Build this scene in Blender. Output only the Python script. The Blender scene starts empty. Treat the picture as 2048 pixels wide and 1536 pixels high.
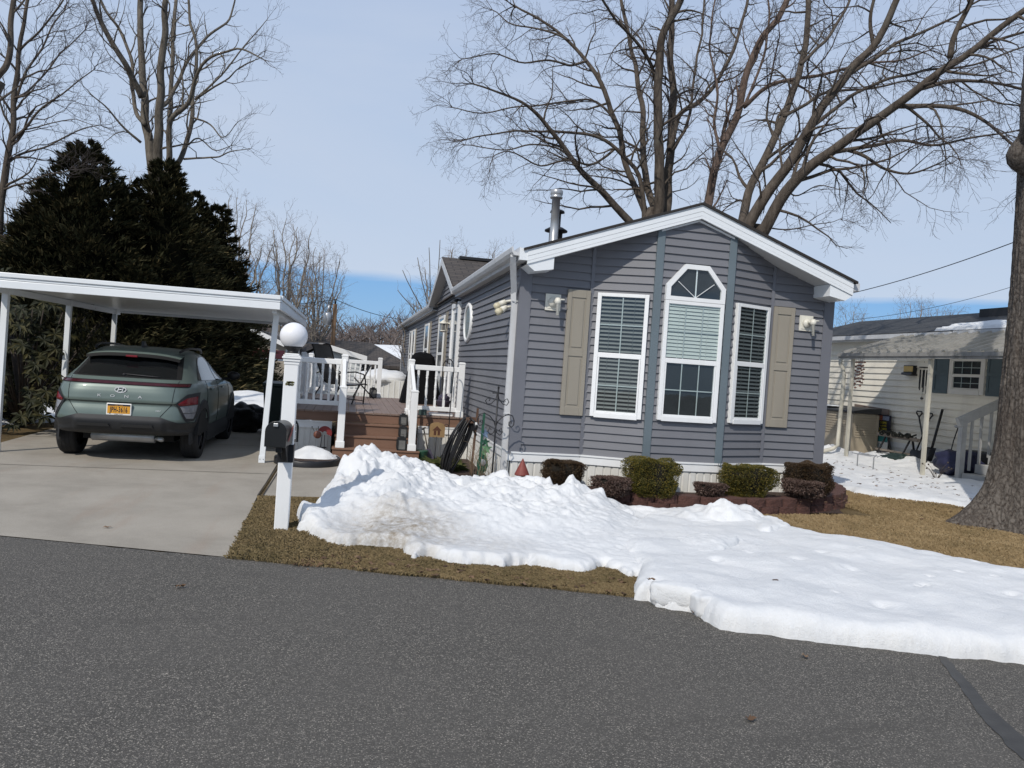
import bpy, bmesh, math, random
from mathutils import Vector, Matrix, noise
random.seed(7)
PI = math.pi
rad = math.radians
scn = bpy.context.scene
col = scn.collection

# ------------------------------------------------------------------ camera
CAM = Vector((-2.0418, -9.5569, 1.5762))
YAW, PITCH, ROLL, FPX = 0.20654, -0.01927, 0.06823, 1548.0
cy_, sy_ = math.cos(YAW), math.sin(YAW)
FW = Vector((sy_*math.cos(PITCH), cy_*math.cos(PITCH), math.sin(PITCH)))
_r = Vector((cy_, -sy_, 0)); _u = _r.cross(FW)
RT = math.cos(ROLL)*_r + math.sin(ROLL)*_u
UP = -math.sin(ROLL)*_r + math.cos(ROLL)*_u
cd = bpy.data.cameras.new('camera'); cam = bpy.data.objects.new('camera', cd); col.objects.link(cam)
cd.sensor_fit = 'HORIZONTAL'; cd.sensor_width = 36.0; cd.lens = 36.0*FPX/2048.0
cd.clip_start = 0.05; cd.clip_end = 3000
cam.matrix_world = Matrix(((RT.x, UP.x, -FW.x, CAM.x), (RT.y, UP.y, -FW.y, CAM.y), (RT.z, UP.z, -FW.z, CAM.z), (0, 0, 0, 1)))
scn.camera = cam

# survey helpers: read a measured sight line off the photograph and meet it with a real plane
def ray(x, y): return FW*FPX + RT*(x-1024) - UP*(y-768)
def G(x, y, z=0.0): d = ray(x, y); return CAM + d*((z-CAM.z)/d.z)
def GY(x, y, Y): d = ray(x, y); return CAM + d*((Y-CAM.y)/d.y)
def GX(x, y, X): d = ray(x, y); return CAM + d*((X-CAM.x)/d.x)
def GD(x, y, D): return CAM + ray(x, y)*(D/FPX)
def GP(x, y, a, b):
    n = Vector((b[1]-a[1], a[0]-b[0], 0)); d = ray(x, y)
    return CAM + d*((Vector((a[0], a[1], 0))-CAM).dot(n)/d.dot(n))

# ------------------------------------------------------------------ objects
ORG = {}
def tag(o, label=None, cat=None, group=None, kind=None):
    if label: o['label'] = label
    if cat: o['category'] = cat
    if group: o['group'] = group
    if kind: o['kind'] = kind
    return o
def thing(name, label, cat, loc, group=None, rotz=0.0):
    o = bpy.data.objects.new(name, None); col.objects.link(o)
    o.empty_display_size = 0.2; o.location = loc; o.rotation_euler = (0, 0, rotz)
    ORG[o.name] = Vector(loc)
    return tag(o, label, cat, group)
def copy_tree(o, parent=None):
    c = o.copy(); col.objects.link(c)
    if parent: c.parent = parent
    for ch in list(o.children): copy_tree(ch, c)
    return c

class MB:
    def __init__(s): s.v = []; s.f = []; s.m = []; s.smooth = []
    def add(s, vs, fs, mi=0, sm=False):
        n = len(s.v); s.v += [tuple(p) for p in vs]
        for f in fs: s.f.append([i+n for i in f]); s.m.append(mi); s.smooth.append(sm)
        return s
    def box(s, x0, x1, y0, y1, z0, z1, mi=0):
        v = [(x, y, z) for z in (z0, z1) for y in (y0, y1) for x in (x0, x1)]
        return s.add(v, [(0, 2, 3, 1), (4, 5, 7, 6), (0, 1, 5, 4), (2, 6, 7, 3), (0, 4, 6, 2), (1, 3, 7, 5)], mi)
    def fbox(s, F, u0, u1, n0, n1, z0, z1, mi=0):   # box in a wall frame
        v = [F.p(u, n, z) for z in (z0, z1) for n in (n0, n1) for u in (u0, u1)]
        return s.add(v, [(0, 1, 3, 2), (4, 6, 7, 5), (0, 4, 5, 1), (2, 3, 7, 6), (0, 2, 6, 4), (1, 5, 7, 3)], mi)
    def prism(s, poly, d, mi=0, sm=False):           # poly: list of 3-D points, d: extrusion vector
        n = len(poly); d = Vector(d); P = [Vector(p) for p in poly]
        v = P + [p+d for p in P]
        f = [tuple(range(n))[::-1], tuple(range(n, 2*n))] + [(i, (i+1) % n, n+(i+1) % n, n+i) for i in range(n)]
        return s.add(v, f, mi, sm)
    def bar(s, a, b, w, h=None, mi=0):               # square bar between two points
        a = Vector(a); b = Vector(b); h = h or w; t = (b-a).normalized()
        x = t.cross(Vector((0, 0, 1)))
        if x.length < 1e-3: x = Vector((1, 0, 0))
        x.normalize(); y = x.cross(t)
        c = [x*w/2*i+y*h/2*j for i, j in ((-1, -1), (1, -1), (1, 1), (-1, 1))]
        return s.prism([a+q for q in c], b-a, mi)
    def tube(s, pts, r, n=8, mi=0, cap=True, sm=True):
        P = [Vector(p) for p in pts]; k = len(P)
        R = r if isinstance(r, (list, tuple)) else [r]*k
        vs = []; x = None
        for i in range(k):
            t = (P[min(i+1, k-1)]-P[max(i-1, 0)])
            if t.length < 1e-9: t = Vector((0, 0, 1))
            t.normalize()
            if x is None:
                x = t.cross(Vector((0, 0, 1)))
                if x.length < 1e-2: x = t.cross(Vector((1, 0, 0)))
            else: x = x - t*x.dot(t)
            x.normalize(); y = t.cross(x)
            for j in range(n):
                a = 2*PI*j/n; vs.append(P[i]+(x*math.cos(a)+y*math.sin(a))*R[i])
        fs = [(i*n+j, i*n+(j+1) % n, (i+1)*n+(j+1) % n, (i+1)*n+j) for i in range(k-1) for j in range(n)]
        if cap: fs += [tuple(range(n))[::-1], tuple(range((k-1)*n, k*n))]
        return s.add(vs, fs, mi, sm)
    def lathe(s, c, prof, n=16, mi=0, sm=True):      # prof: (r, z) from the bottom up
        c = Vector(c); vs = []
        for r, z in prof:
            for j in range(n):
                a = 2*PI*j/n; vs.append(c+Vector((r*math.cos(a), r*math.sin(a), z)))
        k = len(prof)
        fs = [(i*n+j, i*n+(j+1) % n, (i+1)*n+(j+1) % n, (i+1)*n+j) for i in range(k-1) for j in range(n)]
        fs += [tuple(range(n))[::-1], tuple(range((k-1)*n, k*n))]
        return s.add(vs, fs, mi, sm)
    def grid(s, fn, nu, nv, mi=0, sm=True):
        vs = [fn(i/nu, j/nv) for j in range(nv+1) for i in range(nu+1)]; w = nu+1
        return s.add(vs, [(j*w+i, j*w+i+1, (j+1)*w+i+1, (j+1)*w+i) for j in range(nv) for i in range(nu)], mi, sm)
    def ball(s, c, r, nu=16, nv=10, mi=0, sc=(1, 1, 1), wob=0, seed=0):
        c = Vector(c); vs = []
        for j in range(nv+1):
            b = PI*j/nv-PI/2
            for i in range(nu):
                a = 2*PI*i/nu; d = Vector((math.cos(a)*math.cos(b), math.sin(a)*math.cos(b), math.sin(b)))
                k = r*(1+wob*noise.noise(d*2.2+Vector((seed, seed*.7, 0)))) if wob else r
                vs.append(c+Vector((d.x*k*sc[0], d.y*k*sc[1], d.z*k*sc[2])))
        return s.add(vs, [(j*nu+i, j*nu+(i+1) % nu, (j+1)*nu+(i+1) % nu, (j+1)*nu+i) for j in range(nv) for i in range(nu)], mi, True)
    def text(s, string, o, ux, uy, size, depth=0.002, mi=0, align='CENTER', sx=1.0, bold=0.0, sp=1.0):
        cu = bpy.data.curves.new('t', 'FONT'); cu.body = string; cu.size = 1.0; cu.extrude = 0.0; cu.offset = bold; cu.space_character = sp
        cu.align_x = align; cu.align_y = 'CENTER'; cu.resolution_u = 2
        ob = bpy.data.objects.new('t', cu); col.objects.link(ob)
        dg = bpy.context.evaluated_depsgraph_get(); me = bpy.data.meshes.new_from_object(ob.evaluated_get(dg))
        o = Vector(o); ux = Vector(ux).normalized(); uy = Vector(uy).normalized(); nn = ux.cross(uy)
        s.add([o+ux*v.co.x*size*sx+uy*v.co.y*size+nn*depth for v in me.vertices], [tuple(p.vertices) for p in me.polygons], mi)
        bpy.data.objects.remove(ob); bpy.data.curves.remove(cu); bpy.data.meshes.remove(me)
        return s
    def build(s, name, mats, parent=None, org=None, local=False, bevel=0, label=None, recalc=True):
        me = bpy.data.meshes.new(name)
        if local: off = Vector((0, 0, 0))
        elif parent is not None: off = ORG[parent.name]
        elif org is not None: off = Vector(org)
        else:
            xs = [p[0] for p in s.v]; ys = [p[1] for p in s.v]; zs = [p[2] for p in s.v]
            off = Vector(((min(xs)+max(xs))/2, (min(ys)+max(ys))/2, min(zs)))
        me.from_pydata([(p[0]-off.x, p[1]-off.y, p[2]-off.z) for p in s.v], [], s.f)
        for m in (mats if isinstance(mats, (list, tuple)) else [mats]): me.materials.append(m)
        if any(s.m): me.polygons.foreach_set('material_index', s.m)
        me.polygons.foreach_set('use_smooth', s.smooth)
        if recalc and len(s.f) < 20000:
            bm = bmesh.new(); bm.from_mesh(me); bmesh.ops.recalc_face_normals(bm, faces=bm.faces); bm.to_mesh(me); bm.free()
        me.update()
        o = bpy.data.objects.new(name, me); col.objects.link(o)
        ORG[o.name] = off
        if parent is not None:
            o.parent = parent; ORG[o.name] = ORG[parent.name]
        else: o.location = off if not local else (0, 0, 0)
        if bevel:
            b = o.modifiers.new('bevel', 'BEVEL'); b.width = bevel; b.segments = 2; b.limit_method = 'ANGLE'; b.angle_limit = rad(40)
        if label: o['label'] = label
        return o

class Frame:                                          # a wall: u along it, n outwards, z up
    def __init__(s, a, b, nsign=1):
        s.a = Vector((a[0], a[1], 0)); d = Vector((b[0]-a[0], b[1]-a[1], 0)); s.L = d.length; s.d = d/s.L
        s.n = Vector((s.d.y, -s.d.x, 0))*nsign
        s.A, s.B = a, b
    def p(s, u, n, z): return s.a+s.d*u+s.n*n+Vector((0, 0, z))
    def px(s, x, y):                                   # (u, z) where a sight line meets the wall
        q = GP(x, y, s.A, s.B); return (q-s.a).dot(s.d), q.z

# ------------------------------------------------------------------ materials
def new_mat(name):
    m = bpy.data.materials.new(name); m.use_nodes = True; nt = m.node_tree
    return m, nt, nt.nodes, nt.links, nt.nodes['Principled BSDF']
def ramp(nt, fac, stops):
    r = nt.nodes.new('ShaderNodeValToRGB'); e = r.color_ramp.elements
    e[0].position, e[0].color = stops[0][0], (*stops[0][1], 1); e[1].position, e[1].color = stops[-1][0], (*stops[-1][1], 1)
    for p, c in stops[1:-1]: q = e.new(p); q.color = (*c, 1)
    nt.links.new(fac, r.inputs[0]); return r.outputs[0]
def texco(nt, kind='Object', scale=(1, 1, 1)):
    t = nt.nodes.new('ShaderNodeTexCoord'); mp = nt.nodes.new('ShaderNodeMapping'); mp.inputs['Scale'].default_value = scale
    nt.links.new(t.outputs[kind], mp.inputs[0]); return mp.outputs[0]
def nz(nt, vec, scale, detail=4, rough=.6, dist=0):
    n = nt.nodes.new('ShaderNodeTexNoise'); n.inputs['Scale'].default_value = scale; n.inputs['Detail'].default_value = detail
    n.inputs['Roughness'].default_value = rough; n.inputs['Distortion'].default_value = dist
    nt.links.new(vec, n.inputs['Vector']); return n.outputs[0]
def mixc(nt, fac, a, b, mode='MIX'):
    m = nt.nodes.new('ShaderNodeMix'); m.data_type = 'RGBA'; m.blend_type = mode
    for k, v in ((0, fac), (6, a), (7, b)):
        if isinstance(v, (int, float)): m.inputs[k].default_value = v
        elif isinstance(v, tuple): m.inputs[k].default_value = (*v, 1) if len(v) == 3 else v
        else: nt.links.new(v, m.inputs[k])
    return m.outputs[2]
def bump(nt, bsdf, h, strength, dist=.01):
    b = nt.nodes.new('ShaderNodeBump'); b.inputs['Strength'].default_value = strength; b.inputs['Distance'].default_value = dist
    nt.links.new(h, b.inputs['Height']); nt.links.new(b.outputs[0], bsdf.inputs['Normal'])
def maprange(nt, v, a, b, c=0., d=1.):
    m = nt.nodes.new('ShaderNodeMapRange'); m.inputs[1].default_value = a; m.inputs[2].default_value = b; m.inputs[3].default_value = c; m.inputs[4].default_value = d
    nt.links.new(v, m.inputs[0]); return m.outputs[0]
def pm(name, c, rough=.5, var=.12, scale=3., bmp=0., bscale=60., metal=0., stretch=(1, 1, 1), dirt=None, dscale=5., damt=.5, spec=.4):
    m, nt, N, L, P = new_mat(name)
    v = texco(nt, 'Object', stretch); n = nz(nt, v, scale, 5)
    lo = tuple(max(0, q*(1-var)) for q in c); hi = tuple(min(1, q*(1+var)) for q in c)
    cc = ramp(nt, n, [(.3, lo), (.7, hi)])
    if dirt:
        d = nz(nt, texco(nt, 'Object', (1, 1, .25)), dscale, 6, .7); cc = mixc(nt, maprange(nt, d, .5, .75, 0, damt), cc, dirt)
    L.new(cc, P.inputs['Base Color']); P.inputs['Roughness'].default_value = rough; P.inputs['Metallic'].default_value = metal
    P.inputs['Specular IOR Level'].default_value = spec
    if bmp: bump(nt, P, nz(nt, v, bscale, 4), bmp)
    return m
def leafm(name, a, b, c=None, rough=.5, trans=0.):
    m, nt, N, L, P = new_mat(name)
    g = N.new('ShaderNodeNewGeometry')
    st = [(0., a), (1., b)] if c is None else [(0., a), (.6, b), (1., c)]
    L.new(ramp(nt, g.outputs['Random Per Island'], st), P.inputs['Base Color']); P.inputs['Roughness'].default_value = rough
    P.inputs['Specular IOR Level'].default_value = .3
    return m
def glassm(name, tint=(.9, .95, .95), refl=.12, rough=.02, dark=None):
    m, nt, N, L, P = new_mat(name); N.remove(P); out = N['Material Output']
    g = N.new('ShaderNodeBsdfGlossy'); g.inputs['Roughness'].default_value = rough; g.inputs['Color'].default_value = (.9, .95, 1, 1)
    t = N.new('ShaderNodeBsdfTransparent'); t.inputs['Color'].default_value = (*tint, 1)
    # two-sided Schlick reflectance, so sun reaches what stands behind the pane
    ge = N.new('ShaderNodeNewGeometry'); dp = N.new('ShaderNodeVectorMath'); dp.operation = 'DOT_PRODUCT'; L.new(ge.outputs['Incoming'], dp.inputs[0]); L.new(ge.outputs['Normal'], dp.inputs[1])
    def mth(op, a, b=None):
        q = N.new('ShaderNodeMath'); q.operation = op
        for i_, v_ in ((0, a), (1, b)):
            if v_ is None: continue
            if isinstance(v_, (int, float)): q.inputs[i_].default_value = v_
            else: L.new(v_, q.inputs[i_])
        return q
    fr = mth('MULTIPLY', mth('POWER', mth('SUBTRACT', 1.0, mth('ABSOLUTE', dp.outputs['Value']).outputs[0]).outputs[0], 5.0).outputs[0], .93)
    ad = mth('ADD', fr.outputs[0], .055+refl); ad.use_clamp = True
    mx = N.new('ShaderNodeMixShader'); L.new(ad.outputs[0], mx.inputs[0]); L.new(t.outputs[0], mx.inputs[1]); L.new(g.outputs[0], mx.inputs[2])
    v = texco(nt, 'Object'); b = N.new('ShaderNodeBump'); b.inputs['Strength'].default_value = .03; b.inputs['Distance'].default_value = .02
    L.new(nz(nt, v, 3, 2), b.inputs['Height']); L.new(b.outputs[0], g.inputs['Normal'])
    L.new(mx.outputs[0], out.inputs[0])
    return m

M = {}
M['siding'] = pm('grey_siding', (.158, .161, .177), .55, .08, .8, .15, 240, dirt=(.115, .12, .132), dscale=1.2, damt=.35)
M['trim_blue'] = pm('blue_grey_trim', (.125, .158, .178), .5, .06, 2)
M['trim_grey'] = pm('grey_trim', (.145, .15, .17), .5, .06, 2)
M['white'] = pm('white_vinyl', (.76, .77, .77), .4, .04, 1.5, dirt=(.6, .6, .57), dscale=3, damt=.3)
M['white_pvc'] = pm('white_post', (.8, .81, .81), .35, .03, 2, dirt=(.6, .6, .58), dscale=4, damt=.3)
M['skirt'] = pm('skirt_vinyl', (.68, .68, .65), .5, .05, 1.5, dirt=(.42, .38, .3), dscale=2.5, damt=.55)
M['fascia'] = pm('white_metal_trim', (.74, .77, .79), .3, .03, 2)
M['soffit'] = pm('soffit', (.5, .5, .5), .6, .05, 2)
M['gutter'] = pm('gutter_metal', (.55, .56, .57), .35, .06, 3, dirt=(.35, .34, .32), dscale=4, damt=.4)
M['shutter'] = pm('taupe_shutter', (.275, .25, .205), .55, .06, 3, .2, 150, stretch=(1, 1, .15))
M['fixture'] = pm('cream_plastic', (.68, .66, .58), .45, .05, 9)
M['fixture_y'] = pm('aged_plastic', (.55, .5, .36), .45, .1, 9)
M['blind'] = pm('blind_slat', (.5, .525, .49), .5, .05, 4)
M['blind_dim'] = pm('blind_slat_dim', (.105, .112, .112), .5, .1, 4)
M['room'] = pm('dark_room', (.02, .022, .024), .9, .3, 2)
M['glass'] = glassm('window_glass', refl=.0)
M['deckboard'] = pm('brown_composite_board', (.21, .15, .12), .6, .12, 2, .2, 90, stretch=(8, .6, 1))
M['riser'] = pm('brown_riser_board', (.185, .105, .07), .6, .12, 2, .2, 90, stretch=(.6, 4, 6))
M['black'] = pm('black_metal', (.014, .014, .016), .45, .3, 9)
M['blackcloth'] = pm('black_cover', (.006, .006, .007), .85, .3, 4, .3, 25, spec=.1)
M['sling'] = pm('grey_sling', (.2, .19, .18), .8, .15, 5, .3, 300)
M['steel'] = pm('galvanised_pipe', (.42, .43, .44), .35, .12, 7, metal=.6)
M['globe'] = pm('white_globe', (.78, .78, .8), .25, .02, 3)
M['mailbox'] = pm('black_mailbox', (.011, .012, .013), .35, .15, 6)
M['red'] = pm('red_paint', (.17, .018, .018), .5, .15, 8)
M['white_paint'] = pm('white_sticker', (.75, .75, .72), .5, .05, 8)
M['rust'] = pm('rusty_red_tin', (.19, .045, .035), .6, .2, 9, .2, 60)
M['wood_grey'] = pm('weathered_wood', (.2, .17, .14), .8, .3, 6, .3, 40, stretch=(1, 1, .1))
M['green_paint'] = pm('green_paint', (.02, .08, .05), .5, .2, 8)
M['green_lt'] = pm('light_green_foil', (.12, .24, .13), .5, .25, 12)
M['blue_foil'] = pm('blue_foil', (.13, .19, .29), .5, .2, 12)
M['rubber'] = pm('black_hose', (.016, .016, .018), .4, .25, 12)
M['tan'] = pm('tan_sign', (.28, .18, .085), .6, .15, 8)
M['lantern'] = pm('black_lantern', (.02, .02, .02), .4, .2, 6)
M['lampglass'] = pm('smoky_glass', (.16, .16, .155), .1, .2, 6)
M['plantpurple'] = pm('purple_pot', (.055, .048, .075), .5, .2, 6)
# ------------------------------------------------------------------ light and sky
SUN_AZ, SUN_EL = rad(37), rad(42.5)                 # azimuth from -Y towards -X
sun_dir = Vector((-math.sin(SUN_AZ)*math.cos(SUN_EL), -math.cos(SUN_AZ)*math.cos(SUN_EL), math.sin(SUN_EL)))
ld = bpy.data.lights.new('sun', 'SUN'); ld.energy = 3.2; ld.angle = rad(.55); ld.color = (1, .935, .845)
lo = bpy.data.objects.new('sun', ld); col.objects.link(lo); lo.rotation_euler = sun_dir.to_track_quat('Z', 'Y').to_euler(); lo.location = (-20, -25, 30)
w = bpy.data.worlds.new('World'); scn.world = w; w.use_nodes = True; nt = w.node_tree; N = nt.nodes; L = nt.links
bg = N['Background']; bg.inputs[1].default_value = .1
sk = N.new('ShaderNodeTexSky'); sk.sky_type = 'NISHITA'; sk.sun_disc = False; sk.sun_elevation = SUN_EL
sk.sun_rotation = math.atan2(sun_dir.x, sun_dir.y); sk.altitude = 20; sk.air_density = 1.1; sk.dust_density = .6; sk.ozone_density = 2.
tc = N.new('ShaderNodeTexCoord'); sp = N.new('ShaderNodeSeparateXYZ'); L.new(tc.outputs['Generated'], sp.inputs[0])
mp = N.new('ShaderNodeMapping'); mp.inputs['Scale'].default_value = (1.6, 1.6, 7); L.new(tc.outputs['Generated'], mp.inputs[0])
n1 = nz(nt, mp.outputs[0], 2.2, 6, .55, .4)
el = N.new('ShaderNodeMath'); el.operation = 'MULTIPLY_ADD'; L.new(n1, el.inputs[0]); el.inputs[1].default_value = .035; L.new(sp.outputs[2], el.inputs[2])
mask = maprange(nt, el.outputs[0], .121, .132)          # the cloud sheet ends a few degrees above the horizon
mp2 = N.new('ShaderNodeMapping'); mp2.inputs['Scale'].default_value = (1, 1, 3.5); L.new(tc.outputs['Generated'], mp2.inputs[0])
n2 = nz(nt, mp2.outputs[0], 1.5, 7, .55, .6)
grad = ramp(nt, sp.outputs[2], [(.06, (5.45, 6.7, 8.35)), (.2, (4.7, 5.95, 7.9)), (.5, (4.0, 5.1, 7.25)), (1., (3.7, 4.8, 7.1))])
cl = mixc(nt, maprange(nt, n2, .3, .72, 0, .55), grad, (5.9, 6.6, 7.9))
blue = ramp(nt, sp.outputs[2], [(0., (3.4, 5.6, 8.4)), (.05, (1.9, 4.4, 8.2)), (.12, (1.5, 3.9, 8.0))])
clear = mixc(nt, .75, sk.outputs[0], blue)
L.new(mixc(nt, mask, clear, cl), bg.inputs[0])
scn.view_settings.view_transform = 'Standard'; scn.view_settings.look = 'None'; scn.view_settings.exposure = 0; scn.view_settings.gamma = 1
scn.cycles.max_bounces = 6; scn.cycles.transparent_max_bounces = 12
# ------------------------------------------------------------------ ground sheets
def P2(p): return (p.x, p.y)
def sheet(name, poly, z, m, kind='structure', **kw):
    mb = MB(); mb.add([(x, y, z) for x, y in poly], [tuple(range(len(poly)))])
    o = mb.build(name, m, org=(0, 0, 0), **kw); tag(o, kind=kind); return o

def asphalt():
    m, nt, N, L, P = new_mat('asphalt'); v = texco(nt)
    vo = N.new('ShaderNodeTexVoronoi'); vo.inputs['Scale'].default_value = 150; L.new(v, vo.inputs['Vector'])
    se = N.new('ShaderNodeSeparateColor'); L.new(vo.outputs['Color'], se.inputs[0])
    chips = ramp(nt, se.outputs[0], [(0.0, (0.053, 0.048, 0.043)), (0.4, (0.091, 0.084, 0.076)), (0.7, (0.159, 0.147, 0.132)), (0.9, (0.264, 0.242, 0.209)), (1.0, (0.444, 0.403, 0.343))])
    edge = mixc(nt, maprange(nt, vo.outputs['Distance'], .3, .75), chips, (0.063, 0.060, 0.052))
    big = nz(nt, v, .55, 5, .6); mid = nz(nt, v, 4, 5, .65)
    c = mixc(nt, maprange(nt, big, .4, .65, .0, .4), edge, (0.108, 0.100, 0.089))
    c = mixc(nt, maprange(nt, mid, .4, .75, .0, .35), c, (0.090, 0.084, 0.076))
    st = nz(nt, texco(nt, 'Object', (.6, 2.4, 1)), .9, 3, .5, .8)
    c = mixc(nt, maprange(nt, st, .6, .72, 0, .4), c, (0.070, 0.065, 0.058))
    L.new(c, P.inputs['Base Color']); P.inputs['Roughness'].default_value = .85; P.inputs['Specular IOR Level'].default_value = .25
    bump(nt, P, vo.outputs['Distance'], .55, .006); return m
def concrete():
    m, nt, N, L, P = new_mat('concrete'); v = texco(nt)
    c = ramp(nt, nz(nt, v, 1.1, 7, .65, .3), [(.3, (.27, .245, .205)), (.5, (.345, .315, .265)), (.7, (.40, .365, .31))])
    c = mixc(nt, maprange(nt, nz(nt, texco(nt, 'Object', (2.5, .35, 1)), 1.1, 4, .6), .56, .75, 0, .35), c, (.31, .22, .16))
    c = mixc(nt, maprange(nt, nz(nt, v, 150, 3), .38, .7, 0, .6), c, (.19, .17, .145))
    L.new(c, P.inputs['Base Color']); P.inputs['Roughness'].default_value = .9; P.inputs['Specular IOR Level'].default_value = .2
    bump(nt, P, nz(nt, v, 130, 4), .25, .006); return m
def lawn():
    m, nt, N, L, P = new_mat('dormant_lawn'); v = texco(nt)
    c = ramp(nt, nz(nt, v, 1.3, 6, .65, .5), [(.3, (.085, .062, .032)), (.5, (.17, .122, .062)), (.72, (.24, .18, .1))])
    c = mixc(nt, maprange(nt, nz(nt, v, 60, 5, .7), .35, .7, 0, .75), c, (.05, .036, .018))
    L.new(c, P.inputs['Base Color']); P.inputs['Roughness'].default_value = .95; P.inputs['Specular IOR Level'].default_value = .1
    bump(nt, P, nz(nt, v, 70, 5, .7), .8, .02); return m
def mulchm():
    m, nt, N, L, P = new_mat('mulch'); v = texco(nt)
    c = ramp(nt, nz(nt, v, 45, 5, .75), [(.3, (.02, .012, .009)), (.55, (.06, .034, .024)), (.8, (.15, .09, .055))])
    L.new(c, P.inputs['Base Color']); P.inputs['Roughness'].default_value = .95; bump(nt, P, nz(nt, v, 50, 5), 1., .03); return m
M['asphalt'] = asphalt(); M['concrete'] = concrete(); M['lawn'] = lawn(); M['mulch'] = mulchm()

sheet('ground', [(-600, -60), (600, -60), (600, 1200), (-600, 1200)], -.012, M['lawn'])
def road_y(x): return -2.83-.312*(x+4.65)
# the road's far edge, wobbling a little where turf overhangs it
rp = []
x = -60.
while x < 60:
    rp.append((x, road_y(x)+.045*noise.noise(Vector((x*1.3, 0, 1)))+.045*noise.noise(Vector((x*6, 3, 1))))); x += .12 if -6 < x < 8 else 2.
sheet('road', [(-60, -70)]+[(60, -70)]+rp[::-1], -.006, M['asphalt'])
# driveway slab: left edge, top end, right edge, apron on the road
d0 = [(-7.0, road_y(-7.0)), (-2.86, road_y(-2.86)), (-2.95, -.77), (-2.98, 2.0), (-3.0, 3.3), (-3.05, 9.2), (-7.35, 9.2), (-7.05, 5.4), (-6.95, 2.8), (-6.95, 0)]
sheet('driveway', d0, -.001, M['concrete'])
sheet('path', [(-2.9, -.74), (-1.2, -.62), (-.62, .9), (-.62, 2.9), (-2.93, 2.9)], .003, M['concrete'])
# joints in the slabs: shallow dark gaps laid as narrow strips
mj = pm('joint_grime', (.045, .04, .034), .95, .4, 9)
mb = MB()
for y in (.85, 3.9): mb.add([(-6.95, y, .004), (-2.99, y+.03, .004), (-2.99, y+.045, .004), (-6.95, y+.015, .004)], [(0, 1, 2, 3)])
for dx in (0, .055): mb.add([(-2.955+dx, -.75, .008), (-2.94+dx, -.75, .008), (-2.94+dx, 1.55, .008), (-2.955+dx, 1.55, .008)], [(0, 1, 2, 3)])
tag(mb.build('pavement_joint', mj, org=(0, 0, 0)), kind='structure')
# sealed crack in the asphalt at the right
cr = [(1885, 1312, 14), (1905, 1340, 18), (1935, 1375, 22), (1965, 1415, 26), (2000, 1450, 32), (2060, 1505, 40), (2110, 1550, 44)]
mb = MB(); vs = []
pts = [(G(a, b), w_) for a, b, w_ in cr]; fine = []
for i in range(len(pts)-1):
    for k in range(8):
        t = k/8; fine.append((pts[i][0].lerp(pts[i+1][0], t), (pts[i][1]*(1-t)+pts[i+1][1]*t)))
for i, (p, w_) in enumerate(fine):
    d = (fine[min(i+1, len(fine)-1)][0]-fine[max(i-1, 0)][0]).normalized(); n_ = Vector((-d.y, d.x, 0)); hw = w_*.00175
    a_ = hw*(1+.35*noise.noise(p*9)); b_ = hw*(1+.35*noise.noise(p*9+Vector((5, 5, 5))))
    vs += [p+n_*a_+Vector((0, 0, -.002)), p-n_*b_+Vector((0, 0, -.002))]
mb.add(vs, [(2*i, 2*i+1, 2*i+3, 2*i+2) for i in range(len(fine)-1)])
tag(mb.build('sealed_crack', pm('crack_sealant', (.05, .048, .045), .6, .25, 8, .2, 60), org=(0, 0, 0)), kind='structure')
# planting bed soil along the house side and front
sheet('garden_bed', [(-.62, .3), (-.2, -.35), (.5, -.75), (1.2, -.9), (4.3, -.7), (4.75, .3), (4.4, .9), (4.37, .01), (.02, .01), (.02, 3.36), (-.66, 3.36)], .006, M['mulch'])
# ------------------------------------------------------------------ the grey home
W = 4.37; ZB = .535; CRS = .1016; HL = 22.9; XC = W/2; SL = .352; ZPK = 3.845
home = thing('mobile_home', 'grey clapboard mobile home with white gable trim, bay front of three tall windows', 'house', (XC, 0, 0))
def zroof(x): return ZPK-SL*abs(x-XC)
V = [(0, 0), (.92, 0), (1.69, -.30), (2.68, -.30), (3.46, 0), (W, 0)]
def clip(poly, a, b, c):                              # keep a*t+b*z<=c
    out = []
    for i in range(len(poly)):
        p, q = poly[i], poly[(i+1) % len(poly)]; dp = a*p[0]+b*p[1]-c; dq = a*q[0]+b*q[1]-c
        if dp <= 0: out.append(p)
        if dp*dq < 0: k = dp/(dp-dq); out.append((p[0]+(q[0]-p[0])*k, p[1]+(q[1]-p[1])*k))
    return out
def siding(mb, F, u0, u1, z0, zmax, planes=(), crs=CRS, lap=.024):
    k = 0
    while z0+k*crs < zmax-1e-4:
        a, b = z0+k*crs, min(z0+(k+1)*crs, zmax); k += 1
        poly = [(u0, a), (u1, a), (u1, b), (u0, b)]
        for pl in planes:
            poly = clip(poly, *pl)
            if not poly: break
        if len(poly) < 3: continue
        wv = .0018*math.sin(k*12.9)
        prof = lambda z: (lap*.92 if (z-a) < .008 else lap*(1-(z-a)/crs))+.003+wv*.3
        mb.add([F.p(u, prof(z), z) for u, z in poly], [tuple(range(len(poly)))])
        lo = [u for u, z in poly if z < a+1e-5]
        if len(lo) >= 2:
            ua, ub = min(lo), max(lo)
            mb.add([F.p(ua, -.004, a), F.p(ub, -.004, a), F.p(ub, prof(a), a), F.p(ua, prof(a), a)], [(0, 1, 2, 3)])
FR = [Frame(V[i], V[i+1]) for i in range(5)]
FS = Frame((0, HL), (0, 0))                           # left side wall, u runs from the back to the front
mb = MB()
for i, F in enumerate(FR):
    xa, xb = V[i][0], V[i+1][0]; sx = (xb-xa)/F.L
    # z <= zroof(x)-.17 on each half
    siding(mb, F, 0, F.L, ZB, 4, [(-SL*sx, 1, ZPK-.16-SL*(XC-xa)), (SL*sx, 1, ZPK-.16+SL*(XC-xa))])
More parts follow.
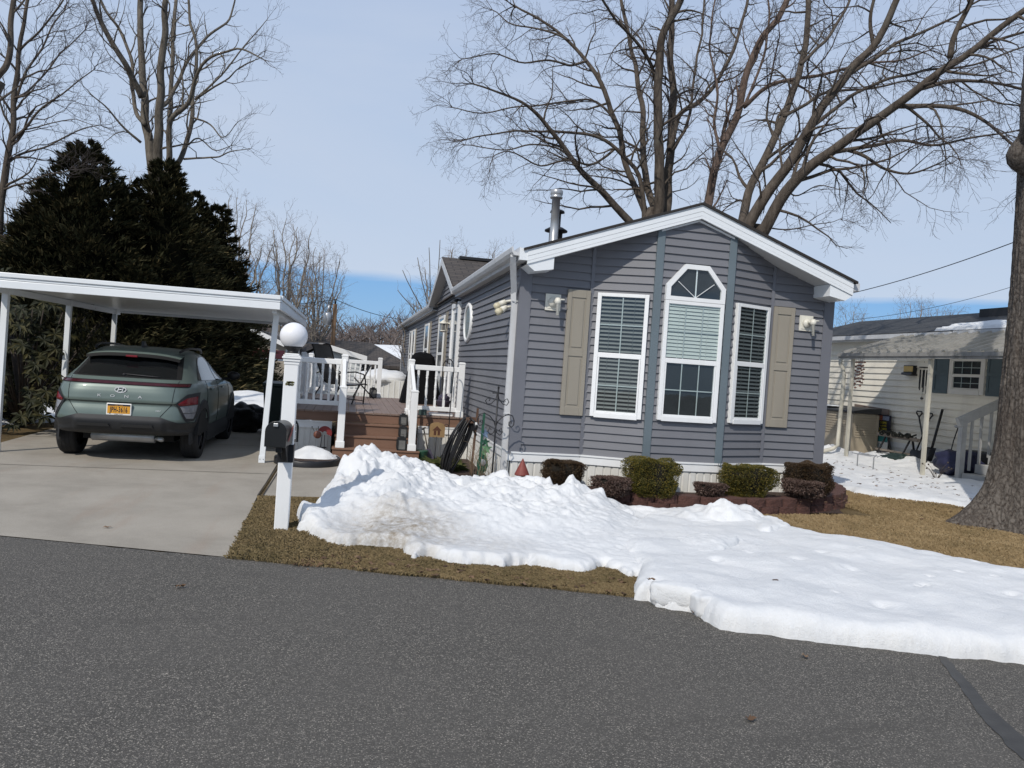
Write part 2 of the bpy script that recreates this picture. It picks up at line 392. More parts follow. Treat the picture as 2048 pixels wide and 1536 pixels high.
o = mb.build('wall', M['siding'], home, label='bay front wall of grey clapboard')
mb = MB()
siding(mb, FS, 0, HL, ZB, 2.98)
DY0, DY1, DYP, DZ0, DZP = 5.45, 9.95, 7.55, 2.98, 3.78
for k in range(8):                                     # dormer gable in the same plane
    pass
siding(mb, FS, HL-DY1+.1, HL-DY0-.1, ZB+24*CRS, DZP, [(-(DZP-DZ0)/(DY1-DYP), 1, DZ0-(DZP-DZ0)/(DY1-DYP)*(HL-DY1)), ((DZP-DZ0)/(DYP-DY0), 1, DZ0+(DZP-DZ0)/(DYP-DY0)*(HL-DY0))])
mb.build('wall', M['siding'], home, label='long side wall of grey clapboard')
mb = MB(); mb.box(.03, W-.03, .03, HL, .1, 2.9); mb.prism([(.03, .03, 2.9), (W-.03, .03, 2.9), (XC, .03, 3.65)], (0, HL-.1, 0))
mb.prism([(.95, .02, .1), (1.7, -.275, .1), (2.67, -.275, .1), (3.43, .02, .1)], (0, 0, 3.1))
mb.build('wall', M['siding'], home)
# trims
mb = MB()
F = FR[0]; mb.fbox(F, -.027, .125, -.002, .026, ZB-.02, 2.98); mb.fbox(FS, HL-.09, HL-.001, -.002, .027, ZB-.02, 2.98); mb.build('corner_trim', M['trim_grey'], home); mb = MB()
F = FR[4]; mb.fbox(F, F.L-.125, F.L, -.002, .026, ZB-.02, 2.96); mb.box(W, W+.026, -.026, .09, ZB-.02, 2.96)
mb.build('corner_trim', M['trim_grey'], home)
for i in (2, 3):
    x, y = V[i]; mb = MB(); mb.box(x-.05, x+.05, y-.032, y+.04, ZB-.03, zroof(x)-.172)
    mb.build('bay_post', M['trim_blue'], home, bevel=.004)
for i in (1, 4):
    x, y = V[i]; mb = MB(); mb.box(x-.024, x+.024, y-.03, y+.03, ZB-.03, zroof(x)-.172); mb.build('bay_trim', M['trim_grey'], home)
mb = MB(); mb.box(-.03, .06, HL-.09, HL+.03, ZB-.02, 2.95); mb.build('corner_trim', M['gutter'], home)
# skirting
def skirting(name, F, u0, u1, ztop, zbot=0.0, pitch=.1, prt=home, rng=random.Random(3)):
    mb = MB(); mb.fbox(F, u0, u1, .0, .03, ztop-.115, ztop+.0); mb.fbox(F, u0, u1, .0, .042, ztop-.018, ztop+.004)
    mb.build('skirt_rail', M['white'], prt)
    mb = MB(); u = u0; pr = []
    while u < u1-1e-4:
        e = min(u+pitch, u1); pr += [(u, .012), (u+.012, .0), (u+.022, .0), (u+.03, .012)] if e-u > .04 else [(u, .012)]
        u = e
    pr.append((u1, .012))
    vs = []
    for u, n in pr: vs += [F.p(u, n, zbot), F.p(u, n, ztop-.11)]
    mb.add(vs, [(2*i, 2*i+2, 2*i+3, 2*i+1) for i in range(len(pr)-1)])
    return mb.build('skirt', M['skirt'], prt)
for F in FR: skirting('skirt', F, 0, F.L, ZB)
skirting('skirt', FS, 0, HL, ZB)
# roof
m, nt, N, L, P = new_mat('roof_shingle'); v = texco(nt)
br = N.new('ShaderNodeTexBrick'); br.inputs['Scale'].default_value = 1; br.inputs['Mortar Size'].default_value = .012; br.inputs['Brick Width'].default_value = .3; br.inputs['Row Height'].default_value = .14
br.inputs['Color1'].default_value = (.06, .052, .048, 1); br.inputs['Color2'].default_value = (.095, .08, .07, 1); br.inputs['Mortar'].default_value = (.02, .018, .017, 1)
L.new(v, br.inputs['Vector']); cc = mixc(nt, maprange(nt, nz(nt, v, 60, 4), .3, .7, 0, .5), br.outputs[0], (.045, .04, .037)); L.new(cc, P.inputs['Base Color']); P.inputs['Roughness'].default_value = .95
bump(nt, P, nz(nt, v, 90, 3), .5, .01); M['shingle'] = m
M['shingle_dark'] = pm('charcoal_shingle', (.045, .047, .05), .95, .35, 9, .4, 60)
YF, YBK = -.385, HL+.2; EX = .16
mb = MB()
for s in (-1, 1):
    xe = XC+s*(XC+EX*.55)
    a = [(XC, YF-.03, ZPK), (xe, YF-.03, zroof(xe)), (xe, YF-.03, zroof(xe)-.03), (XC, YF-.03, ZPK-.03)]
    mb.prism(a, (0, YBK-YF, 0))
mb.build('roof', M['shingle'], home)
# rake fascia, drip edge, soffit and eave returns
for s in (-1, 1):
    xe = XC+s*(XC+.035); mb = MB()
    def q(x, z, y): return (x, y, zroof(x)+z)
    mb.prism([q(XC, -.032, YF), q(xe, -.032, YF), q(xe, -.058, YF), q(XC, -.058, YF)], (0, .03, 0))
    mb.prism([q(XC, -.058, YF-.012), q(xe, -.058, YF-.012), q(xe, -.112, YF-.012), q(XC, -.112, YF-.012)], (0, .03, 0))
    mb.prism([q(XC, -.115, YF-.009), q(xe, -.115, YF-.009), q(xe, -.168, YF-.009), q(XC, -.168, YF-.009)], (0, .03, 0))
    mb.prism([q(XC, -.171, YF-.012), q(xe, -.171, YF-.012), q(xe, -.207, YF-.012), q(XC, -.207, YF-.012)], (0, .03, 0))
    mb.build('rake_fascia', M['fascia'], home)
    mb = MB(); mb.add([q(XC, -.195, YF+.018), q(xe, -.195, YF+.018), q(xe, -.195, .02), q(XC, -.195, .02)], [(0, 1, 2, 3)]); mb.build('soffit', M['soffit'], home)
    # boxed return at the eave
    x0 = xe; x1 = XC+s*(XC-.30); zb = zroof(xe)-.285; mb = MB()
    zt0 = zroof(xe)-.209; zt1 = zroof(x1)-.2
    mb.prism([(x0, YF+.004, zt0), (x1, YF+.004, zt1), (x1, YF+.004, zb+.045), (x0-s*.1, YF+.004, zb+.002)], (0, .38, 0))
    mb.build('eave_return', M['fascia'], home)
# white trim line under the fascia on the centre bay
mb = MB()
for s in (-1, 1):
    x1 = XC+s*.5; mb.prism([(XC, -.335, zroof(XC)-.21), (x1, -.335, zroof(x1)-.21), (x1, -.335, zroof(x1)-.235), (XC, -.335, zroof(XC)-.235)], (0, .02, 0))
mb.build('frieze_trim', M['white'], home)
# eave of the long side: soffit, fascia, gutter in two runs either side of the dormer
def eave_run(y0, y1):
    mb = MB(); mb.box(-.13, .03, y0, y1, 2.905, 2.93); mb.build('soffit', M['soffit'], home)
    mb = MB(); mb.box(-.135, -.115, y0, y1, 2.9, 3.055); mb.build('eave_fascia', M['gutter'], home)
    mb = MB(); pr = [(-.135, 2.95), (-.195, 2.955), (-.225, 2.99), (-.232, 3.045), (-.225, 3.058), (-.215, 3.05), (-.2, 3.0), (-.14, 2.985), (-.135, 3.04)]
    mb.prism([(x, y0, z) for x, z in pr], (0, y1-y0, 0)); mb.build('gutter', M['gutter'], home)
k = MB(); k.box(-.135, -.03, YF-.004, YF+.018, 2.9, 3.045); k.build('eave_cap', M['fascia'], home)
eave_run(YF+.02, DY0+.08); eave_run(DY1-.05, YBK)
mb = MB(); mb.box(W+.06, W+.17, YF+.05, YBK-1, 2.93, 3.035); mb.build('gutter', M['gutter'], home)
# downspout near the front corner
mb = MB(); pts = [(-.185, -.27, 2.96), (-.17, -.2, 2.88), (-.075, .07, 2.55), (-.06, .09, 2.42), (-.06, .09, .12)]
for a, b in zip(pts[:-1], pts[1:]): mb.bar(a, b, .075, .06)
mb.box(-.1, -.02, .045, .135, 2.43, 2.445); mb.box(-.1, -.02, .045, .135, 1.0, 1.015)
mb.build('downspout', M['gutter'], home)
# dormer roof with its own fascia
mb = MB(); sl2 = (DZP-DZ0)/(DYP-DY0); xo = -.22; xin = XC
for y1, z1 in ((DY0-.05, DZ0+.12), (DY1+.05, DZ0+.12)):
    mb.prism([(xo, DYP, DZP+.16), (xo, y1, z1+.03), (xo, y1, z1), (xo, DYP, DZP+.13)], (xin-xo, 0, 0))
mb.build('dormer_roof', M['shingle'], home)
mb = MB()
for y1 in (DY0-.05, DY1+.05):
    mb.prism([(xo-.01, DYP, DZP+.128), (xo-.01, y1, DZ0+.115), (xo-.01, y1, DZ0-.03), (xo-.01, DYP, DZP-.02)], (.025, 0, 0))
mb.build('dormer_fascia', M['gutter'], home)
mb = MB()
for y1 in (DY0-.05, DY1+.05): mb.add([(xo, DYP, DZP-.01), (xo, y1, DZ0-.02), (.02, y1, DZ0-.02), (.02, DYP, DZP-.01)], [(0, 1, 2, 3)])
mb.build('soffit', M['soffit'], home)
mb = MB(); mb.box(.15, 1.6, DYP-.13, DYP+.13, DZP+.14, DZP+.2); mb.build('ridge_vent', M['black'], home)

# ---- windows
M['muntin'] = pm('pale_muntin', (.4, .43, .42), .4, .05, 4)
def window(F, u0, u1, z0, z1, cols, mode_top, mode_bot, trim=.052, arch=None, zmid=None, glass=None, fr=None, name='window'):
    """double-hung unit standing proud of the siding: backing, blinds, pane, muntins, frame"""
    fr = fr or M['white']; zm = zmid if zmid else (z0+z1)/2
    root = MB(); ztop = z1
    root.fbox(F, u0, u0+trim, .0, .066, z0, z1); root.fbox(F, u1-trim, u1, .0, .066, z0, z1)
    root.fbox(F, u0+trim, u1-trim, .0, .074, z0-.012, z0+trim*.95); root.fbox(F, u0+trim, u1-trim, .0, .066, z1-trim*.85, z1)
    root.fbox(F, u0+trim, u1-trim, .0, .064, zm-.032, zm+.03)
    root.fbox(F, u0+trim+.002, u0+trim+.024, .0, .06, z0+trim*.95, zm-.032); root.fbox(F, u1-trim-.024, u1-trim-.002, .0, .06, z0+trim*.95, zm-.032)
    root.fbox(F, u0+trim+.024, u1-trim-.024, .0, .06, z0+trim*.95, z0+trim*.95+.026)
    w = root.build(name, fr, home, bevel=.004)
    a, b = u0+trim, u1-trim
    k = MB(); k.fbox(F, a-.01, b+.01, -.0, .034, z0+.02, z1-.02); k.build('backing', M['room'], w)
    for zz0, zz1, mode in ((zm+.03, z1-trim*.85, mode_top), (z0+trim*.95, zm-.032, mode_bot)):
        if mode:
            k = MB(); z = zz0+.012; closed = mode == 'closed'
            while z < zz1-.01:
                if closed: k.add([F.p(a, .036, z+.042), F.p(b, .036, z+.042), F.p(b, .049, z), F.p(a, .049, z)], [(0, 1, 2, 3)])
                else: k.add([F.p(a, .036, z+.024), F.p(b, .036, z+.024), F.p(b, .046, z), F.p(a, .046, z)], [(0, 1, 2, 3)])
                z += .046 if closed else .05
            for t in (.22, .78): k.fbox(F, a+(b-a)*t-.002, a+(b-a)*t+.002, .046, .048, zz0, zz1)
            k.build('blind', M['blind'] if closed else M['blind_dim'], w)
    k = MB()
    for zz0, zz1 in ((zm+.03, z1-trim*.85), (z0+trim*.95, zm-.032)):
        k.add([F.p(a, .054, zz0), F.p(b, .054, zz0), F.p(b, .054, zz1), F.p(a, .054, zz1)], [(0, 1, 2, 3)])
    k.build('pane', glass or M['glass'], w)
    if cols:
        k = MB()
        for zz0, zz1 in ((zm+.03, z1-trim*.85), (z0+trim*.95, zm-.032)):
            for c in range(1, cols): u = a+(b-a)*c/cols; k.fbox(F, u-.007, u+.007, .05, .053, zz0, zz1)
            zc = (zz0+zz1)/2; k.fbox(F, a, b, .0495, .0535, zc-.007, zc+.007)
        k.build('muntin', M['muntin'], w)
    return w
def quad(F, pts):
    q = [F.px(*p) for p in pts]; us = sorted(p[0] for p in q); zs = sorted(p[1] for p in q)
    return (us[0]+us[1])/2, (us[2]+us[3])/2, (zs[0]+zs[1])/2, (zs[2]+zs[3])/2
q = quad(FR[1], [(1199, 587), (1300, 590), (1281, 838), (1177, 832)]); WQ1 = q
window(FR[1], *q, 2, 'open', 'open')
q = quad(FR[3], [(1470, 607), (1536, 615), (1516, 849), (1452, 843)])
window(FR[3], *q, 2, 'open', 'open')
F = FR[2]; q = quad(F, [(1328, 603), (1446, 607), (1427, 846), (1310, 838)]); u0, u1, z0, z1 = q
cw = window(F, u0, u1, z0, z1, 3, 'closed', None)
# transom with clipped corners above the centre window
ztp = F.px(1388, 531)[1]; zsh = F.px(1332, 569)[1]; ucl = .30*(u1-u0)
out = [(u0, z1+.004), (u1, z1+.004), (u1, zsh), (u1-ucl, ztp), (u0+ucl, ztp), (u0, zsh)]
t = .06; inn = [(u0+t, z1+t*.9), (u1-t, z1+t*.9), (u1-t, zsh-.025), (u1-ucl-.022, ztp-t), (u0+ucl+.022, ztp-t), (u0+t, zsh-.025)]
k = MB(); n = 6
vs = [F.p(u, .068, z) for u, z in out]+[F.p(u, .068, z) for u, z in inn]+[F.p(u, 0, z) for u, z in out]+[F.p(u, .034, z) for u, z in inn]
k.add(vs, [(i, (i+1) % n, n+(i+1) % n, n+i) for i in range(n)]+[(i, 2*n+i, 2*n+(i+1) % n, (i+1) % n) for i in range(n)]+[(n+i, n+(i+1) % n, 3*n+(i+1) % n, 3*n+i) for i in range(n)])
tw = k.build('transom_window', M['white'], home)
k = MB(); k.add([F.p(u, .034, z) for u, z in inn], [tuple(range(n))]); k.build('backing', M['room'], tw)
k = MB(); k.add([F.p(u, .05, z) for u, z in inn], [tuple(range(n))]); k.build('pane', M['glass'], tw)
k = MB(); uc = (u0+u1)/2; zc = z1+t*.9
for ue, ze in ((uc, ztp-t), (u0+t+.12*(u1-u0), zsh+.05), (u1-t-.12*(u1-u0), zsh+.05)): k.bar(F.p(uc, .046, zc), F.p(ue, .046, ze), .016, .006)
k.build('muntin', M['white'], tw)
# shutters
def shutter(F, q):
    u0, u1, z0, z1 = q; k = MB(); k.fbox(F, u0, u1, .016, .04, z0, z1)
    b = .055; zm = (z0+z1)/2
    k.fbox(F, u0, u0+b, .04, .052, z0, z1); k.fbox(F, u1-b, u1, .04, .052, z0, z1)
    for a0, a1 in ((z0, z0+.11), (zm-.045, zm+.045), (z1-.1, z1)): k.fbox(F, u0+b, u1-b, .04, .052, a0, a1)
    for a0, a1 in ((z0+.135, zm-.07), (zm+.07, z1-.125)): k.fbox(F, u0+b+.025, u1-b-.025, .04, .049, a0, a1)
    k.build('shutter', M['shutter'], home, bevel=.004)
shutter(FR[0], quad(FR[0], [(1136, 578), (1180, 583), (1163, 831), (1117, 829)]))
shutter(FR[4], quad(FR[4], [(1546, 613), (1587, 617), (1570, 855), (1528, 853)]))
# flood lights
def spot(F, c, side=0):
    u, z = c; k = MB(); k.fbox(F, u-.1, u+.1, .012, .034, z-.105, z+.105); k.fbox(F, u-.075, u+.075, .034, .04, z-.08, z+.08)
    w = k.build('light_plate', M['fixture'], home, bevel=.004)
    k = MB(); c0 = F.p(u, .04, z); k.tube([c0, F.p(u, .07, z)], .062, 14); k.tube([F.p(u+.01, .06, z+.01), F.p(u+.03, .14, z+.02)], .022, 8)
    a = F.p(u+.03, .14, z+.05); b = F.p(u+.035, .16, z-.17)
    k.tube([a, a.lerp(b, .15), a.lerp(b, .3), a.lerp(b, .34), b], [.028, .042, .042, .024, .02], 10)
    k.tube([F.p(u+.02, .12, z+.03), F.p(u+.12, .14, z+.035)], .012, 6)
    k.build('lamp_head', M['fixture'], w)
spot(FR[0], FR[0].px(1105, 605)); spot(FR[4], FR[4].px(1610, 647))
# twin flood lamp on the side wall, beside the downspout
k = MB(); u = HL-.32; zc = GX(1020, 606, -.05).z
k.fbox(FS, u-.05, u+.05, .01, .035, zc-.12, zc+.12)
w = k.build('light_plate', M['fixture'], home)
k = MB()
for dz, du in ((.03, -.05), (-.05, .05)):
    a = FS.p(u, .03, zc+dz); b = FS.p(u+du, .12, zc+dz-.02); c = FS.p(u+du*1.6, .26, zc+dz-.11)
    k.tube([a, b], .016, 8); k.tube([b, b.lerp(c, .5)], [.032, .045], 10)
k.build('lamp_head', M['fixture'], w)
k = MB()
for dz, du in ((.03, -.05), (-.05, .05)):
    b = FS.p(u+du, .12, zc+dz-.02); c = FS.p(u+du*1.6, .26, zc+dz-.11)
    k.tube([b.lerp(c, .5), b.lerp(c, .8), c], [.04, .05, .036], 10)
k.build('bulb', M['fixture_y'], w)
# side wall openings (u measured from the back)
def uy(y): return HL-y
# oval window
k = MB(); oc = (4.28, 2.355); ru, rz = .43, .36
def ell(r, n_, k_=40): return [FS.p(uy(oc[0])+r*ru*math.cos(2*PI*i/k_), n_, oc[1]+r*rz*math.sin(2*PI*i/k_)) for i in range(k_)]
def ring(k, loops):
    n_ = len(loops[0]); vs = sum(loops, []); k.add(vs, [(j*n_+i, j*n_+(i+1) % n_, (j+1)*n_+(i+1) % n_, (j+1)*n_+i) for j in range(len(loops)-1) for i in range(n_)], 0, True)
ring(k, [ell(1.0, 0), ell(1.0, .04), ell(.95, .055), ell(.85, .055), ell(.8, .045), ell(.8, .03)])
w = k.build('oval_window', M['white'], home)
k = MB(); k.add(ell(.82, .036), [tuple(range(40))]); k.build('pane', pm('frosted_pane', (.2, .24, .23), .12, .15, 4), w)
# storm door
k = MB(); y0, y1 = 5.36, 6.42; zt = 2.82
k.fbox(FS, uy(y1), uy(y1)+.11, 0, .075, .6, zt); k.fbox(FS, uy(y0)-.11, uy(y0), 0, .075, .6, zt); k.fbox(FS, uy(y1)+.11, uy(y0)-.11, 0, .075, zt-.1, zt)
k.fbox(FS, uy(y1)+.11, uy(y0)-.11, .0, .05, .72, 1.0); k.fbox(FS, uy(y1)+.11, uy(y1)+.2, .0, .05, 1.0, zt-.1); k.fbox(FS, uy(y0)-.2, uy(y0)-.11, .0, .05, 1.0, zt-.1); k.fbox(FS, uy(y1)+.2, uy(y0)-.2, 0, .05, zt-.2, zt-.1)
w = k.build('storm_door', M['white'], home)
k = MB(); k.fbox(FS, uy(y1)+.18, uy(y0)-.18, .0, .042, .98, zt-.18); k.build('pane', pm('door_glass', (.16, .2, .24), .05, .3, 2), w)
k = MB(); k.tube([FS.p(uy(y1)+.16, .05, 1.6), FS.p(uy(y1)+.16, .1, 1.6), FS.p(uy(y1)+.16, .1, 1.75)], .014, 6); k.build('handle', M['black'], w)
k = MB(); c0 = FS.p(uy(5.9), 0, 2.84); k.lathe(FS.p(uy(5.65), .07, 2.8), [(.0, .09), (.09, .06), (.14, .0), (.14, -.01), (.0, .0)], 14); k.build('door_light', M['black'], home)
# coach lantern beside the door
k = MB(); c0 = FS.p(uy(6.95), .16, 2.28); k.bar(FS.p(uy(6.95), .0, 2.45), FS.p(uy(6.95), .16, 2.48), .03); k.fbox(FS, uy(6.95)-.05, uy(6.95)+.05, .01, .03, 2.36, 2.52)
k.lathe(c0, [(.05, -.02), (.065, .0), (.075, .0), (.075, .02), (.02, .02)], 6); k.lathe(c0+Vector((0, 0, .16)), [(.1, 0), (.1, .015), (.03, .07), (.01, .09)], 6)
for i in range(6): a = PI*2*i/6; k.bar(c0+Vector((.068*math.cos(a), .068*math.sin(a), .0)), c0+Vector((.08*math.cos(a), .08*math.sin(a), .17)), .008)
w = k.build('coach_lantern', M['fixture'], home)
k = MB(); k.lathe(c0+Vector((0, 0, .02)), [(.055, 0), (.068, .14)], 6, sm=False); k.build('pane', M['lampglass'], w)
taupe = M['shutter']
gl = pm('side_glass', (.07, .085, .09), .06, .3, 2)
window(FS, uy(8.85), uy(7.75), .95, 2.68, 0, None, None, trim=.07, glass=gl)
for a, b in ((9.2, 8.86), (7.74, 7.4)):
    k = MB(); k.fbox(FS, uy(a), uy(b), .012, .035, .85, 2.74); k.fbox(FS, uy(a)+.05, uy(b)-.05, .035, .044, .95, 2.64); k.build('shutter', taupe, home)
window(FS, uy(12.45), uy(11.3), 1.25, 2.66, 0, None, None, trim=.07, glass=gl)
for a, b in ((12.8, 12.46), (11.29, 10.95)):
    k = MB(); k.fbox(FS, uy(a), uy(b), .012, .035, 1.2, 2.7); k.fbox(FS, uy(a)+.05, uy(b)-.05, .035, .044, 1.3, 2.6); k.build('shutter', taupe, home)
for ya, yb in ((18.2, 17.3), (16.9, 16.0)):
    window(FS, uy(ya), uy(yb), 1.05, 2.66, 0, None, None, trim=.07, glass=gl)
    for a, b in ((ya+.3, ya+.01), (yb-.01, yb-.3)):
        k = MB(); k.fbox(FS, uy(a), uy(b), .012, .035, 1.0, 2.7); k.build('shutter', taupe, home)
# flue and vents on the roof
def flue(px, pyb, pyt, y, r, mt, caps):
    b = GY(px, pyb, y); t_ = GY(px, pyt, y).z; k = MB(); zr = zroof(b.x); k.lathe((b.x, y, 0), [(r*1.7, zr-.15), (r*1.7, zr+.06), (r, zr+.1), (r, t_-.12)]+[(r*k1, t_-.12+dz) for k1, dz in caps], 18)
    return k.build('flue_pipe', mt, home)
flue(1107, 478, 379, 1.0, .058, M['steel'], [(1.5, .0), (1.55, .02), (1.3, .03), (1.5, .05), (1.55, .1), (1.3, .12)])
f2 = GY(1111, 478, 1.6)
k = MB(); zr = zroof(f2.x); k.lathe((f2.x, 1.6, zr), [(.16, -.1), (.12, .06), (.1, .08), (.1, .28), (.17, .29), (.17, .31), (.1, .35), (.06, .36), (.06, .56), (.11, .57), (.1, .6), (.02, .63)], 18); k.build('roof_vent', M['black'], home)
# ------------------------------------------------------------------ the deck
DX0, DX1, DYF, DYB, DZ = -3.0, -.03, 3.38, 8.9, .70
deck = thing('deck', 'raised brown composite deck with white baluster railings and four steps beside the grey home', 'deck', (-1.5, 6, 0))
k = MB(); x = DX0; i = 0
while x < DX1-.02:
    e = min(x+.138, DX1); k.box(x, e-.006, DYF-.02, DYB, DZ-.026, DZ+.0015*math.sin(i*7.7)); x = e; i += 1
k.build('deck_board', M['deckboard'], deck)
k = MB(); k.box(DX0, DX1, DYF, DYF+.03, .53, DZ-.028); k.box(DX0, DX0+.03, DYF+.03, DYB, .53, DZ-.028); k.box(DX0+.03, DX1, DYB-.03, DYB, .53, DZ-.028)
k.build('rim_board', M['riser'], deck)
FD = Frame((DX0, DYF+.02), (DX1, DYF+.02)); FDL = Frame((DX0+.02, DYB), (DX0+.02, DYF+.02))
skirting('skirt', FD, 0, .72, .52, prt=deck, pitch=.095); skirting('skirt', FD, 2.12, FD.L, .52, prt=deck, pitch=.095); skirting('skirt', FDL, 0, FDL.L, .52, prt=deck, pitch=.095)
# steps
SX0, SX1 = -2.25, -.89
for j in range(3):
    zt = .175*(j+1); yf = 2.68+.235*j; xa, xb = (SX0, SX1) if j == 0 else (SX0+.03, SX1-.03)
    k = MB(); k.box(xa+.01, xb-.01, yf+.02, DYF-.002-.003*j, zt-.175+.0 if j else 0, zt-.03); k.build('step_riser', M['riser'], deck)
    k = MB(); k.box(xa, xb, yf, yf+.135, zt-.028, zt); k.box(xa, xb, yf+.14, min(yf+.28, DYF-.004), zt-.028, zt-.001); k.build('step_tread', M['riser'], deck, bevel=.004)
def post(x, y, z0, z1, s=.1):
    k = MB(); h = s/2; k.box(x-h, x+h, y-h, y+h, z0, z1-.02); k.box(x-h-.006, x+h+.006, y-h-.006, y+h+.006, z1-.035, z1-.012)
    k.box(x-h+.006, x+h-.006, y-h+.006, y+h-.006, z1-.02, z1); k.box(x-h-.014, x+h+.014, y-h-.014, y+h+.014, z0, z0+.1)
    return k.build('rail_post', M['white_pvc'], deck, bevel=.005)
def baluster(x, y, z0, z1):
    k = MB(); h = z1-z0; k.box(x-.019, x+.019, y-.019, y+.019, z0, z0+h*.2); k.box(x-.019, x+.019, y-.019, y+.019, z1-h*.14, z1)
    pr = [(.2, .022), (.215, .016), (.23, .024), (.25, .015), (.3, .02), (.42, .024), (.52, .02), (.54, .026), (.56, .018), (.58, .026), (.6, .019), (.75, .017), (.8, .024), (.82, .015), (.84, .023), (.86, .022)]
    k.lathe((x, y, z0), [(r, t*h) for t, r in pr], 8); return k.build('baluster', M['white_pvc'], deck)
def railing(p, q, z0=DZ, n=5):
    p = Vector((*p, 0)); q = Vector((*q, 0)); d = (q-p).normalized(); a = p+d*.05; b = q-d*.05
    k = MB(); k.bar(a+Vector((0, 0, z0+.80)), b+Vector((0, 0, z0+.80)), .055, .085); k.build('top_rail', M['white_pvc'], deck, bevel=.008)
    k = MB(); k.bar(a+Vector((0, 0, z0+.12)), b+Vector((0, 0, z0+.12)), .05, .075); k.build('bottom_rail', M['white_pvc'], deck, bevel=.006)
    for i in range(n): t = (i+.5)/n; c = a.lerp(b, t); baluster(c.x, c.y, z0+.155, z0+.765)
yr = DYF+.06
P_ = [(-2.94, yr), (-2.14, yr), (-1.05, yr), (-.2, yr)]
for x, y in P_: post(x, y, DZ-.0, DZ+.93, .1)
railing(P_[0], P_[1], n=6); railing(P_[2], P_[3], n=5)
B_ = [(-2.94, 6.1), (-2.94, 8.8), (-2.15, 8.8), (-1.37, 8.8)]
for x, y in B_: post(x, y, DZ, DZ+.93)
railing(P_[0], B_[0], n=14); railing(B_[0], B_[1], n=14); railing(B_[1], B_[2], n=6); railing(B_[2], B_[3], n=6)
for x, xt in ((-2.13, -2.14), (-1.02, -1.05)):
    post(x, 2.77, .175, 1.14, .11)
    k = MB(); k.bar((x, 2.82, 1.06), (xt, yr-.05, 1.52), .055, .085); k.build('stair_rail', M['white_pvc'], deck, bevel=.006)
    k = MB(); k.bar((x, 2.82, .36), (xt, yr-.05, .83), .05, .075); k.build('stair_rail', M['white_pvc'], deck)
    for i in range(3): t = (i+.5)/3; baluster(x+(xt-x)*t, 2.82+(yr-2.87)*t, .40+.47*t, 1.02+.46*t)
# lanterns: three on the steps, one at the back post, low box beside
def lantern(loc, label, s=1.0):
    t = thing('lantern', label, 'lantern', loc, 'square black lanterns on the deck')
    h = .068*s; H = .2*s; x, y, z = loc; k = MB(); k.box(x-h, x+h, y-h, y+h, z, z+.02); k.box(x-h, x+h, y-h, y+h, z+H-.03, z+H); k.box(x-h*.5, x+h*.5, y-h*.5, y+h*.5, z+H, z+H+.02)
    for i in (-1, 1):
        for j in (-1, 1): k.box(x+i*h-.009, x+i*h+.009, y+j*h-.009, y+j*h+.009, z+.02, z+H-.03)
    k.build('frame', M['lantern'], t)
    k = MB(); k.box(x-h+.012, x+h-.012, y-h+.012, y+h-.012, z+.02, z+H-.03); k.build('pane', M['lampglass'], t)
    k = MB(); k.tube([(x-.03, y, z+H+.015), (x-.03, y, z+H+.05), (x+.03, y, z+H+.05), (x+.03, y, z+H+.015)], .004, 5); k.build('handle', M['lantern'], t)
lantern((-1.18, 2.76, .176), 'square black lantern on the lowest wooden step by the right newel', 1.0)
lantern((-1.15, 3.02, .351), 'square black lantern on the middle wooden step by the right stair rail', .9)
lantern((-1.14, 3.27, .526), 'square black lantern on the top wooden step by the right stair rail', .9)
lantern((-1.5, 8.55, .702), 'square black lantern at the foot of the far deck railing post', 1.1)
k = MB(); k.box(-.88, -.75, yr-.05, yr+.05, DZ+.002, DZ+.1); tag(k.build('solar_light', pm('dark_green_case', (.05, .08, .075), .4, .2, 8), bevel=.01), 'small dark green box light on the deck edge under the right railing', 'light')
# doormat-like white tray under the rail
k = MB(); k.box(-.7, -.3, yr+.02, yr+.16, DZ+.003, DZ+.05); tag(k.build('planter_tray', M['white_pvc'], bevel=.01), 'long white tray on the deck under the right railing', 'tray')
# covered grill
gx0 = -.93; t = thing('covered_grill', 'grill under a black fabric cover standing on the deck against the side wall', 'grill', (-.5, 7.2, DZ))
k = MB(); rows = [(0, .44, .34), (.25, .4, .32), (.55, .33, .29), (.85, .27, .26), (1.0, .24, .24), (1.08, .17, .16), (1.11, .06, .05)]
def gf(u, v):
    j = v*(len(rows)-1); i = min(int(j), len(rows)-2); f = j-i; z = rows[i][0]*(1-f)+rows[i+1][0]*f; a = rows[i][1]*(1-f)+rows[i+1][1]*f; b = rows[i][2]*(1-f)+rows[i+1][2]*f
    th = 2*PI*u; c, s = math.cos(th), math.sin(th); e = .35
    xx = math.copysign(abs(c)**e, c)*a; yy = math.copysign(abs(s)**e, s)*b; w_ = 1+.05*noise.noise(Vector((xx*4, yy*4, z*1.2)))+.03*math.sin(th*9)*(1-v)
    return (-.5+xx*w_+.02*(1-v)-.04, 7.2+yy*w_, DZ+z)
k.grid(gf, 48, 24); k.build('cover', M['blackcloth'], t)
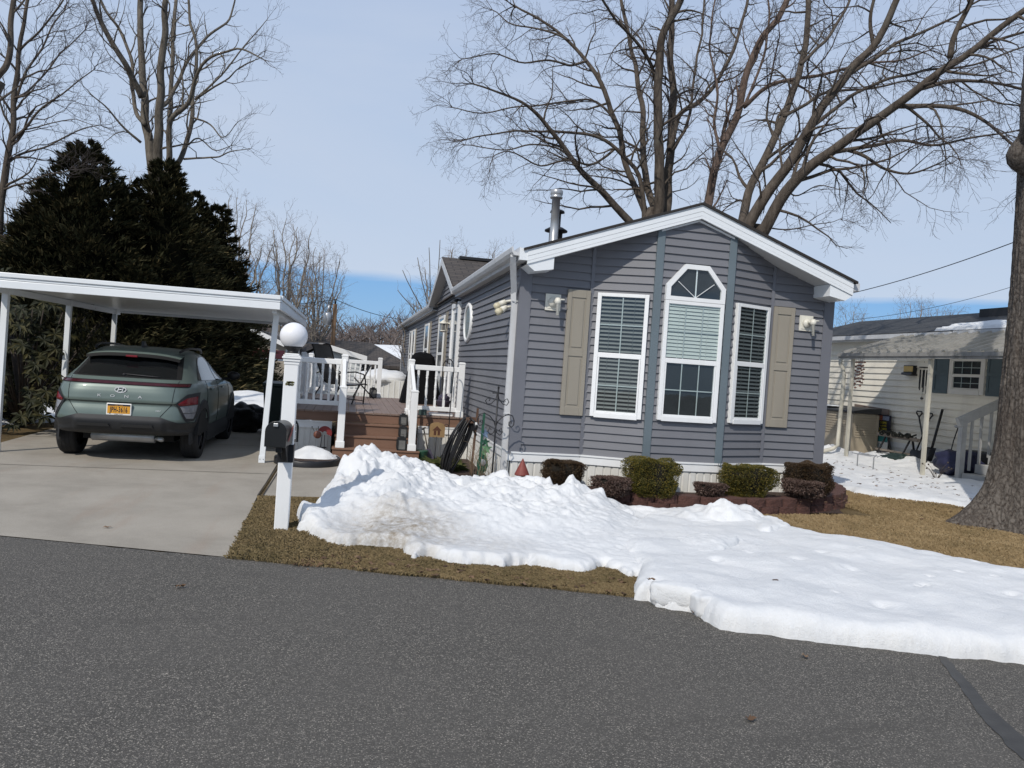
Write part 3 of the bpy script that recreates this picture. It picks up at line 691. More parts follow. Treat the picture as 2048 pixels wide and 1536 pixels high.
# sling chair with a curved headrest, seen from behind its left side
ch = thing('patio_chair', 'reclined grey sling patio chair with black frame on the deck behind the left railing', 'chair', (-2.2, 5.4, DZ))
cx, cyy = -2.25, 5.4
prof = [(-.62, 1.09), (-.56, 1.115), (-.48, 1.10), (-.43, 1.02), (-.36, .82), (-.22, .56), (-.1, .4), (.0, .36), (.2, .37), (.45, .4), (.5, .38)]
ang = rad(42)
def cp(x, y, z): return (cx+x*math.cos(ang)-y*math.sin(ang), cyy+x*math.sin(ang)+y*math.cos(ang), DZ+z)
k = MB(); n_ = len(prof)
vs = [];
for x, z in prof: vs += [cp(x, -.24, z), cp(x, .24, z)]
k.add(vs, [(2*i, 2*i+1, 2*i+3, 2*i+2) for i in range(n_-1)], 0, True); k.build('sling', M['sling'], ch)
for s in (-1, 1):
    k = MB(); k.tube([cp(x, s*.25, z) for x, z in prof], .014, 8)
    k.build('side_frame', M['black'], ch)
    k = MB(); k.tube([cp(-.3, s*.27, .56), cp(-.15, s*.29, .6), (cp(.15, s*.29, .62)), cp(.36, s*.29, .58), cp(.42, s*.29, .45), cp(.4, s*.28, .02)], .013, 8); k.build('armrest', M['black'], ch)
    k = MB(); k.tube([cp(-.12, s*.26, .42), cp(-.28, s*.27, .2), cp(-.4, s*.27, .01)], .013, 8); k.build('leg', M['black'], ch)
    k = MB(); k.tube([cp(.28, s*.26, .37), cp(.2, s*.27, .2), cp(.12, s*.27, .01)], .013, 8); k.build('leg', M['black'], ch)
k = MB(); k.tube([cp(.4, -.28, .08), cp(.4, .28, .08)], .01, 6); k.tube([cp(-.36, -.27, .08), cp(-.36, .27, .08)], .01, 6); k.build('stretcher', M['black'], ch)
# second folded chair near the far corner
t = thing('folding_chair', 'black framed folding chair standing by the far deck railing', 'chair', (-1.75, 8.0, DZ))
for s in (-.2, .2):
    k = MB(); k.tube([(-1.95+0, 8.0+s, DZ+.01), (-1.6, 8.0+s, DZ+.75)], .014, 6); k.tube([(-1.5, 8.0+s, DZ+.01), (-1.95, 8.0+s, DZ+.45)], .014, 6); k.build('leg', M['black'], t)
k = MB(); k.add([(-1.95, 7.8, DZ+.45), (-1.95, 8.2, DZ+.45), (-1.6, 8.2, DZ+.42), (-1.6, 7.8, DZ+.42)], [(0, 1, 2, 3)]); k.build('seat', M['sling'], t)
# potted plants at the door
k = MB(); k.lathe((-.35, 4.5, DZ), [(.09, 0), (.13, .2), (.14, .22), (.12, .22)], 14); k.ball((-.35, 4.5, DZ+.24), .1, wob=.6); tag(k.build('flower_pot', M['plantpurple']), 'dark purple flower pot on the deck by the storm door', 'pot')
# ------------------------------------------------------------------ carport
cp_ = thing('carport', 'white metal carport with flat roof on slim square posts over the driveway', 'carport', (-4.9, 4.6, 0))
cx0, cx1, cy0, cy1 = -6.72, -3.03, 1.45, 7.3
def cz(x): return 2.345+.012*(x-cx0)                  # very slight fall
k = MB(); n_ = 24
for i in range(n_):                                    # ribbed pan underside
    a = cx0+.02+(cx1-cx0-.04)*i/n_; b = cx0+.02+(cx1-cx0-.04)*(i+1)/n_
    k.box(a, b-.012, cy0+.03, cy1-.03, 2.215, 2.23); k.box(b-.012, b, cy0+.03, cy1-.03, 2.215, 2.26)
k.box(cx0+.02, cx1-.02, cy0+.03, cy1-.03, 2.262, 2.275)
k.build('roof_panel', M['fascia'], cp_)
def fas(name, a, b, nsign):
    F = Frame(a, b, nsign); k = MB()
    k.fbox(F, 0, F.L, -.02, .02, 2.165, 2.262); k.fbox(F, 0, F.L, -.02, .012, 2.268, 2.30); k.fbox(F, 0, F.L, -.02, .03, 2.303, 2.362)
    k.build('fascia', M['fascia'], cp_, bevel=.006)
fas('f', (cx0, cy0), (cx1, cy0), 1); fas('f', (cx0, cy1), (cx1, cy1), -1); fas('f', (cx0, cy0+.025), (cx0, cy1-.025), -1); fas('f', (cx1, cy0+.025), (cx1, cy1-.025), 1)
for xb, xt, y in ((-3.20, -3.12, 1.98), (-3.17, -3.12, 4.6), (-3.15, -3.12, 6.9), (-6.62, -6.6, 1.98), (-6.62, -6.6, 4.35), (-6.62, -6.6, 6.85)):
    k = MB(); k.bar((xb, y, .0), (xt, y, 2.21), .075, .075); k.bar((xb, y, .0), (xb, y, .1), .085, .085)
    for dx in (-.022, .022): k.tube([(xb+dx, y-.043, .05), (xb+dx, y-.048, .05)], .006, 6, 1)
    k.build('post', [M['fascia'], M['black']], cp_)
for x in (-3.12, -6.6):
    k = MB(); k.box(x-.03, x+.03, 1.6, 7.1, 2.12, 2.204); k.build('beam', M['fascia'], cp_)
# bin and rubbish bag at the far end of the drive
t = thing('wheelie_bin', 'dark green wheeled rubbish bin behind the right carport post', 'bin', (-3.3, 5.6, 0))
b = G(549, 858); bx, by = -3.32, 5.7
k = MB(); rows = [(.04, .22), (.5, .25), (.95, .28)]
vs = []
for z, h in rows: vs += [(bx-h, by-h, z), (bx+h, by-h, z), (bx+h, by+h, z), (bx-h, by+h, z)]
k.add(vs, [(0, 3, 2, 1), (8, 9, 10, 11)]+[(4*j+i, 4*j+(i+1) % 4, 4*j+4+(i+1) % 4, 4*j+4+i) for j in range(2) for i in range(4)])
mg = pm('dark_green_plastic', (.012, .025, .022), .45, .2, 6); k.build('body', mg, t, bevel=.02)
k = MB(); k.prism([(bx-.3, by-.32, .95), (bx+.3, by-.32, .95), (bx+.3, by+.3, .98), (bx-.3, by+.3, .98)], (0, 0, .06)); k.build('lid', mg, t, bevel=.015)
for s in (-1, 1):
    k = MB(); k.tube([(bx+s*.24, by+.26, .1), (bx+s*.29, by+.26, .1)], .1, 14); k.build('wheel', M['rubber'], t)
mbag, nt, N, L, P = new_mat('black_bag'); P.inputs['Base Color'].default_value = (.009, .009, .01, 1); P.inputs['Roughness'].default_value = .34; P.inputs['Specular IOR Level'].default_value = .3
bump(nt, P, nz(nt, texco(nt), 9, 6, .7, 1.5), 1., .06)
k = MB(); k.ball((-4.0, 6.35, .25), .4, 40, 28, sc=(1.0, .85, .72), wob=.35, seed=4)
tag(k.build('rubbish_bag', mbag), 'bulging black plastic rubbish bag lying on the drive in front of the parked car', 'bag')
# ------------------------------------------------------------------ the parked car (local axes: y forwards from the rear bumper)
car = thing('parked_car', 'grey green compact crossover parked tail outwards under the white carport', 'car', (-4.97, 1.40, 0.0))
mpaint, nt, N, L, P = new_mat('grey_green_paint')
v = texco(nt); c_ = ramp(nt, nz(nt, v, 1.5, 4), [(.3, (.112, .148, .134)), (.7, (.132, .172, .156))])
L.new(c_, P.inputs['Base Color']); P.inputs['Roughness'].default_value = .42; P.inputs['Metallic'].default_value = .25; P.inputs['Coat Weight'].default_value = .35; P.inputs['Coat Roughness'].default_value = .06
mclad = pm('black_cladding', (.02, .021, .023), .6, .15, 5, .15, 300)
mgl = pm('car_glass', (.006, .007, .008), .06, .2, 3, spec=.5)
mred = pm('red_lens', (.16, .012, .018), .12, .15, 30); mred2 = pm('dark_red_lens', (.045, .008, .012), .15, .2, 20)
mclear = pm('clear_lens', (.2, .2, .21), .12, .2, 25); mchrome = pm('chrome', (.62, .63, .64), .3, .05, 9, metal=.15)
mtyre = pm('tyre', (.016, .016, .017), .8, .2, 12, .3, 80); mrim = pm('dark_rim', (.06, .06, .065), .35, .15, 7, metal=.5)
mseam = pm('panel_gap', (.008, .008, .008), .8, .1, 5)
LV = [(.36, .85, .14, 4.2, 5.0), (.45, .895, .04, 4.3, 5.8), (.56, .912, .0, 4.35, 6.6), (.68, .912, .015, 4.36, 6.6), (.78, .912, .045, 4.34, 6.4), (.80, .912, .022, 4.33, 6.4), (.92, .905, .035, 4.22, 6.0), (1.0, .89, .06, 3.95, 5.6), (1.06, .868, .10, 3.45, 5.0),
      (1.11, .84, .165, 3.22, 4.6), (1.2, .785, .30, 3.0, 4.2), (1.3, .735, .46, 2.78, 4.0), (1.4, .685, .63, 2.5, 3.9), (1.46, .64, .74, 2.3, 3.8), (1.51, .56, .88, 2.05, 3.6), (1.535, .42, 1.05, 1.9, 3.3), (1.545, .15, 1.3, 1.6, 3)]
def lev(z):
    for i in range(len(LV)-1):
        a, b = LV[i], LV[i+1]
        if z <= b[0] or i == len(LV)-2:
            t = min(max((z-a[0])/(b[0]-a[0]), 0), 1); return [a[j]*(1-t)+b[j]*t for j in range(1, 5)]
def rear(x, z, off=0.):
    w_, yr, yf, n_ = lev(z); w_ += off; Ly = (yf-yr)/2+off; yc = (yf+yr)/2; t = min(abs(x)/w_, .9995)
    return Vector((x, yc-Ly*(1-t**n_)**(1/n_), z))
def side(y, z, s, off=0.):
    w_, yr, yf, n_ = lev(z); w_ += off; Ly = (yf-yr)/2; yc = (yf+yr)/2; t = min(abs(y-yc)/Ly, .9995)
    return Vector((s*w_*(1-t**n_)**(1/n_), y, z))
def ring_pt(th, z, off=0.):
    w_, yr, yf, n_ = lev(z); c, s = math.cos(th), math.sin(th); e = 2/n_
    return Vector((math.copysign(abs(c)**e, c)*(w_+off), (yf+yr)/2+math.copysign(abs(s)**e, s)*((yf-yr)/2+off), z))
zs = []
for i in range(len(LV)-1):
    for k_ in range(3): zs.append(LV[i][0]+(LV[i+1][0]-LV[i][0])*k_/3)
zs.append(LV[-1][0])
NT = 120; k = MB(); vs = []
ths = [2*PI*i/NT for i in range(NT)]
for z in zs: vs += [ring_pt(t, z) for t in ths]
fs = [(j*NT+i, j*NT+(i+1) % NT, (j+1)*NT+(i+1) % NT, (j+1)*NT+i) for j in range(len(zs)-1) for i in range(NT)]
fs += [tuple(range(NT))[::-1], tuple(range((len(zs)-1)*NT, len(zs)*NT))]
k.add(vs, fs, 0, True); body = k.build('body', mpaint, car, local=True)
def patch(name, fn, nu, nv, m, prt=None, two=None, **kw):
    k = MB(); k.grid(fn, nu, nv); return k.build(name, m, prt or car, local=True, **kw)
def quadpatch(name, q, m, off=.006, prt=None, f=rear, nu=16, nv=6):
    """q: bl, br, tr, tl in (x, z) on the tail"""
    def fn(u, v):
        x = (q[0][0]*(1-u)+q[1][0]*u)*(1-v)+(q[3][0]*(1-u)+q[2][0]*u)*v; z = (q[0][1]*(1-u)+q[1][1]*u)*(1-v)+(q[3][1]*(1-u)+q[2][1]*u)*v
        return f(x, z, off)
    return patch(name, fn, nu, nv, m, prt)
# black upper band with the rear window set in it
quadpatch('tail_surround', [(-.685, 1.115), (.685, 1.115), (.585, 1.455), (-.585, 1.455)], mseam, .004, nu=24, nv=10)
quadpatch('rear_window', [(-.62, 1.13), (.62, 1.13), (.55, 1.375), (-.55, 1.375)], mgl, .008, nu=24, nv=10)
# roof spoiler lip
k = MB(); pr = []
def sp(u, v):
    x = -.60+1.2*u; b = .46+.1*abs(2*u-1)**2.5
    y = [b, b+.005, .95][min(int(v*2.001), 2)]; z = [1.395, 1.44, 1.50][min(int(v*2.001), 2)]-.05*abs(2*u-1)**3
    return (x, y, z)
k.grid(sp, 24, 2); k.m = [1]*24+[0]*24; k.build('spoiler', [mpaint, mseam], car, local=True)
k = MB(); k.grid(lambda u, v: (-.60+1.2*u, .462+.1*abs(2*u-1)**2.5+.3*v, 1.414-.05*abs(2*u-1)**3-.03*v), 24, 2); k.build('spoiler_underside', mseam, car, local=True)
quad_ = [(-.07, 1.385), (.07, 1.385), (.07, 1.408), (-.07, 1.408)]
k = MB(); k.box(-.075, .075, .44, .50, 1.385, 1.413); k.build('brake_light', mred, car, local=True, bevel=.008)
# tail light bar across the tailgate
quadpatch('bar_surround', [(-.80, 1.022), (.80, 1.022), (.80, 1.072), (-.80, 1.072)], mseam, .007, nu=60, nv=2)
quadpatch('light_bar', [(-.795, 1.03), (.795, 1.03), (.795, 1.064), (-.795, 1.064)], mred2, .012, nu=60, nv=2)
# corner lamps
for s in (-1, 1):
    def poly(name, pts, m, off):
        k = MB(); c = Vector((sum(p[0] for p in pts)/len(pts), sum(p[1] for p in pts)/len(pts)))
        n_ = len(pts); vs = []
        R_ = 5; E_ = []
        for i in range(n_):
            for t in range(4): a, b = pts[i], pts[(i+1) % n_]; E_.append((a[0]+(b[0]-a[0])*t/4, a[1]+(b[1]-a[1])*t/4))
        mE = len(E_); vs = [rear(s*c.x, c.y, off)]
        for r_ in range(1, R_+1): vs += [rear(s*(c.x+(e[0]-c.x)*r_/R_), c.y+(e[1]-c.y)*r_/R_, off) for e in E_]
        fs = [(0, 1+i, 1+(i+1) % mE) for i in range(mE)]+[(1+r_*mE+i, 1+r_*mE+(i+1) % mE, 1+(r_+1)*mE+(i+1) % mE, 1+(r_+1)*mE+i) for r_ in range(R_-1) for i in range(mE)]
        k.add(vs, fs, 0, True); return k.build(name, m, car, local=True)
    poly('lamp_surround', [(.675, .80), (.79, .93), (.885, .95), (.9, .7), (.87, .57), (.80, .555)], mclad, .008)
    t_ = poly('tail_lamp', [(.70, .80), (.80, .88), (.882, .9), (.888, .79), (.72, .775)], mred, .014)
    t_ = poly('tail_lamp', [(.725, .768), (.888, .783), (.88, .68), (.77, .68)], mclear, .014)
    t_ = poly('reversing_lamp', [(.772, .672), (.88, .672), (.865, .6), (.805, .605)], mclear, .014)
# bumper cladding, wrapping round the corners
def bt(x):
    a = abs(x)
    return .622 if a < .5 else (.622-(a-.5)/.22*.075 if a < .72 else .547)
k = MB()
def bump_fn(u, v):
    x = -.893+1.786*u; zt = bt(x); z = .365+(zt-.365)*v
    b = rear(x, max(z, .45), .016+.03*math.sin(PI*v)*(abs(x) < .55))
    return (b.x, b.y+(.1*(1-v/.35)**2 if v < .35 else 0), z)
k.grid(bump_fn, 70, 12); k.build('rear_bumper', mclad, car, local=True)
for x0, x1 in ((-.5, -.09), (.03, .44)):
    k = MB(); k.prism([(x0, -.06, .475), (x1, -.06, .475), (x1-.02, -.06, .51), (x0+.02, -.06, .51)], (0, .05, 0)); k.build('bumper_slot', mseam, car, local=True)
# muffler
k = MB(); k.tube([(-.42, .42, .31), (.38, .36, .31)], .075, 14); k.tube([(.38, .36, .3), (.5, .22, .3)], .03, 10); k.build('muffler', M['steel'], car, local=True)
k = MB(); k.box(-.58, .58, .55, 3.9, .24, .42); k.build('underbody', mseam, car, local=True)
# sill and arch cladding
for s in (-1, 1):
    k = MB(); k.grid(lambda u, v: (s*(.9+.012*math.sin(PI*v)), 1.2+1.9*u, .2+.24*v), 8, 4); k.build('sill_cladding', mclad, car, local=True)
    for yc in (.81, 3.47):
        k = MB(); n_ = 26; R0, R1 = .372, .47
        vs = []
        for i in range(n_+1):
            a = -.25+(PI+.5)*i/n_; c, sn = math.cos(a), math.sin(a)
            r1 = R1+.035*max(0, math.cos(2*(a-PI/2)))
            for r_, o_ in ((R0, -.03), (R0, .012), (r1-.02, .016), (r1, -.006)):
                y, z = yc+r_*c, max(.345+r_*sn, .2); p = side(min(max(y, .14), 4.2), max(z, .45), s, 0); vs.append((p.x+s*o_, y, z))
        k.add(vs, [(4*i+j, 4*i+j+1, 4*i+j+5, 4*i+j+4) for i in range(n_) for j in range(3)]); k.build('arch_cladding', mclad, car, local=True)
        k = MB(); xo_ = abs(side(yc, .6, s).x)+.004; k.prism([(s*.6, yc+.378*math.cos(PI*i/20), .36+.378*math.sin(PI*i/20)) for i in range(21)], (s*(xo_-.6), 0, 0)); k.build('wheel_well', mseam, car, local=True)
        # wheel
        wx = s*.785; w_ = MB(); tp = [(.225, -.105), (.33, -.112), (.347, -.085), (.349, -.02), (.349, .02), (.347, .085), (.33, .112), (.225, .105)]
        n2 = 40; vs = []
        for r_, o_ in tp: vs += [(wx+o_, yc+r_*math.cos(2*PI*i/n2), .345+r_*math.sin(2*PI*i/n2)) for i in range(n2)]
        w_.add(vs, [(j*n2+i, j*n2+(i+1) % n2, (j+1)*n2+(i+1) % n2, (j+1)*n2+i) for j in range(len(tp)-1) for i in range(n2)], 0, True)
        for dx in (-.05, 0, .05): w_.tube([(wx+dx-.004, yc, .345), (wx+dx+.004, yc, .345)], .3505, 40, 1, sm=False)
        wh = w_.build('wheel', [mtyre, mseam], car, local=True)
        rm = MB(); rm.tube([(wx-s*.06, yc, .345), (wx+s*.055, yc, .345)], .222, 30)
        for i in range(5):
            a = 2*PI*i/5+.3; d = Vector((0, math.cos(a), math.sin(a)))
            rm.bar(Vector((wx+s*.085, yc, .345))+d*.03, Vector((wx+s*.075, yc, .345))+d*.22, .06, .03)
        rm.tube([(wx+s*.06, yc, .345), (wx+s*.1, yc, .345)], .05, 16)
        rm.build('rim', mrim, wh, local=True)
    # side windows
    def sw(q, nm):
        def fn(u, v):
            y = (q[0][0]*(1-u)+q[1][0]*u)*(1-v)+(q[3][0]*(1-u)+q[2][0]*u)*v; z = (q[0][1]*(1-u)+q[1][1]*u)*(1-v)+(q[3][1]*(1-u)+q[2][1]*u)*v
            return side(y, z, s, .007)
        return patch(nm, fn, 12, 8, mgl)
    sw([(.72, 1.11), (1.95, 1.09), (1.95, 1.44), (1.3, 1.42)], 'side_window'); sw([(2.0, 1.09), (2.95, 1.07), (2.42, 1.39), (2.0, 1.44)], 'side_window')
    # seams and handles
    k = MB()
    for pts in ([(1.98, .45), (1.98, .8), (1.98, 1.07)], [(1.05, .75), (1.12, 1.09)], [(3.0, .45), (3.02, .8), (2.98, 1.06)]):
        f_ = []
        for (a, b), (c, d) in zip(pts[:-1], pts[1:]): f_ += [side(a+(c-a)*t/6, b+(d-b)*t/6, s, .0015) for t in range(6)]
        f_.append(side(*pts[-1], s, .0015)); k.tube(f_, .004, 5)
    k.build('door_seam', mseam, car, local=True)
    for y in (1.3, 2.25):
        k = MB(); p, q_ = side(y, .97, s, .02), side(y+.2, .975, s, .02); k.bar(p, q_, .025, .03); k.build('door_handle', mpaint, car, local=True, bevel=.006)
    k = MB(); k.bar((s*.83, 2.86, 1.08), (s*.97, 2.84, 1.1), .05, .04); k.ball((s*1.0, 2.84, 1.14), .1, 14, 10, sc=(1.05, .6, .75)); k.build('door_mirror', M['black'], car, local=True)
    k = MB(); f_ = [Vector((s*(.60-.05*(abs(t-.5)*2)**3), .78+1.55*t, 1.49+.06*(1-(2*t-1)**4))) for t in [i/14 for i in range(15)]]; k.tube(f_, .018, 8); k.build('roof_rail', M['black'], car, local=True)
# fin, wiper, seams on the tail
k = MB(); k.prism([(-.02, 1.0, 1.52), (-.02, 1.2, 1.53), (-.02, 1.04, 1.62), (-.02, 1.0, 1.61)], (.04, 0, 0)); k.build('antenna_fin', M['black'], car, local=True)
k = MB(); f_ = [rear(-.02+.46*t, 1.16-.02*t, .022) for t in [i/8 for i in range(9)]]; k.tube(f_, .009, 6); k.tube([rear(-.02, 1.15, .0), rear(-.02, 1.16, .03)], .02, 8); k.build('wiper', M['black'], car, local=True)
k = MB()
for line in ([(-.67, 1.10), (-.645, 1.02), (-.63, .79), (-.5, .62)], [(.67, 1.10), (.645, 1.02), (.63, .79), (.5, .62)], [(-.63, .795), (0, .782), (.63, .795)], [(-.63, .795), (-.69, .8)], [(.63, .795), (.69, .8)]):
    f_ = []
    for (a, b), (c, d) in zip(line[:-1], line[1:]): f_ += [rear(a+(c-a)*t/8, b+(d-b)*t/8, .001) for t in range(8)]
    f_.append(rear(*line[-1], .001)); k.tube(f_, .0038, 5)
k.build('panel_gap', mseam, car, local=True)
# badge: oval ring with a slanted two-stroke mark, model letters, plate
lx, lz = -.005, .955; ly = rear(lx, lz, .012).y
k = MB(); n_ = 36
for i in range(n_):
    a, b = 2*PI*i/n_, 2*PI*(i+1)/n_
    k.bar((lx+.068*math.cos(a), ly, lz+.036*math.sin(a)), (lx+.068*math.cos(b), ly, lz+.036*math.sin(b)), .011, .011)
k.bar((lx-.036, ly, lz-.028), (lx-.018, ly, lz+.03), .013, .01); k.bar((lx+.018, ly, lz-.03), (lx+.036, ly, lz+.028), .013, .01)
k.tube([(lx-.03, ly-.002, lz-.008), (lx, ly-.002, lz+.002), (lx+.03, ly-.002, lz+.008)], .0075, 6); k.build('badge', mchrome, car, local=True)
k = MB()
for ch_, x in (('K', -.255), ('O', -.095), ('N', .075), ('A', .24)):
    p = rear(x, .87, .006); k.text(ch_, p, (1, 0, 0), (0, 0, 1), .05, .004, sx=1.5)
k.text('HEV', rear(.475, .7, .006), (1, 0, 0), (0, 0, 1), .026, .004, sx=1.3)
k.build('lettering', mchrome, car, local=True)
py_ = -.012
k = MB(); k.box(-.152, .152, py_, py_+.03, .622, .778); pl = k.build('number_plate', pm('plate_frame', (.75, .74, .7), .35, .05, 8), car, local=True, bevel=.008)
k = MB(); k.box(-.137, .137, py_-.003, py_, .645, .742); k.build('plate_field', pm('plate_gold', (.62, .3, .03), .45, .06, 12), pl, local=True)
k = MB(); k.box(-.137, .137, py_-.0035, py_, .7425, .765)
k.text('JPH-3616', (0, py_-.004, .692), (1, 0, 0), (0, 0, 1), .1, .001, sx=.5, bold=.025, sp=1.12); k.build('plate_text', pm('plate_navy', (.02, .018, .03), .5, .1, 9), pl, local=True)
k = MB(); k.text('NEW YORK', (0, py_-.0045, .754), (1, 0, 0), (0, 0, 1), .019, .001); k.build('plate_text', pm('plate_gold_text', (.6, .32, .06), .5, .1, 9), pl, local=True)
k = MB(); k.text('EMPIRE STATE', (0, py_-.0005, .633), (1, 0, 0), (0, 0, 1), .016, .001); k.build('plate_text', mseam, pl, local=True)
# ------------------------------------------------------------------ lamp post with mailbox
lx_, ly_ = -2.56, -2.36; lean = .012
ZP = GY(589, 716, ly_).z; lp = thing('lamp_post', 'white square post with round white globe lamp standing on the verge by the driveway', 'lamp post', (lx_, ly_, 0))
k = MB(); k.bar((lx_, ly_, -.01), (lx_+.004, ly_, ZP), .122, .122); k.build('post', M['white_pvc'], lp, bevel=.008)
tx = lx_+.004
k = MB(); h = .061
for a, z0, z1 in ((.066, -.06, -.035), (.074, -.033, -.01), (.083, -.008, .01), (.075, .012, .025), (.06, .027, .04)): k.box(tx-a, tx+a, ly_-a, ly_+a, ZP+z0, ZP+z1)
k.build('post_cap', M['white_pvc'], lp, bevel=.004)
k = MB(); k.lathe((tx, ly_, ZP+.04), [(.055, 0), (.05, .012), (.045, .02), (.075, .05), (.082, .06), (.078, .066)], 24); k.build('lamp_base', M['black'], lp)
k = MB(); k.ball((tx, ly_, ZP+.195), .122, 36, 24); k.build('globe', M['globe'], lp)
k = MB(); f = ly_-.0635
rng = random.Random(5)
for i in range(22):
    x = tx+(-.02 if i < 12 else .012)+rng.uniform(-.016, .016); z = GY(584, 767, ly_).z+rng.uniform(-.016, .016); s = .008
    k.add([(x-s, f, z-s*.6), (x+s*.6, f, z-s), (x+s, f, z+s*.7), (x-s*.5, f, z+s)], [(0, 1, 2, 3)])
k.build('residue', pm('old_sticker_glue', (.12, .11, .04), .8, .4, 60), lp)
# mailbox on the road side of the post
fq = GY(550, 893, -2.70); mx, my, mz = fq.x+.33*math.sin(rad(8)), -2.70+.33, fq.z
mbx = thing('mailbox', 'black arched metal mailbox with red flag bolted to the white lamp post', 'mailbox', (mx, my, mz))
rot = Matrix.Rotation(rad(-8), 4, 'Z')
def mp_(x, y, z): p = rot @ Vector((x, y, z)); return Vector((mx+p.x, my+p.y, mz+p.z))
def arch(w_, h_, y, n_=14, o_=0):
    r_ = w_; return [mp_(-w_, y, -o_)]+[mp_(-w_*math.cos(PI*i/n_), y, h_-r_+r_*math.sin(PI*i/n_)) for i in range(n_+1)]+[mp_(w_, y, -o_)]
LEN = .50; hw, hh = .083, .208
k = MB(); k.prism(arch(hw, hh, -.33), rot @ Vector((0, LEN, 0)), 0, False); k.build('box', M['mailbox'], mbx, bevel=.003)
for y in (-.338, -.33+LEN-.012):
    k = MB(); k.prism(arch(hw+.008, hh+.008, y, o_=.006), rot @ Vector((0, .02, 0))); k.build('door' if y < -.3 else 'rim', M['mailbox'], mbx, bevel=.003)
k = MB(); k.bar(mp_(-.02, -.345, .185), mp_(.02, -.345, .185), .02, .03); k.build('latch', M['steel'], mbx, bevel=.004)
k = MB(); s = hw+.006; k.prism([mp_(s, -.27, .04), mp_(s, -.225, .04), mp_(s, -.12, .1), mp_(s, -.08, .14), mp_(s, -.06, .175), mp_(s, -.13, .135), mp_(s, -.2, .085)], rot @ Vector((.004, 0, 0))); k.build('flag', M['red'], mbx)
k = MB(); k.prism([mp_(s-.004, .0, .035), mp_(s-.004, .075, .035), mp_(s-.004, .075, .165), mp_(s-.004, .0, .165)], rot @ Vector((.003, 0, 0))); st = k.build('number_sticker', M['white_paint'], mbx)
k = MB()
for c_, z in (('8', .133), ('3', .068)): k.text(c_, mp_(s+.0005, .037, z), rot @ Vector((0, 1, 0)), (0, 0, 1), .078, .0008)
k.build('numeral', M['black'], st)
k = MB(); a = rot @ Vector((0, 0, 0)); k.bar(mp_(-.0, -.2, -.035), mp_(.02, .2, -.035), .05, .07); k.prism([mp_(.01, -.08, -.16), mp_(.01, .02, -.17), mp_(.01, .06, -.01), mp_(.01, -.2, -.01)], rot @ Vector((.05, 0, 0)))
k.box(lx_-.07, lx_+.07, ly_-.07, ly_+.07, mz-.17, mz-.01); k.build('bracket', M['black'], mbx, bevel=.006)
# ------------------------------------------------------------------ round mulch island with melting snow
ic = G(590, 918); k = MB()
def isl(r, z, k_=40): return [(-2.57+r*.64*math.cos(2*PI*i/k_), 2.1+r*.72*math.sin(2*PI*i/k_), z+.006*math.sin(i*2.3)) for i in range(k_)]
L_ = [isl(.74, .0), isl(.74, .075), isl(.72, .095), isl(.69, .09), isl(.68, .06)]; k.add(sum(L_, []), [(j*40+i, j*40+(i+1) % 40, (j+1)*40+(i+1) % 40, (j+1)*40+i) for j in range(4) for i in range(40)], 0, True)
ri = thing('bed_edging', 'low round black rubber bed edging filled with mulch at the foot of the deck', 'garden edging', (-2.62, 2.2, 0))
k.build('ring', M['rubber'], ri); k = MB(); k.add(isl(.685, .07), [tuple(range(40))]); k.build('mulch', M['mulch'], ri)
# ------------------------------------------------------------------ small ornaments
def scroll(k, c, ux, r, turns, start, sgn, th=.006, n=26, grow=.25):
    pts = []
    for i in range(n+1):
        t = i/n; a = start+sgn*2*PI*turns*t; rr = r*(1-t*(1-grow)); pts.append(Vector(c)+Vector(ux)*(rr*math.cos(a))+Vector((0, 0, rr*math.sin(a))))
    k.tube(pts, th, 5)
# ladybird on a stake
lb = GY(647, 866, 2.95); t = thing('ladybird_ornament', 'red tin ladybird ornament on a wire stake beside the deck steps', 'ornament', (lb.x, lb.y, .1))
k = MB(); k.tube([(lb.x-.04, lb.y, .05), (lb.x-.02, lb.y, lb.z-.03)], .005, 5); k.tube([(lb.x+.03, lb.y, .05), (lb.x+.02, lb.y, lb.z-.03)], .005, 5); k.bar((lb.x-.12, lb.y, .14), (lb.x+.06, lb.y, .14), .02); k.build('stake', M['black'], t)
k = MB()
def wing(a0, a1, r0, r1, cx_, cz_): n_ = 14; k.prism([(cx_+r0*math.cos(a0+(a1-a0)*i/n_), lb.y, cz_+r0*math.sin(a0+(a1-a0)*i/n_)) for i in range(n_+1)]+[(cx_+r1*math.cos(a1+(a0-a1)*i/n_), lb.y, cz_+r1*math.sin(a1+(a0-a1)*i/n_)) for i in range(n_+1)], (0, .02, 0))
wing(rad(-25), rad(160), .11, .03, lb.x+.02, lb.z-.0); k.build('wing', M['red'], t)
k = MB(); k.ball((lb.x-.09, lb.y, lb.z-.03), .062, sc=(1, .5, 1)); k.build('head', pm('brown_tin', (.16, .06, .04), .5, .3, 20), t)
k = MB()
for dx in (-.05, .01): k.tube([(lb.x-.09+dx, lb.y, lb.z+.02), (lb.x-.1+dx*1.6, lb.y, lb.z+.085)], .004, 5); k.ball((lb.x-.1+dx*1.6, lb.y, lb.z+.09), .009, 8, 6)
k.build('feeler', M['black'], t)
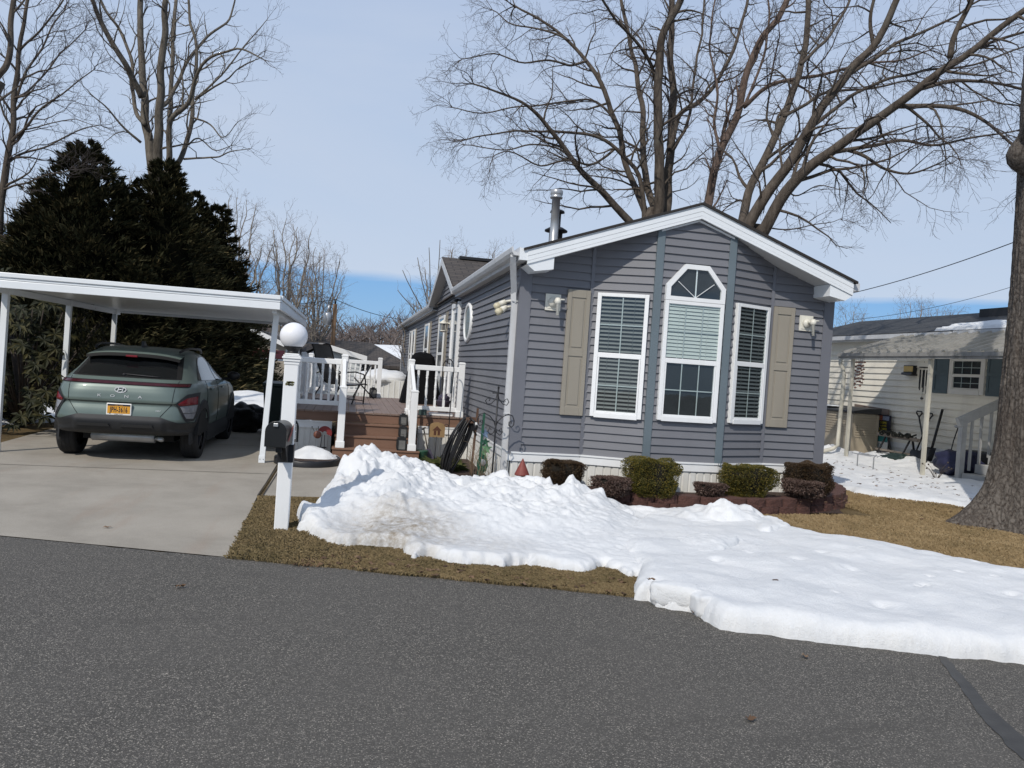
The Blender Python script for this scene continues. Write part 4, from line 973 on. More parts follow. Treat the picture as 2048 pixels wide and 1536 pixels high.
# small house sign on a stake
sg = GY(874, 861, 3.05); t = thing('garden_sign', 'tan arched garden sign with a painted cottage on a wire stake before the deck skirting', 'sign', (sg.x, sg.y, 0))
k = MB(); k.tube([(sg.x-.01, sg.y, 0), (sg.x, sg.y, sg.z-.1)], .006, 6)
for s_ in (-1, 1): scroll(k, (sg.x+s_*.155, sg.y, sg.z+.08), (s_, 0, 0), .035, 1.1, PI, -1, .005)
k.build('stake', M['black'], t)
k = MB(); n_ = 12; k.prism([(sg.x-.13, sg.y, sg.z-.11), (sg.x+.13, sg.y, sg.z-.11)]+[(sg.x+.13*math.cos(PI*i/n_), sg.y, sg.z+.06+.075*math.sin(PI*i/n_)) for i in range(n_+1)], (0, .015, 0)); k.build('board', M['tan'], t)
k = MB(); f = sg.y-.004
k.prism([(sg.x-.075, f, sg.z-.0), (sg.x, f, sg.z+.075), (sg.x+.075, f, sg.z-.0)], (0, .003, 0)); k.prism([(sg.x-.05, f, sg.z-.075), (sg.x-.012, f, sg.z-.075), (sg.x-.012, f, sg.z-.005), (sg.x-.05, f, sg.z-.005)], (0, .003, 0)); k.prism([(sg.x+.012, f, sg.z-.075), (sg.x+.05, f, sg.z-.075), (sg.x+.05, f, sg.z-.005), (sg.x+.012, f, sg.z-.005)], (0, .003, 0)); k.build('cottage_picture', pm('dark_brown_paint', (.09, .035, .02), .6, .3, 30), t)
# shepherd's hook
b = G(895, 917, .0); b = GY(894, 912, 3.1); tp = GY(885, 716, 3.1)
k = MB(); k.tube([(b.x, 3.1, 0), (b.x+.0, 3.1, .8), (b.x+.02, 3.1, tp.z-.18)]+[(b.x-.075+.09*math.cos(a), 3.1, tp.z-.16+.15*math.sin(a)) for a in [PI*i/10 for i in range(1, 11)]]+[(b.x-.16, 3.1, tp.z-.3), (b.x-.15, 3.1, tp.z-.36)], .008, 7)
tag(k.build('shepherds_hook', M['black'], org=(b.x, 3.1, 0)), 'tall thin black shepherd hook standing before the deck railing', 'garden hook')
# scroll trellis stake near the downspout
s0 = G(984, 945, .0); sy = -.33; s0 = GY(984, 945, sy); st_ = GY(998, 775, sy)
t = thing('scroll_stake', 'black iron garden stake with four curled scrolls beside the white downspout', 'garden hook', (s0.x, sy, 0))
k = MB(); k.tube([(s0.x, sy, 0), (s0.x+.01, sy, st_.z)], .011, 7); k.tube([(s0.x+.01, sy, st_.z-.01), (s0.x+.01, sy, st_.z+.03)], [.016, .002], 7)
for a_ in (.03, ): k.tube([(s0.x-.06, sy, st_.z-.07), (s0.x+.07, sy, st_.z-.07)], .007, 5)
zt = st_.z
for s_ in (-1, 1):
    q0 = Vector((s0.x+.005, sy, zt-.48)); pts = [q0+Vector((s_*x*.78, 0, z*.85)) for x, z in ((0, 0), (.03, .08), (.1, .15), (.19, .19), (.26, .17), (.29, .1), (.285, .04), (.25, .005), (.21, .03), (.21, .08), (.24, .09), (.245, .06))]; k.tube(pts, .007, 6)
    q0 = Vector((s0.x+.005, sy, zt-.05)); pts = [q0+Vector((s_*x, 0, z)) for x, z in ((0, 0), (.02, -.09), (.07, -.15), (.12, -.16), (.145, -.12), (.12, -.08), (.09, -.1), (.1, -.12))]; k.tube(pts, .006, 6)
    q0 = Vector((s0.x+.005, sy, zt-.58)); pts = [q0+Vector((s_*x, 0, z)) for x, z in ((0, .1), (.02, .03), (.06, .0), (.09, .04), (.07, .09), (.05, .06))]; k.tube(pts, .006, 6)
k.build('stem', M['black'], t)
# hose: a long black coil hung on a hose stand
hx, hy = GY(940, 850, 1.55).x, 1.55
t = thing('hose_stand', 'black garden hose coiled over a stand between the deck and house corner', 'garden hose', (hx, hy, 0))
k = MB(); ztop = GY(941, 832, hy).z; zb = GY(905, 950, hy).z
rng = random.Random(11)
for i in range(13):
    o_ = (i/12-.5); tx_ = hx-.05+o_*.1+rng.uniform(-.01, .01); yy = hy+rng.uniform(-.06, .06); bot = zb+.02+rng.uniform(-.02, .12); bx_ = hx-.31+o_*.11+rng.uniform(-.03, .03); wd = .02+.03*rng.random()
    L1 = []
    for j in range(25):
        a = 2*PI*j/24; u = (1-math.cos(a))/2; side_ = math.sin(a); z = ztop-.01-rng.uniform(0, .004)-(ztop-bot)*u-.1*abs(o_)*(1-u)
        L1.append((tx_+(bx_-tx_)*u**1.4+side_*(.05+wd*.9)*(1-.2*u)+(-.05*math.sin(PI*u) if i < 9 else -.02*math.sin(PI*u)), yy+side_*.05, z))
    k.tube(L1, .0105, 6, cap=False)
k.build('hose', M['rubber'], t)
k = MB(); k.bar((hx+.06, hy, 0), (hx+.1, hy, ztop+.12), .03, .03); k.box(hx-.07, hx+.12, hy-.06, hy+.1, ztop-.1, ztop-.02); k.build('stand', pm('dark_brown_wood', (.11, .065, .045), .8, .2, 8), t)
k = MB(); k.tube([(hx-.02, hy-.06, ztop-.02), (hx+.06, hy-.09, ztop-.08), (hx+.04, hy-.1, ztop-.2), (hx+.09, hy-.09, ztop-.27)], .014, 7); k.ball((hx+.07, hy-.1, ztop-.15), .04, 10, 8, sc=(.8, .8, 1.3)); k.build('spray_nozzle', M['black'], t)
k = MB(); k.box(hx+.055, hx+.085, hy-.12, hy-.09, ztop-.18, ztop-.08); k.build('tap', M['white_pvc'], t)
# green wind spinner with star foils and a bottle-shaped medallion
wx_, wy_ = GY(974, 900, .55).x, .55
t = thing('wind_spinner', 'green and blue foil star wind ornament hanging from a green stake beside the hose', 'ornament', (wx_, wy_, 0))
pxs = GY(962, 830, 0.55); k = MB(); k.bar((wx_-.1, wy_, 0), (wx_-.07, wy_, GY(967, 826, 0.55).z), .03, .03); k.build('stake', M['green_paint'], t)
def star(c, r, m, nm):
    k = MB(); k.prism([(c.x+(r if i % 2 == 0 else r*.42)*math.cos(2*PI*i/10+.3), c.y-.01*(i % 3), c.z+(r if i % 2 == 0 else r*.42)*math.sin(2*PI*i/10+.3)) for i in range(10)], (0, .006, 0)); k.build(nm, m, t)
star(GY(970, 867, 0.55), .075, M['blue_foil'], 'star'); star(GY(973, 897, 0.55), .085, M['green_lt'], 'star'); star(GY(971, 884, 0.55), .07, M['green_paint'], 'star'); star(GY(968, 905, 0.55), .07, M['green_lt'], 'star')
c_ = GY(965, 928, 0.55)
k = MB(); k.prism([(c_.x+dx, wy_, c_.z+dz) for dx, dz in ((0, -.135), (.05, -.09), (.075, -.02), (.07, .04), (.045, .1), (.0, .13), (-.045, .1), (-.07, .04), (-.075, -.02), (-.05, -.09))], (0, .01, 0)); k.build('medallion', M['green_paint'], t)
k = MB(); k.ball((c_.x, wy_-.005, c_.z+.02), .045, 14, 8, sc=(1, .2, 1)); k.build('medallion_face', M['steel'], t)
# birdhouse with a rusty cone roof
bh = GY(1044, 945, -.42); by_ = -.42
t = thing('birdhouse', 'small grey birdhouse with a rusty red cone roof in front of the white skirting', 'birdhouse', (bh.x, by_, 0))
k = MB(); r0 = GY(1031, 948, by_); r1 = GY(1060, 950, by_); rr = (r1.x-r0.x)/2; zt = GY(1049, 917, by_).z; zl = r0.z-.01
k.lathe((bh.x+.0, by_, 0), [(rr, zl), (rr*1.0, zl+.012), (.004, zt)], 20, sm=False); k.build('roof', M['rust'], t)
k = MB(); k.box(bh.x-rr*.62, bh.x+rr*.62, by_-rr*.62, by_+rr*.62, zl-.16, zl+.03); k.build('body', M['wood_grey'], t)
k = MB(); k.tube([(bh.x-.02, by_-rr*.62-.003, zl-.045), (bh.x-.02, by_-rr*.62+.01, zl-.045)], .022, 14); k.build('entrance_hole', M['black'], t)
k = MB(); k.bar((bh.x, by_, 0), (bh.x, by_, zl-.15), .04); k.build('post', M['wood_grey'], t)
# spade and green pot by the steps
pp = GY(849, 880, 2.9); t = thing('garden_spade', 'small hand spade with purple blade leaning on the deck skirting by the steps', 'spade', (pp.x, 2.9, 0))
k = MB(); k.tube([(pp.x-.02, 2.95, .52), (pp.x+.06, 2.92, .2)], .012, 6); k.tube([(pp.x-.05, 2.95, .5), (pp.x+.01, 2.95, .54)], .014, 6); k.build('handle', M['wood_grey'], t)
k = MB(); k.prism([(pp.x+.04, 2.9, .2), (pp.x+.1, 2.9, .2), (pp.x+.17, 2.88, .05), (pp.x+.11, 2.88, .0), (pp.x+.04, 2.89, .06)], (0, .015, 0)); k.build('blade', M['plantpurple'], t)
k = MB(); k.lathe((pp.x-.03, 2.83, .0), [(.06, 0), (.09, .16), (.1, .18), (.08, .18)], 14); tag(k.build('plant_pot', M['green_paint']), 'small green plant pot on the ground beside the lowest step', 'pot')

# ------------------------------------------------------------------ retaining edge of the front bed: separate concrete blocks
gw = thing('garden_wall', 'low curved wall of dark red tumbled concrete blocks edging the front bed', 'garden wall', (2.6, -.8, 0))
mblk, nt, N, L, P = new_mat('red_concrete_block'); v = texco(nt); g = N.new('ShaderNodeNewGeometry')
c_ = ramp(nt, g.outputs['Random Per Island'], [(0, (.075, .032, .026)), (.5, (.12, .054, .042)), (1, (.16, .08, .062))]); c_ = mixc(nt, maprange(nt, nz(nt, v, 55, 5, .7), .35, .7, 0, .7), c_, (.028, .016, .014))
L.new(c_, P.inputs['Base Color']); P.inputs['Roughness'].default_value = .95; bump(nt, P, nz(nt, v, 45, 5, .7), 1., .02)
path = [G(1150, 1010, .02), G(1220, 1016, .02), G(1290, 1020, .02), G(1360, 1024, .02), G(1440, 1028, .02), G(1520, 1031, .02), G(1600, 1029, .02), G(1660, 1024, .02), G(1695, 1016, .02), G(1703, 1004, .02), G(1690, 994, .02), G(1665, 985, .02)]
path = [Vector((p.x, p.y+.12, 0)) for p in path]
dl = []; tot = 0
for a, b in zip(path[:-1], path[1:]): dl.append((tot, a, b)); tot += (b-a).length
def along(s):
    for t0, a, b in reversed(dl):
        if s >= t0: d = (b-a).normalized(); return a+d*(s-t0), d
rng = random.Random(2)
for row, (z0, z1, off, s0) in enumerate(((-.01, .09, 0, .0), (.092, .19, .03, -.15))):
    s = s0 if s0 > 0 else .02
    first = True
    while s < tot-.05:
        Lb = rng.uniform(.27, .31) if not (row and first) else .15; first = False
        p0, d0_ = along(max(s, 0)); p1, d1_ = along(min(s+Lb-.014, tot-.001)); n0 = Vector((-d0_.y, d0_.x, 0)); n1 = Vector((-d1_.y, d1_.x, 0))
        k = MB(); nu, nvz = 6, 3; dep = .2
        def bf(u, z):                                    # split face, slightly bulged and rough
            p = p0.lerp(p1, u); n_ = n0.lerp(n1, u); q_ = p+n_*(off+.0)-n_*(.035*math.sin(PI*u)**.45)
            q_ = q_+Vector((noise.noise(Vector((q_.x*14, q_.y*14, z*20+row)))*.009, noise.noise(Vector((q_.x*14+9, q_.y*14, z*20)))*.009, noise.noise(Vector((q_.x*11, 4, z*9)))*.004)); q_.z += z; return q_
        vs = [bf(i/nu, z0+(z1-z0)*j/nvz) for j in range(nvz+1) for i in range(nu+1)]; ww = nu+1
        tb = [p0.lerp(p1, i/nu)+n0.lerp(n1, i/nu)*(off+dep)+Vector((0, 0, z1)) for i in range(nu+1)]; bb = [q_-Vector((0, 0, z1-z0)) for q_ in tb]
        vs += tb+bb; T = ww*(nvz+1); B = T+ww
        fs = [(j*ww+i, j*ww+i+1, (j+1)*ww+i+1, (j+1)*ww+i) for j in range(nvz) for i in range(nu)]+[(nvz*ww+i, nvz*ww+i+1, T+i+1, T+i) for i in range(nu)]+[(T+i, T+i+1, B+i+1, B+i) for i in range(nu)]
        fs += [tuple([j*ww for j in range(nvz+1)]+[T, B]), tuple([j*ww+nu for j in range(nvz+1)]+[T+nu, B+nu])]
        k.add(vs, fs); k.build('block', mblk, gw); s += Lb
# raised soil behind the blocks
k = MB(); ins = [(p.x, p.y+.12, .15) for p in path]; k.add(ins+[(4.6, 1.2, .15), (4.39, 1.2, .15), (4.39, -.02, .15), (3.5, -.02, .15), (2.68, -.33, .15), (1.69, -.33, .15), (.9, -.03, .15), (.0, -.03, .15), (-.1, -.3, .12)], [tuple(range(len(ins)+9))]); tag(k.build('bed_soil', M['mulch'], org=(0, 0, 0)), kind='structure')

# ------------------------------------------------------------------ shrubs
M['box_green'] = leafm('boxwood_leaf', (.024, .028, .007), (.085, .08, .016), (.22, .16, .028), .5)
M['box_bronze'] = leafm('bronze_leaf', (.022, .014, .008), (.055, .032, .016), (.09, .06, .03), .55)
M['heather'] = leafm('heather_leaf', (.045, .027, .021), (.1, .062, .05), (.19, .14, .115), .7)
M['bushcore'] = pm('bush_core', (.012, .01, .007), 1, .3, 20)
M['twig'] = pm('twig_bark', (.06, .048, .04), .9, .3, 10)
def leaves(k, fn, n, size, rng, upb=.3, asp=.55):
    """many single leaves; fn(rng) -> position, outward direction"""
    for _ in range(n):
        p, o_ = fn(rng); d = Vector((rng.gauss(0, 1), rng.gauss(0, 1), rng.gauss(0, 1)+upb))+o_*1.3; d.normalize()
        s = d.cross(Vector((rng.gauss(0, 1), rng.gauss(0, 1), rng.gauss(0, 1)))); s.normalize(); l_ = size*rng.uniform(.6, 0.55); w_ = l_*asp*.5
        n_ = s.cross(d)*(.15*l_)
        k.add([p, p+d*l_*.45+s*w_+n_, p+d*l_, p+d*l_*.45-s*w_+n_], [(0, 1, 2, 3)])
def hedge(name, label, cat, c, rx, ry, h, m, n=5200, seed=0, group=None, boxy=3.2, size=.032, base=.12, gap=.3):
    rng = random.Random(seed); t = thing(name, label, cat, (c[0], c[1], base), group); k = MB(); off = Vector((seed*3.1, seed*1.7, 0))
    def fn(r_):
        while True:
            a = r_.uniform(0, 2*PI); z = r_.uniform(.02, 1) if r_.random() < .75 else 1.0
            e = 2/boxy; cx_, sx_ = math.cos(a), math.sin(a)
            d = Vector((math.copysign(abs(cx_)**e, cx_), math.copysign(abs(sx_)**e, sx_), 0))
            prof_ = min(1, .72+.55*z)*(1-max(0, z-.86)**2*4)
            rr = r_.uniform(.0, 1)**.5 if z >= 1 else r_.uniform(.74, 1.06)
            q_ = Vector((d.x*rx*rr*prof_, d.y*ry*rr*prof_, z*h))
            lump = 1+(.22 if boxy > 2.5 else .5)*noise.noise(q_*5+off)+(0 if boxy > 2.5 else abs(r_.gauss(0, .12)))+.1*noise.noise(q_*14+off)
            if noise.noise(q_*6+off*2) < -gap-.25: continue
            q_ = Vector((q_.x*lump, q_.y*lump, q_.z*(1+.12*noise.noise(Vector((q_.x*6, q_.y*6, seed))))))
            return Vector((c[0], c[1], base))+q_, Vector((d.x, d.y, .8 if z > .8 else .1))
    leaves(k, fn, int(n*3.2), size, rng); k.build('foliage', m, t, recalc=False)
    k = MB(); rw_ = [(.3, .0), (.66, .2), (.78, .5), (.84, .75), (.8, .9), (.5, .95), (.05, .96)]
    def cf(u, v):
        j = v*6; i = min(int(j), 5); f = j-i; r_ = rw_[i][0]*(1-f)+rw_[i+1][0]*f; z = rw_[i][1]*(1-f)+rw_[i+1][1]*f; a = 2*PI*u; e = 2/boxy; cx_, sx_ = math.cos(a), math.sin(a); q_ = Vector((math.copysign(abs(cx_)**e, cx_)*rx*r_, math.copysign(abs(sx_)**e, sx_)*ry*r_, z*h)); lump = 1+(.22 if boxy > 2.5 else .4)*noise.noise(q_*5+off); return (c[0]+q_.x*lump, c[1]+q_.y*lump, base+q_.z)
    k.grid(cf, 32, 12); k.build('dark_filler', M['bushcore'], t)  # added near-black core behind the leaves, closes the see-through gaps
    k = MB()
    for i in range(16):
        a = rng.uniform(0, 2*PI); r_ = rng.uniform(.3, .85); k.tube([(c[0]+.03*math.cos(a), c[1]+.03*math.sin(a), base-.03), (c[0]+rx*.5*r_*math.cos(a), c[1]+ry*.5*r_*math.sin(a), base+h*.4), (c[0]+rx*r_*math.cos(a), c[1]+ry*r_*math.sin(a), base+h*.85)], [.012, .008, .003], 5)
    k.build('stem', M['twig'], t); return t
def spot2(px, py, Y): p = GY(px, py, Y); return p
gb = 'clipped box bushes in the front bed'
def bushpx(name, label, cat, xl, xr, yt, yb, Y, m, **kw):
    a = GY(xl, (yt+yb)/2, Y); b = GY(xr, (yt+yb)/2, Y); t_ = GY((xl+xr)/2, yt, Y).z; bz = max(GY((xl+xr)/2, yb, Y).z, .12)
    rx = (b.x-a.x)/2*.83; return hedge(name, label, cat, ((a.x+b.x)/2, Y), rx, min(rx*.9, .27), (t_-bz)*.93, m, base=bz, **kw)
bushpx('box_bush', 'bronze brown clipped bush behind the snow heap right of the birdhouse', 'bush', 1079, 1170, 920, 972, -.42, M['box_bronze'], seed=1, n=4200, group=gb)
bushpx('box_bush', 'largest green and yellow clipped box bush, under the left bay post', 'bush', 1246, 1360, 917, 992, -.72, M['box_green'], seed=2, n=7000, group=gb)
bushpx('box_bush', 'green clipped box bush with golden top below the right front window', 'bush', 1440, 1545, 930, 992, -.62, M['box_green'], seed=3, n=6000, group=gb)
bushpx('box_bush', 'dark bronze clipped bush at the right corner of the grey home', 'bush', 1567, 1664, 925, 992, -.42, M['box_bronze'], seed=4, n=6200, group=gb)
gh = 'low dry heathers in the front bed'
for xl, xr, yt, yb, Y, sd, lab in ((1188, 1262, 955, 990, -.8, 5, 'low dry pinkish heather left of the largest box bush'), (1387, 1447, 967, 993, -.75, 6, 'low dry pinkish heather between the two green box bushes'), (1572, 1646, 962, 993, -.7, 7, 'low dry brown heather in front of the dark corner bush')):
    bushpx('heather', lab, 'heather', xl, xr, yt, yb, Y, M['heather'], seed=sd, n=2600, group=gh, boxy=2.0, size=.045, gap=.1)
# green tufted plant at the hose
rng = random.Random(9); k = MB(); c_ = G(880, 938); 
for i in range(420):
    a = rng.uniform(0, 2*PI); r_ = rng.random()**.6*.24; b_ = Vector((c_.x+r_*math.cos(a), c_.y+.0+r_*.9*math.sin(a), .01)); d = Vector((math.cos(a)*.9+rng.gauss(0, .3), math.sin(a)*.9+rng.gauss(0, .3), rng.uniform(.35, 1.1))).normalized(); l_ = rng.uniform(.14, .28); s_ = d.cross(Vector((0, 0, 1))).normalized()*.005
    m_ = b_+d*l_*.55; e_ = m_+Vector((d.x, d.y, d.z-.8)).normalized()*l_*.5; k.add([b_-s_, b_+s_, m_+s_, e_, m_-s_], [(0, 1, 2, 3, 4)])
tag(k.build('grass_tuft', leafm('tuft_blade', (.03, .04, .012), (.07, .085, .025), (.13, .12, .05), .6), org=(c_.x, c_.y, 0), recalc=False), 'spreading green tufted grass plant at the foot of the hose', 'plant')
# bare stalks along the side bed
k = MB()
for i in range(26):
    x = rng.uniform(-.35, -.05); y = rng.uniform(.15, 1.7); h_ = rng.uniform(.25, .6); k.tube([(x, y, 0), (x+rng.uniform(-.05, .05), y, h_*.5), (x+rng.uniform(-.12, .12), y+rng.uniform(-.1, .1), h_)], [.004, .003, .0015], 4)
    for j in range(3): z = h_*rng.uniform(.4, .9); k.tube([(x, y, z), (x+rng.uniform(-.12, .12), y+rng.uniform(-.1, .1), z+rng.uniform(.02, .12))], [.002, .001], 3)
tag(k.build('dead_stalks', pm('dry_stalk', (.22, .17, .11), .9, .3, 10), org=(-.2, .9, 0), recalc=False), 'thin dry stalks of dead perennials in the side bed under the clapboard', 'plant')
# ------------------------------------------------------------------ snow
def snowm(name, dirt=None):
    m, nt, N, L, P = new_mat(name); v = texco(nt)
    c_ = ramp(nt, nz(nt, v, 3.5, 6, .6), [(.3, (.66, .675, .685)), (.65, (.75, .755, .75))])
    if dirt:
        # road grit: a patch on the plough face at real positions in the heap, plus scattered flecks
        for (cx_, cy2, r_), amt in dirt:
            tcn = N.new('ShaderNodeTexCoord'); vm = N.new('ShaderNodeVectorMath'); vm.operation = 'DISTANCE'; L.new(tcn.outputs['Object'], vm.inputs[0]); vm.inputs[1].default_value = (cx_, cy2, .15)
            fall = maprange(nt, vm.outputs['Value'], r_, r_*.3); md = N.new('ShaderNodeMath'); md.operation = 'MULTIPLY'; L.new(fall, md.inputs[0]); L.new(maprange(nt, nz(nt, v, 14, 7, .8), .3, .62, .0, amt), md.inputs[1])
            c_ = mixc(nt, md.outputs[0], c_, (.27, .225, .165))
        c_ = mixc(nt, maprange(nt, nz(nt, v, 9, 6, .75), .6, .8, 0, .35), c_, (.40, .37, .32))
    L.new(c_, P.inputs['Base Color']); P.inputs['Roughness'].default_value = .6; P.inputs['Specular IOR Level'].default_value = .25
    h1 = mixc(nt, .35, nz(nt, v, 38, 7, .75), nz(nt, v, 170, 3, .7)); bump(nt, P, h1, .8, .018); return m
def inside(x, y, poly):
    c = False; n = len(poly); j = n-1
    for i in range(n):
        xi, yi = poly[i]; xj, yj = poly[j]
        if (yi > y) != (yj > y) and x < (xj-xi)*(y-yi)/(yj-yi)+xi: c = not c
        j = i
    return c
def edist(x, y, poly):
    b = 1e9; n = len(poly)
    for i in range(n):
        x0, y0 = poly[i]; x1, y1 = poly[(i+1) % n]; dx, dy = x1-x0, y1-y0; t = ((x-x0)*dx+(y-y0)*dy)/(dx*dx+dy*dy+1e-12); t = 0 if t < 0 else 1 if t > 1 else t
        d = (x-x0-dx*t)**2+(y-y0-dy*t)**2
        if d < b: b = d
    return math.sqrt(b)
def snowfield(poly, hfun, step, jag=.03, edge=.12, zb=-.02):
    """height field over a footprint whose rim is roughened and rolled under"""
    xs = [p[0] for p in poly]; ys = [p[1] for p in poly]; x0, x1, y0, y1 = min(xs)-.1, max(xs)+.1, min(ys)-.1, max(ys)+.1
    nx, ny = int((x1-x0)/step)+1, int((y1-y0)/step)+1; idx = {}; vs = []; k = MB()
    for j in range(ny+1):
        for i in range(nx+1):
            x, y = x0+i*step, y0+j*step; s = edist(x, y, poly)*(1 if inside(x, y, poly) else -1)
            s += jag*(noise.noise(Vector((x*5, y*5, 2)))+.6*noise.noise(Vector((x*14, y*14, 5))))
            if s < -step*2.6: continue
            if s <= 0:
                z = zb; h_ = .01; sg = lambda X, Y: edist(X, Y, poly)*(1 if inside(X, Y, poly) else -1)+jag*(noise.noise(Vector((X*5, Y*5, 2)))+.6*noise.noise(Vector((X*14, Y*14, 5))))
                gx_, gy_ = (sg(x+h_, y)-s)/h_, (sg(x, y+h_)-s)/h_; gl = math.hypot(gx_, gy_)
                if gl > .3: x -= gx_*s/gl/gl*.98; y -= gy_*s/gl/gl*.98
            else:
                e = min(s/edge, 1); z = hfun(x, y, s)*math.sqrt(max(0, 1-(1-e)**2))
            idx[(i, j)] = len(vs); vs.append((x, y, z))
    fs = []
    for (i, j), a in idx.items():
        b, c, d = idx.get((i+1, j)), idx.get((i+1, j+1)), idx.get((i, j+1))
        if b is not None and c is not None and d is not None and max(vs[a][2], vs[b][2], vs[c][2], vs[d][2]) > zb+1e-6: fs.append((a, b, c, d))
    k.add(vs, fs, 0, True); return k
def idw(pts, p=3.0):
    def f(x, y):
        sw = sz = 0
        for a, b, z in pts:
            d = ((x-a)**2+(y-b)**2+1e-4)**(-p/2); sw += d; sz += z*d
        return sz/sw
    return f
# plough heap along the verge: footprint from its visible rim and its far side
foot = [P2(G(*p)) for p in ((590, 1030), (602, 1062), (640, 1080), (690, 1094), (740, 1095), (800, 1101), (832, 1120), (850, 1117), (900, 1128), (960, 1133), (1010, 1140), (1060, 1133), (1110, 1143), (1170, 1150), (1210, 1133), (1262, 1158))]
foot += [(1.0, -3.6), (2.0, -2.6), (2.7, -2.1), (2.85, -1.65), (2.55, -1.2), (1.9, -1.1), (1.2, -1.0), (.6, -.95), (-.1, -.75), (-.55, .1), (-1.0, .45), (-1.5, .3), (-1.95, -.35), (-2.2, -1.1), (-2.32, -1.8)]
def rp(px, py, Y): q = GY(px, py, Y); return (q.x, q.y, q.z)
crest = [rp(600, 1010, -2.1), rp(630, 960, -1.3), rp(665, 945, -1.1), rp(700, 912, -.75), rp(735, 897, -.55), rp(775, 912, -.5), rp(820, 932, -.55), rp(870, 952, -.6), rp(930, 962, -.8), rp(990, 956, -.9), rp(1030, 966, -.95), rp(1070, 956, -1.0), rp(1105, 967, -1.1), rp(1150, 966, -1.1), rp(1195, 983, -1.15), rp(1225, 1003, -1.2), rp(1250, 1012, -1.25), rp(1275, 1035, -1.3), rp(1330, 1036, -1.45), rp(1390, 1026, -1.55), rp(1440, 1012, -1.6), rp(1500, 1014, -1.55), rp(1518, 1035, -1.6)]
mid = [rp(640, 1010, -1.9), rp(700, 985, -1.8), rp(760, 960, -1.7), rp(800, 1000, -2.2), rp(760, 1045, -2.6), rp(720, 1060, -2.6), rp(850, 1040, -2.6), rp(920, 1020, -2.3), rp(1000, 1010, -2.1), rp(1100, 1010, -2.0), rp(1180, 1025, -2.1), rp(900, 1080, -3.0), rp(1000, 1085, -3.1), rp(1100, 1080, -3.0), rp(1200, 1075, -2.9), rp(1240, 1110, -3.3), rp(1270, 1060, -2.4), rp(1330, 1060, -2.2), rp(1400, 1080, -2.3), rp(1470, 1085, -2.2)]
hk = idw(crest+mid+[(-1.6, .2, .25), (-.6, -.1, .2), (.4, -.9, .12), (1.4, -1.05, .1), (1.4, -3.0, .16), (2.75, -1.7, .1), (2.3, -2.3, .14)], 3.2)
MO = GY(1420, 1035, -1.6); DI = GY(1290, 1036, -1.45)
def hh_(x, y, s):
    p = Vector((x, y, 0)); h = max(hk(x, y), .07)
    dom = Vector((noise.noise(p*2.1+Vector((3, 0, 0))), noise.noise(p*2.1+Vector((0, 7, 0))), 0))*.28
    p_ = p*4; h += (.02+.05*noise.noise(p_)+.03*noise.noise(p_*2.3))*math.exp(-((x-MO.x)**2/.4+(y-MO.y)**2/.12))-.10*math.exp(-((x-DI.x)**2+(y-DI.y)**2)/.05)
    vd = noise.voronoi((p+dom)*3.0)[0]; chunk = (vd[1]-vd[0]); vd2 = noise.voronoi((p+dom*.6)*7.5)[0]
    rough = min(1, max(0, (h-.12)/.2))
    crs = .09*(.28-abs(noise.noise((p+dom*.5)*4.2)))+.05*(.25-abs(noise.noise((p+dom*.3)*9.5+Vector((3, 1, 0)))))+.025*(.25-abs(noise.noise(p*20)))
    return h+rough*crs+rough*(.13*(min(chunk, .5)-.2)+.085*noise.noise(p*3.0)+(.35+.65*max(0, min(1, .5+1.6*noise.noise(p*1.7+Vector((5, 5, 5))))))*(.07*(min(vd2[1]-vd2[0], .45)-.17)+.06*noise.noise(p*7)+.03*noise.noise(p*16)+.015*noise.noise(p*36)))+(1-rough)*.012*noise.noise(p*15)+.012*noise.noise(p*4)
k = snowfield(foot, hh_, .018, .07, .1)
M['snow_dirty'] = snowm('ploughed_snow', [((-1.55-(-.55), -2.75-(-1.8), .8), 1.0), ((-2.0+.55, -1.4+1.8, .35), .35), ((-.75+.55, -3.2+1.8, .5), .3), ((1.2+.55, -1.75+1.8, .2), .7)])
M['snow'] = snowm('snow')
tag(k.build('snow_heap', M['snow_dirty'], org=(-.55, -1.8, 0), recalc=False), 'lumpy ploughed snow heap with a dirty tan patch right of the mailbox post', 'snow heap')
# flat smooth sheet to the right, ending on the road in a rolled lip
foot2 = [P2(G(*p)) for p in ((1276, 1150), (1268, 1198), (1300, 1200), (1312, 1212), (1395, 1226), (1405, 1240), (1440, 1258), (1520, 1268), (1600, 1278), (1700, 1290), (1760, 1297), (1840, 1306), (1950, 1316), (2047, 1328), (2300, 1370))]
foot2 += [(6.0, -6.4), (6.2, -5.1)]+[P2(G(*p)) for p in ((2047, 1167), (1900, 1128), (1750, 1096), (1640, 1078), (1560, 1062), (1515, 1050))]+[(2.1, -1.75), (1.2, -1.6), (.5, -2.6)]
prints = [(G(*p), r_) for p, r_ in (((1845, 1208), .09), (1920 and (1835, 1212), .07), ((1915, 1178), .08), ((1985, 1185), .08), ((1855, 1190), .06), ((1665, 1218), .07), ((1720, 1118), .06), ((1950, 1150), .07), ((1975, 1160), .06), ((1880, 1140), .06), ((2020, 1220), .1), ((1500, 1130), .12), ((1590, 1150), .13), ((1700, 1170), .14), ((1640, 1125), .12), ((1430, 1150), .1), ((1760, 1245), .12))]
def h2(x, y, s):
    p = Vector((x, y, 0)); base = .10+.045*min(1, max(0, (-y-3.0)/1.2)); 
    z = base+.045*noise.noise(p*1.5)+.02*noise.noise(p*3.7)+.005*noise.noise(p*11)+.0025*noise.noise(p*30)
    for q_, r_ in prints:
        d2 = (x-q_.x)**2+(y-q_.y)**2
        r_ = r_*.55
        if d2 < 12*r_*r_: z -= .03*math.exp(-d2/(r_*r_*.7))-.005*math.exp(-(math.sqrt(d2)-r_*1.3)**2/(r_*r_*.25))
    return max(z, .02)
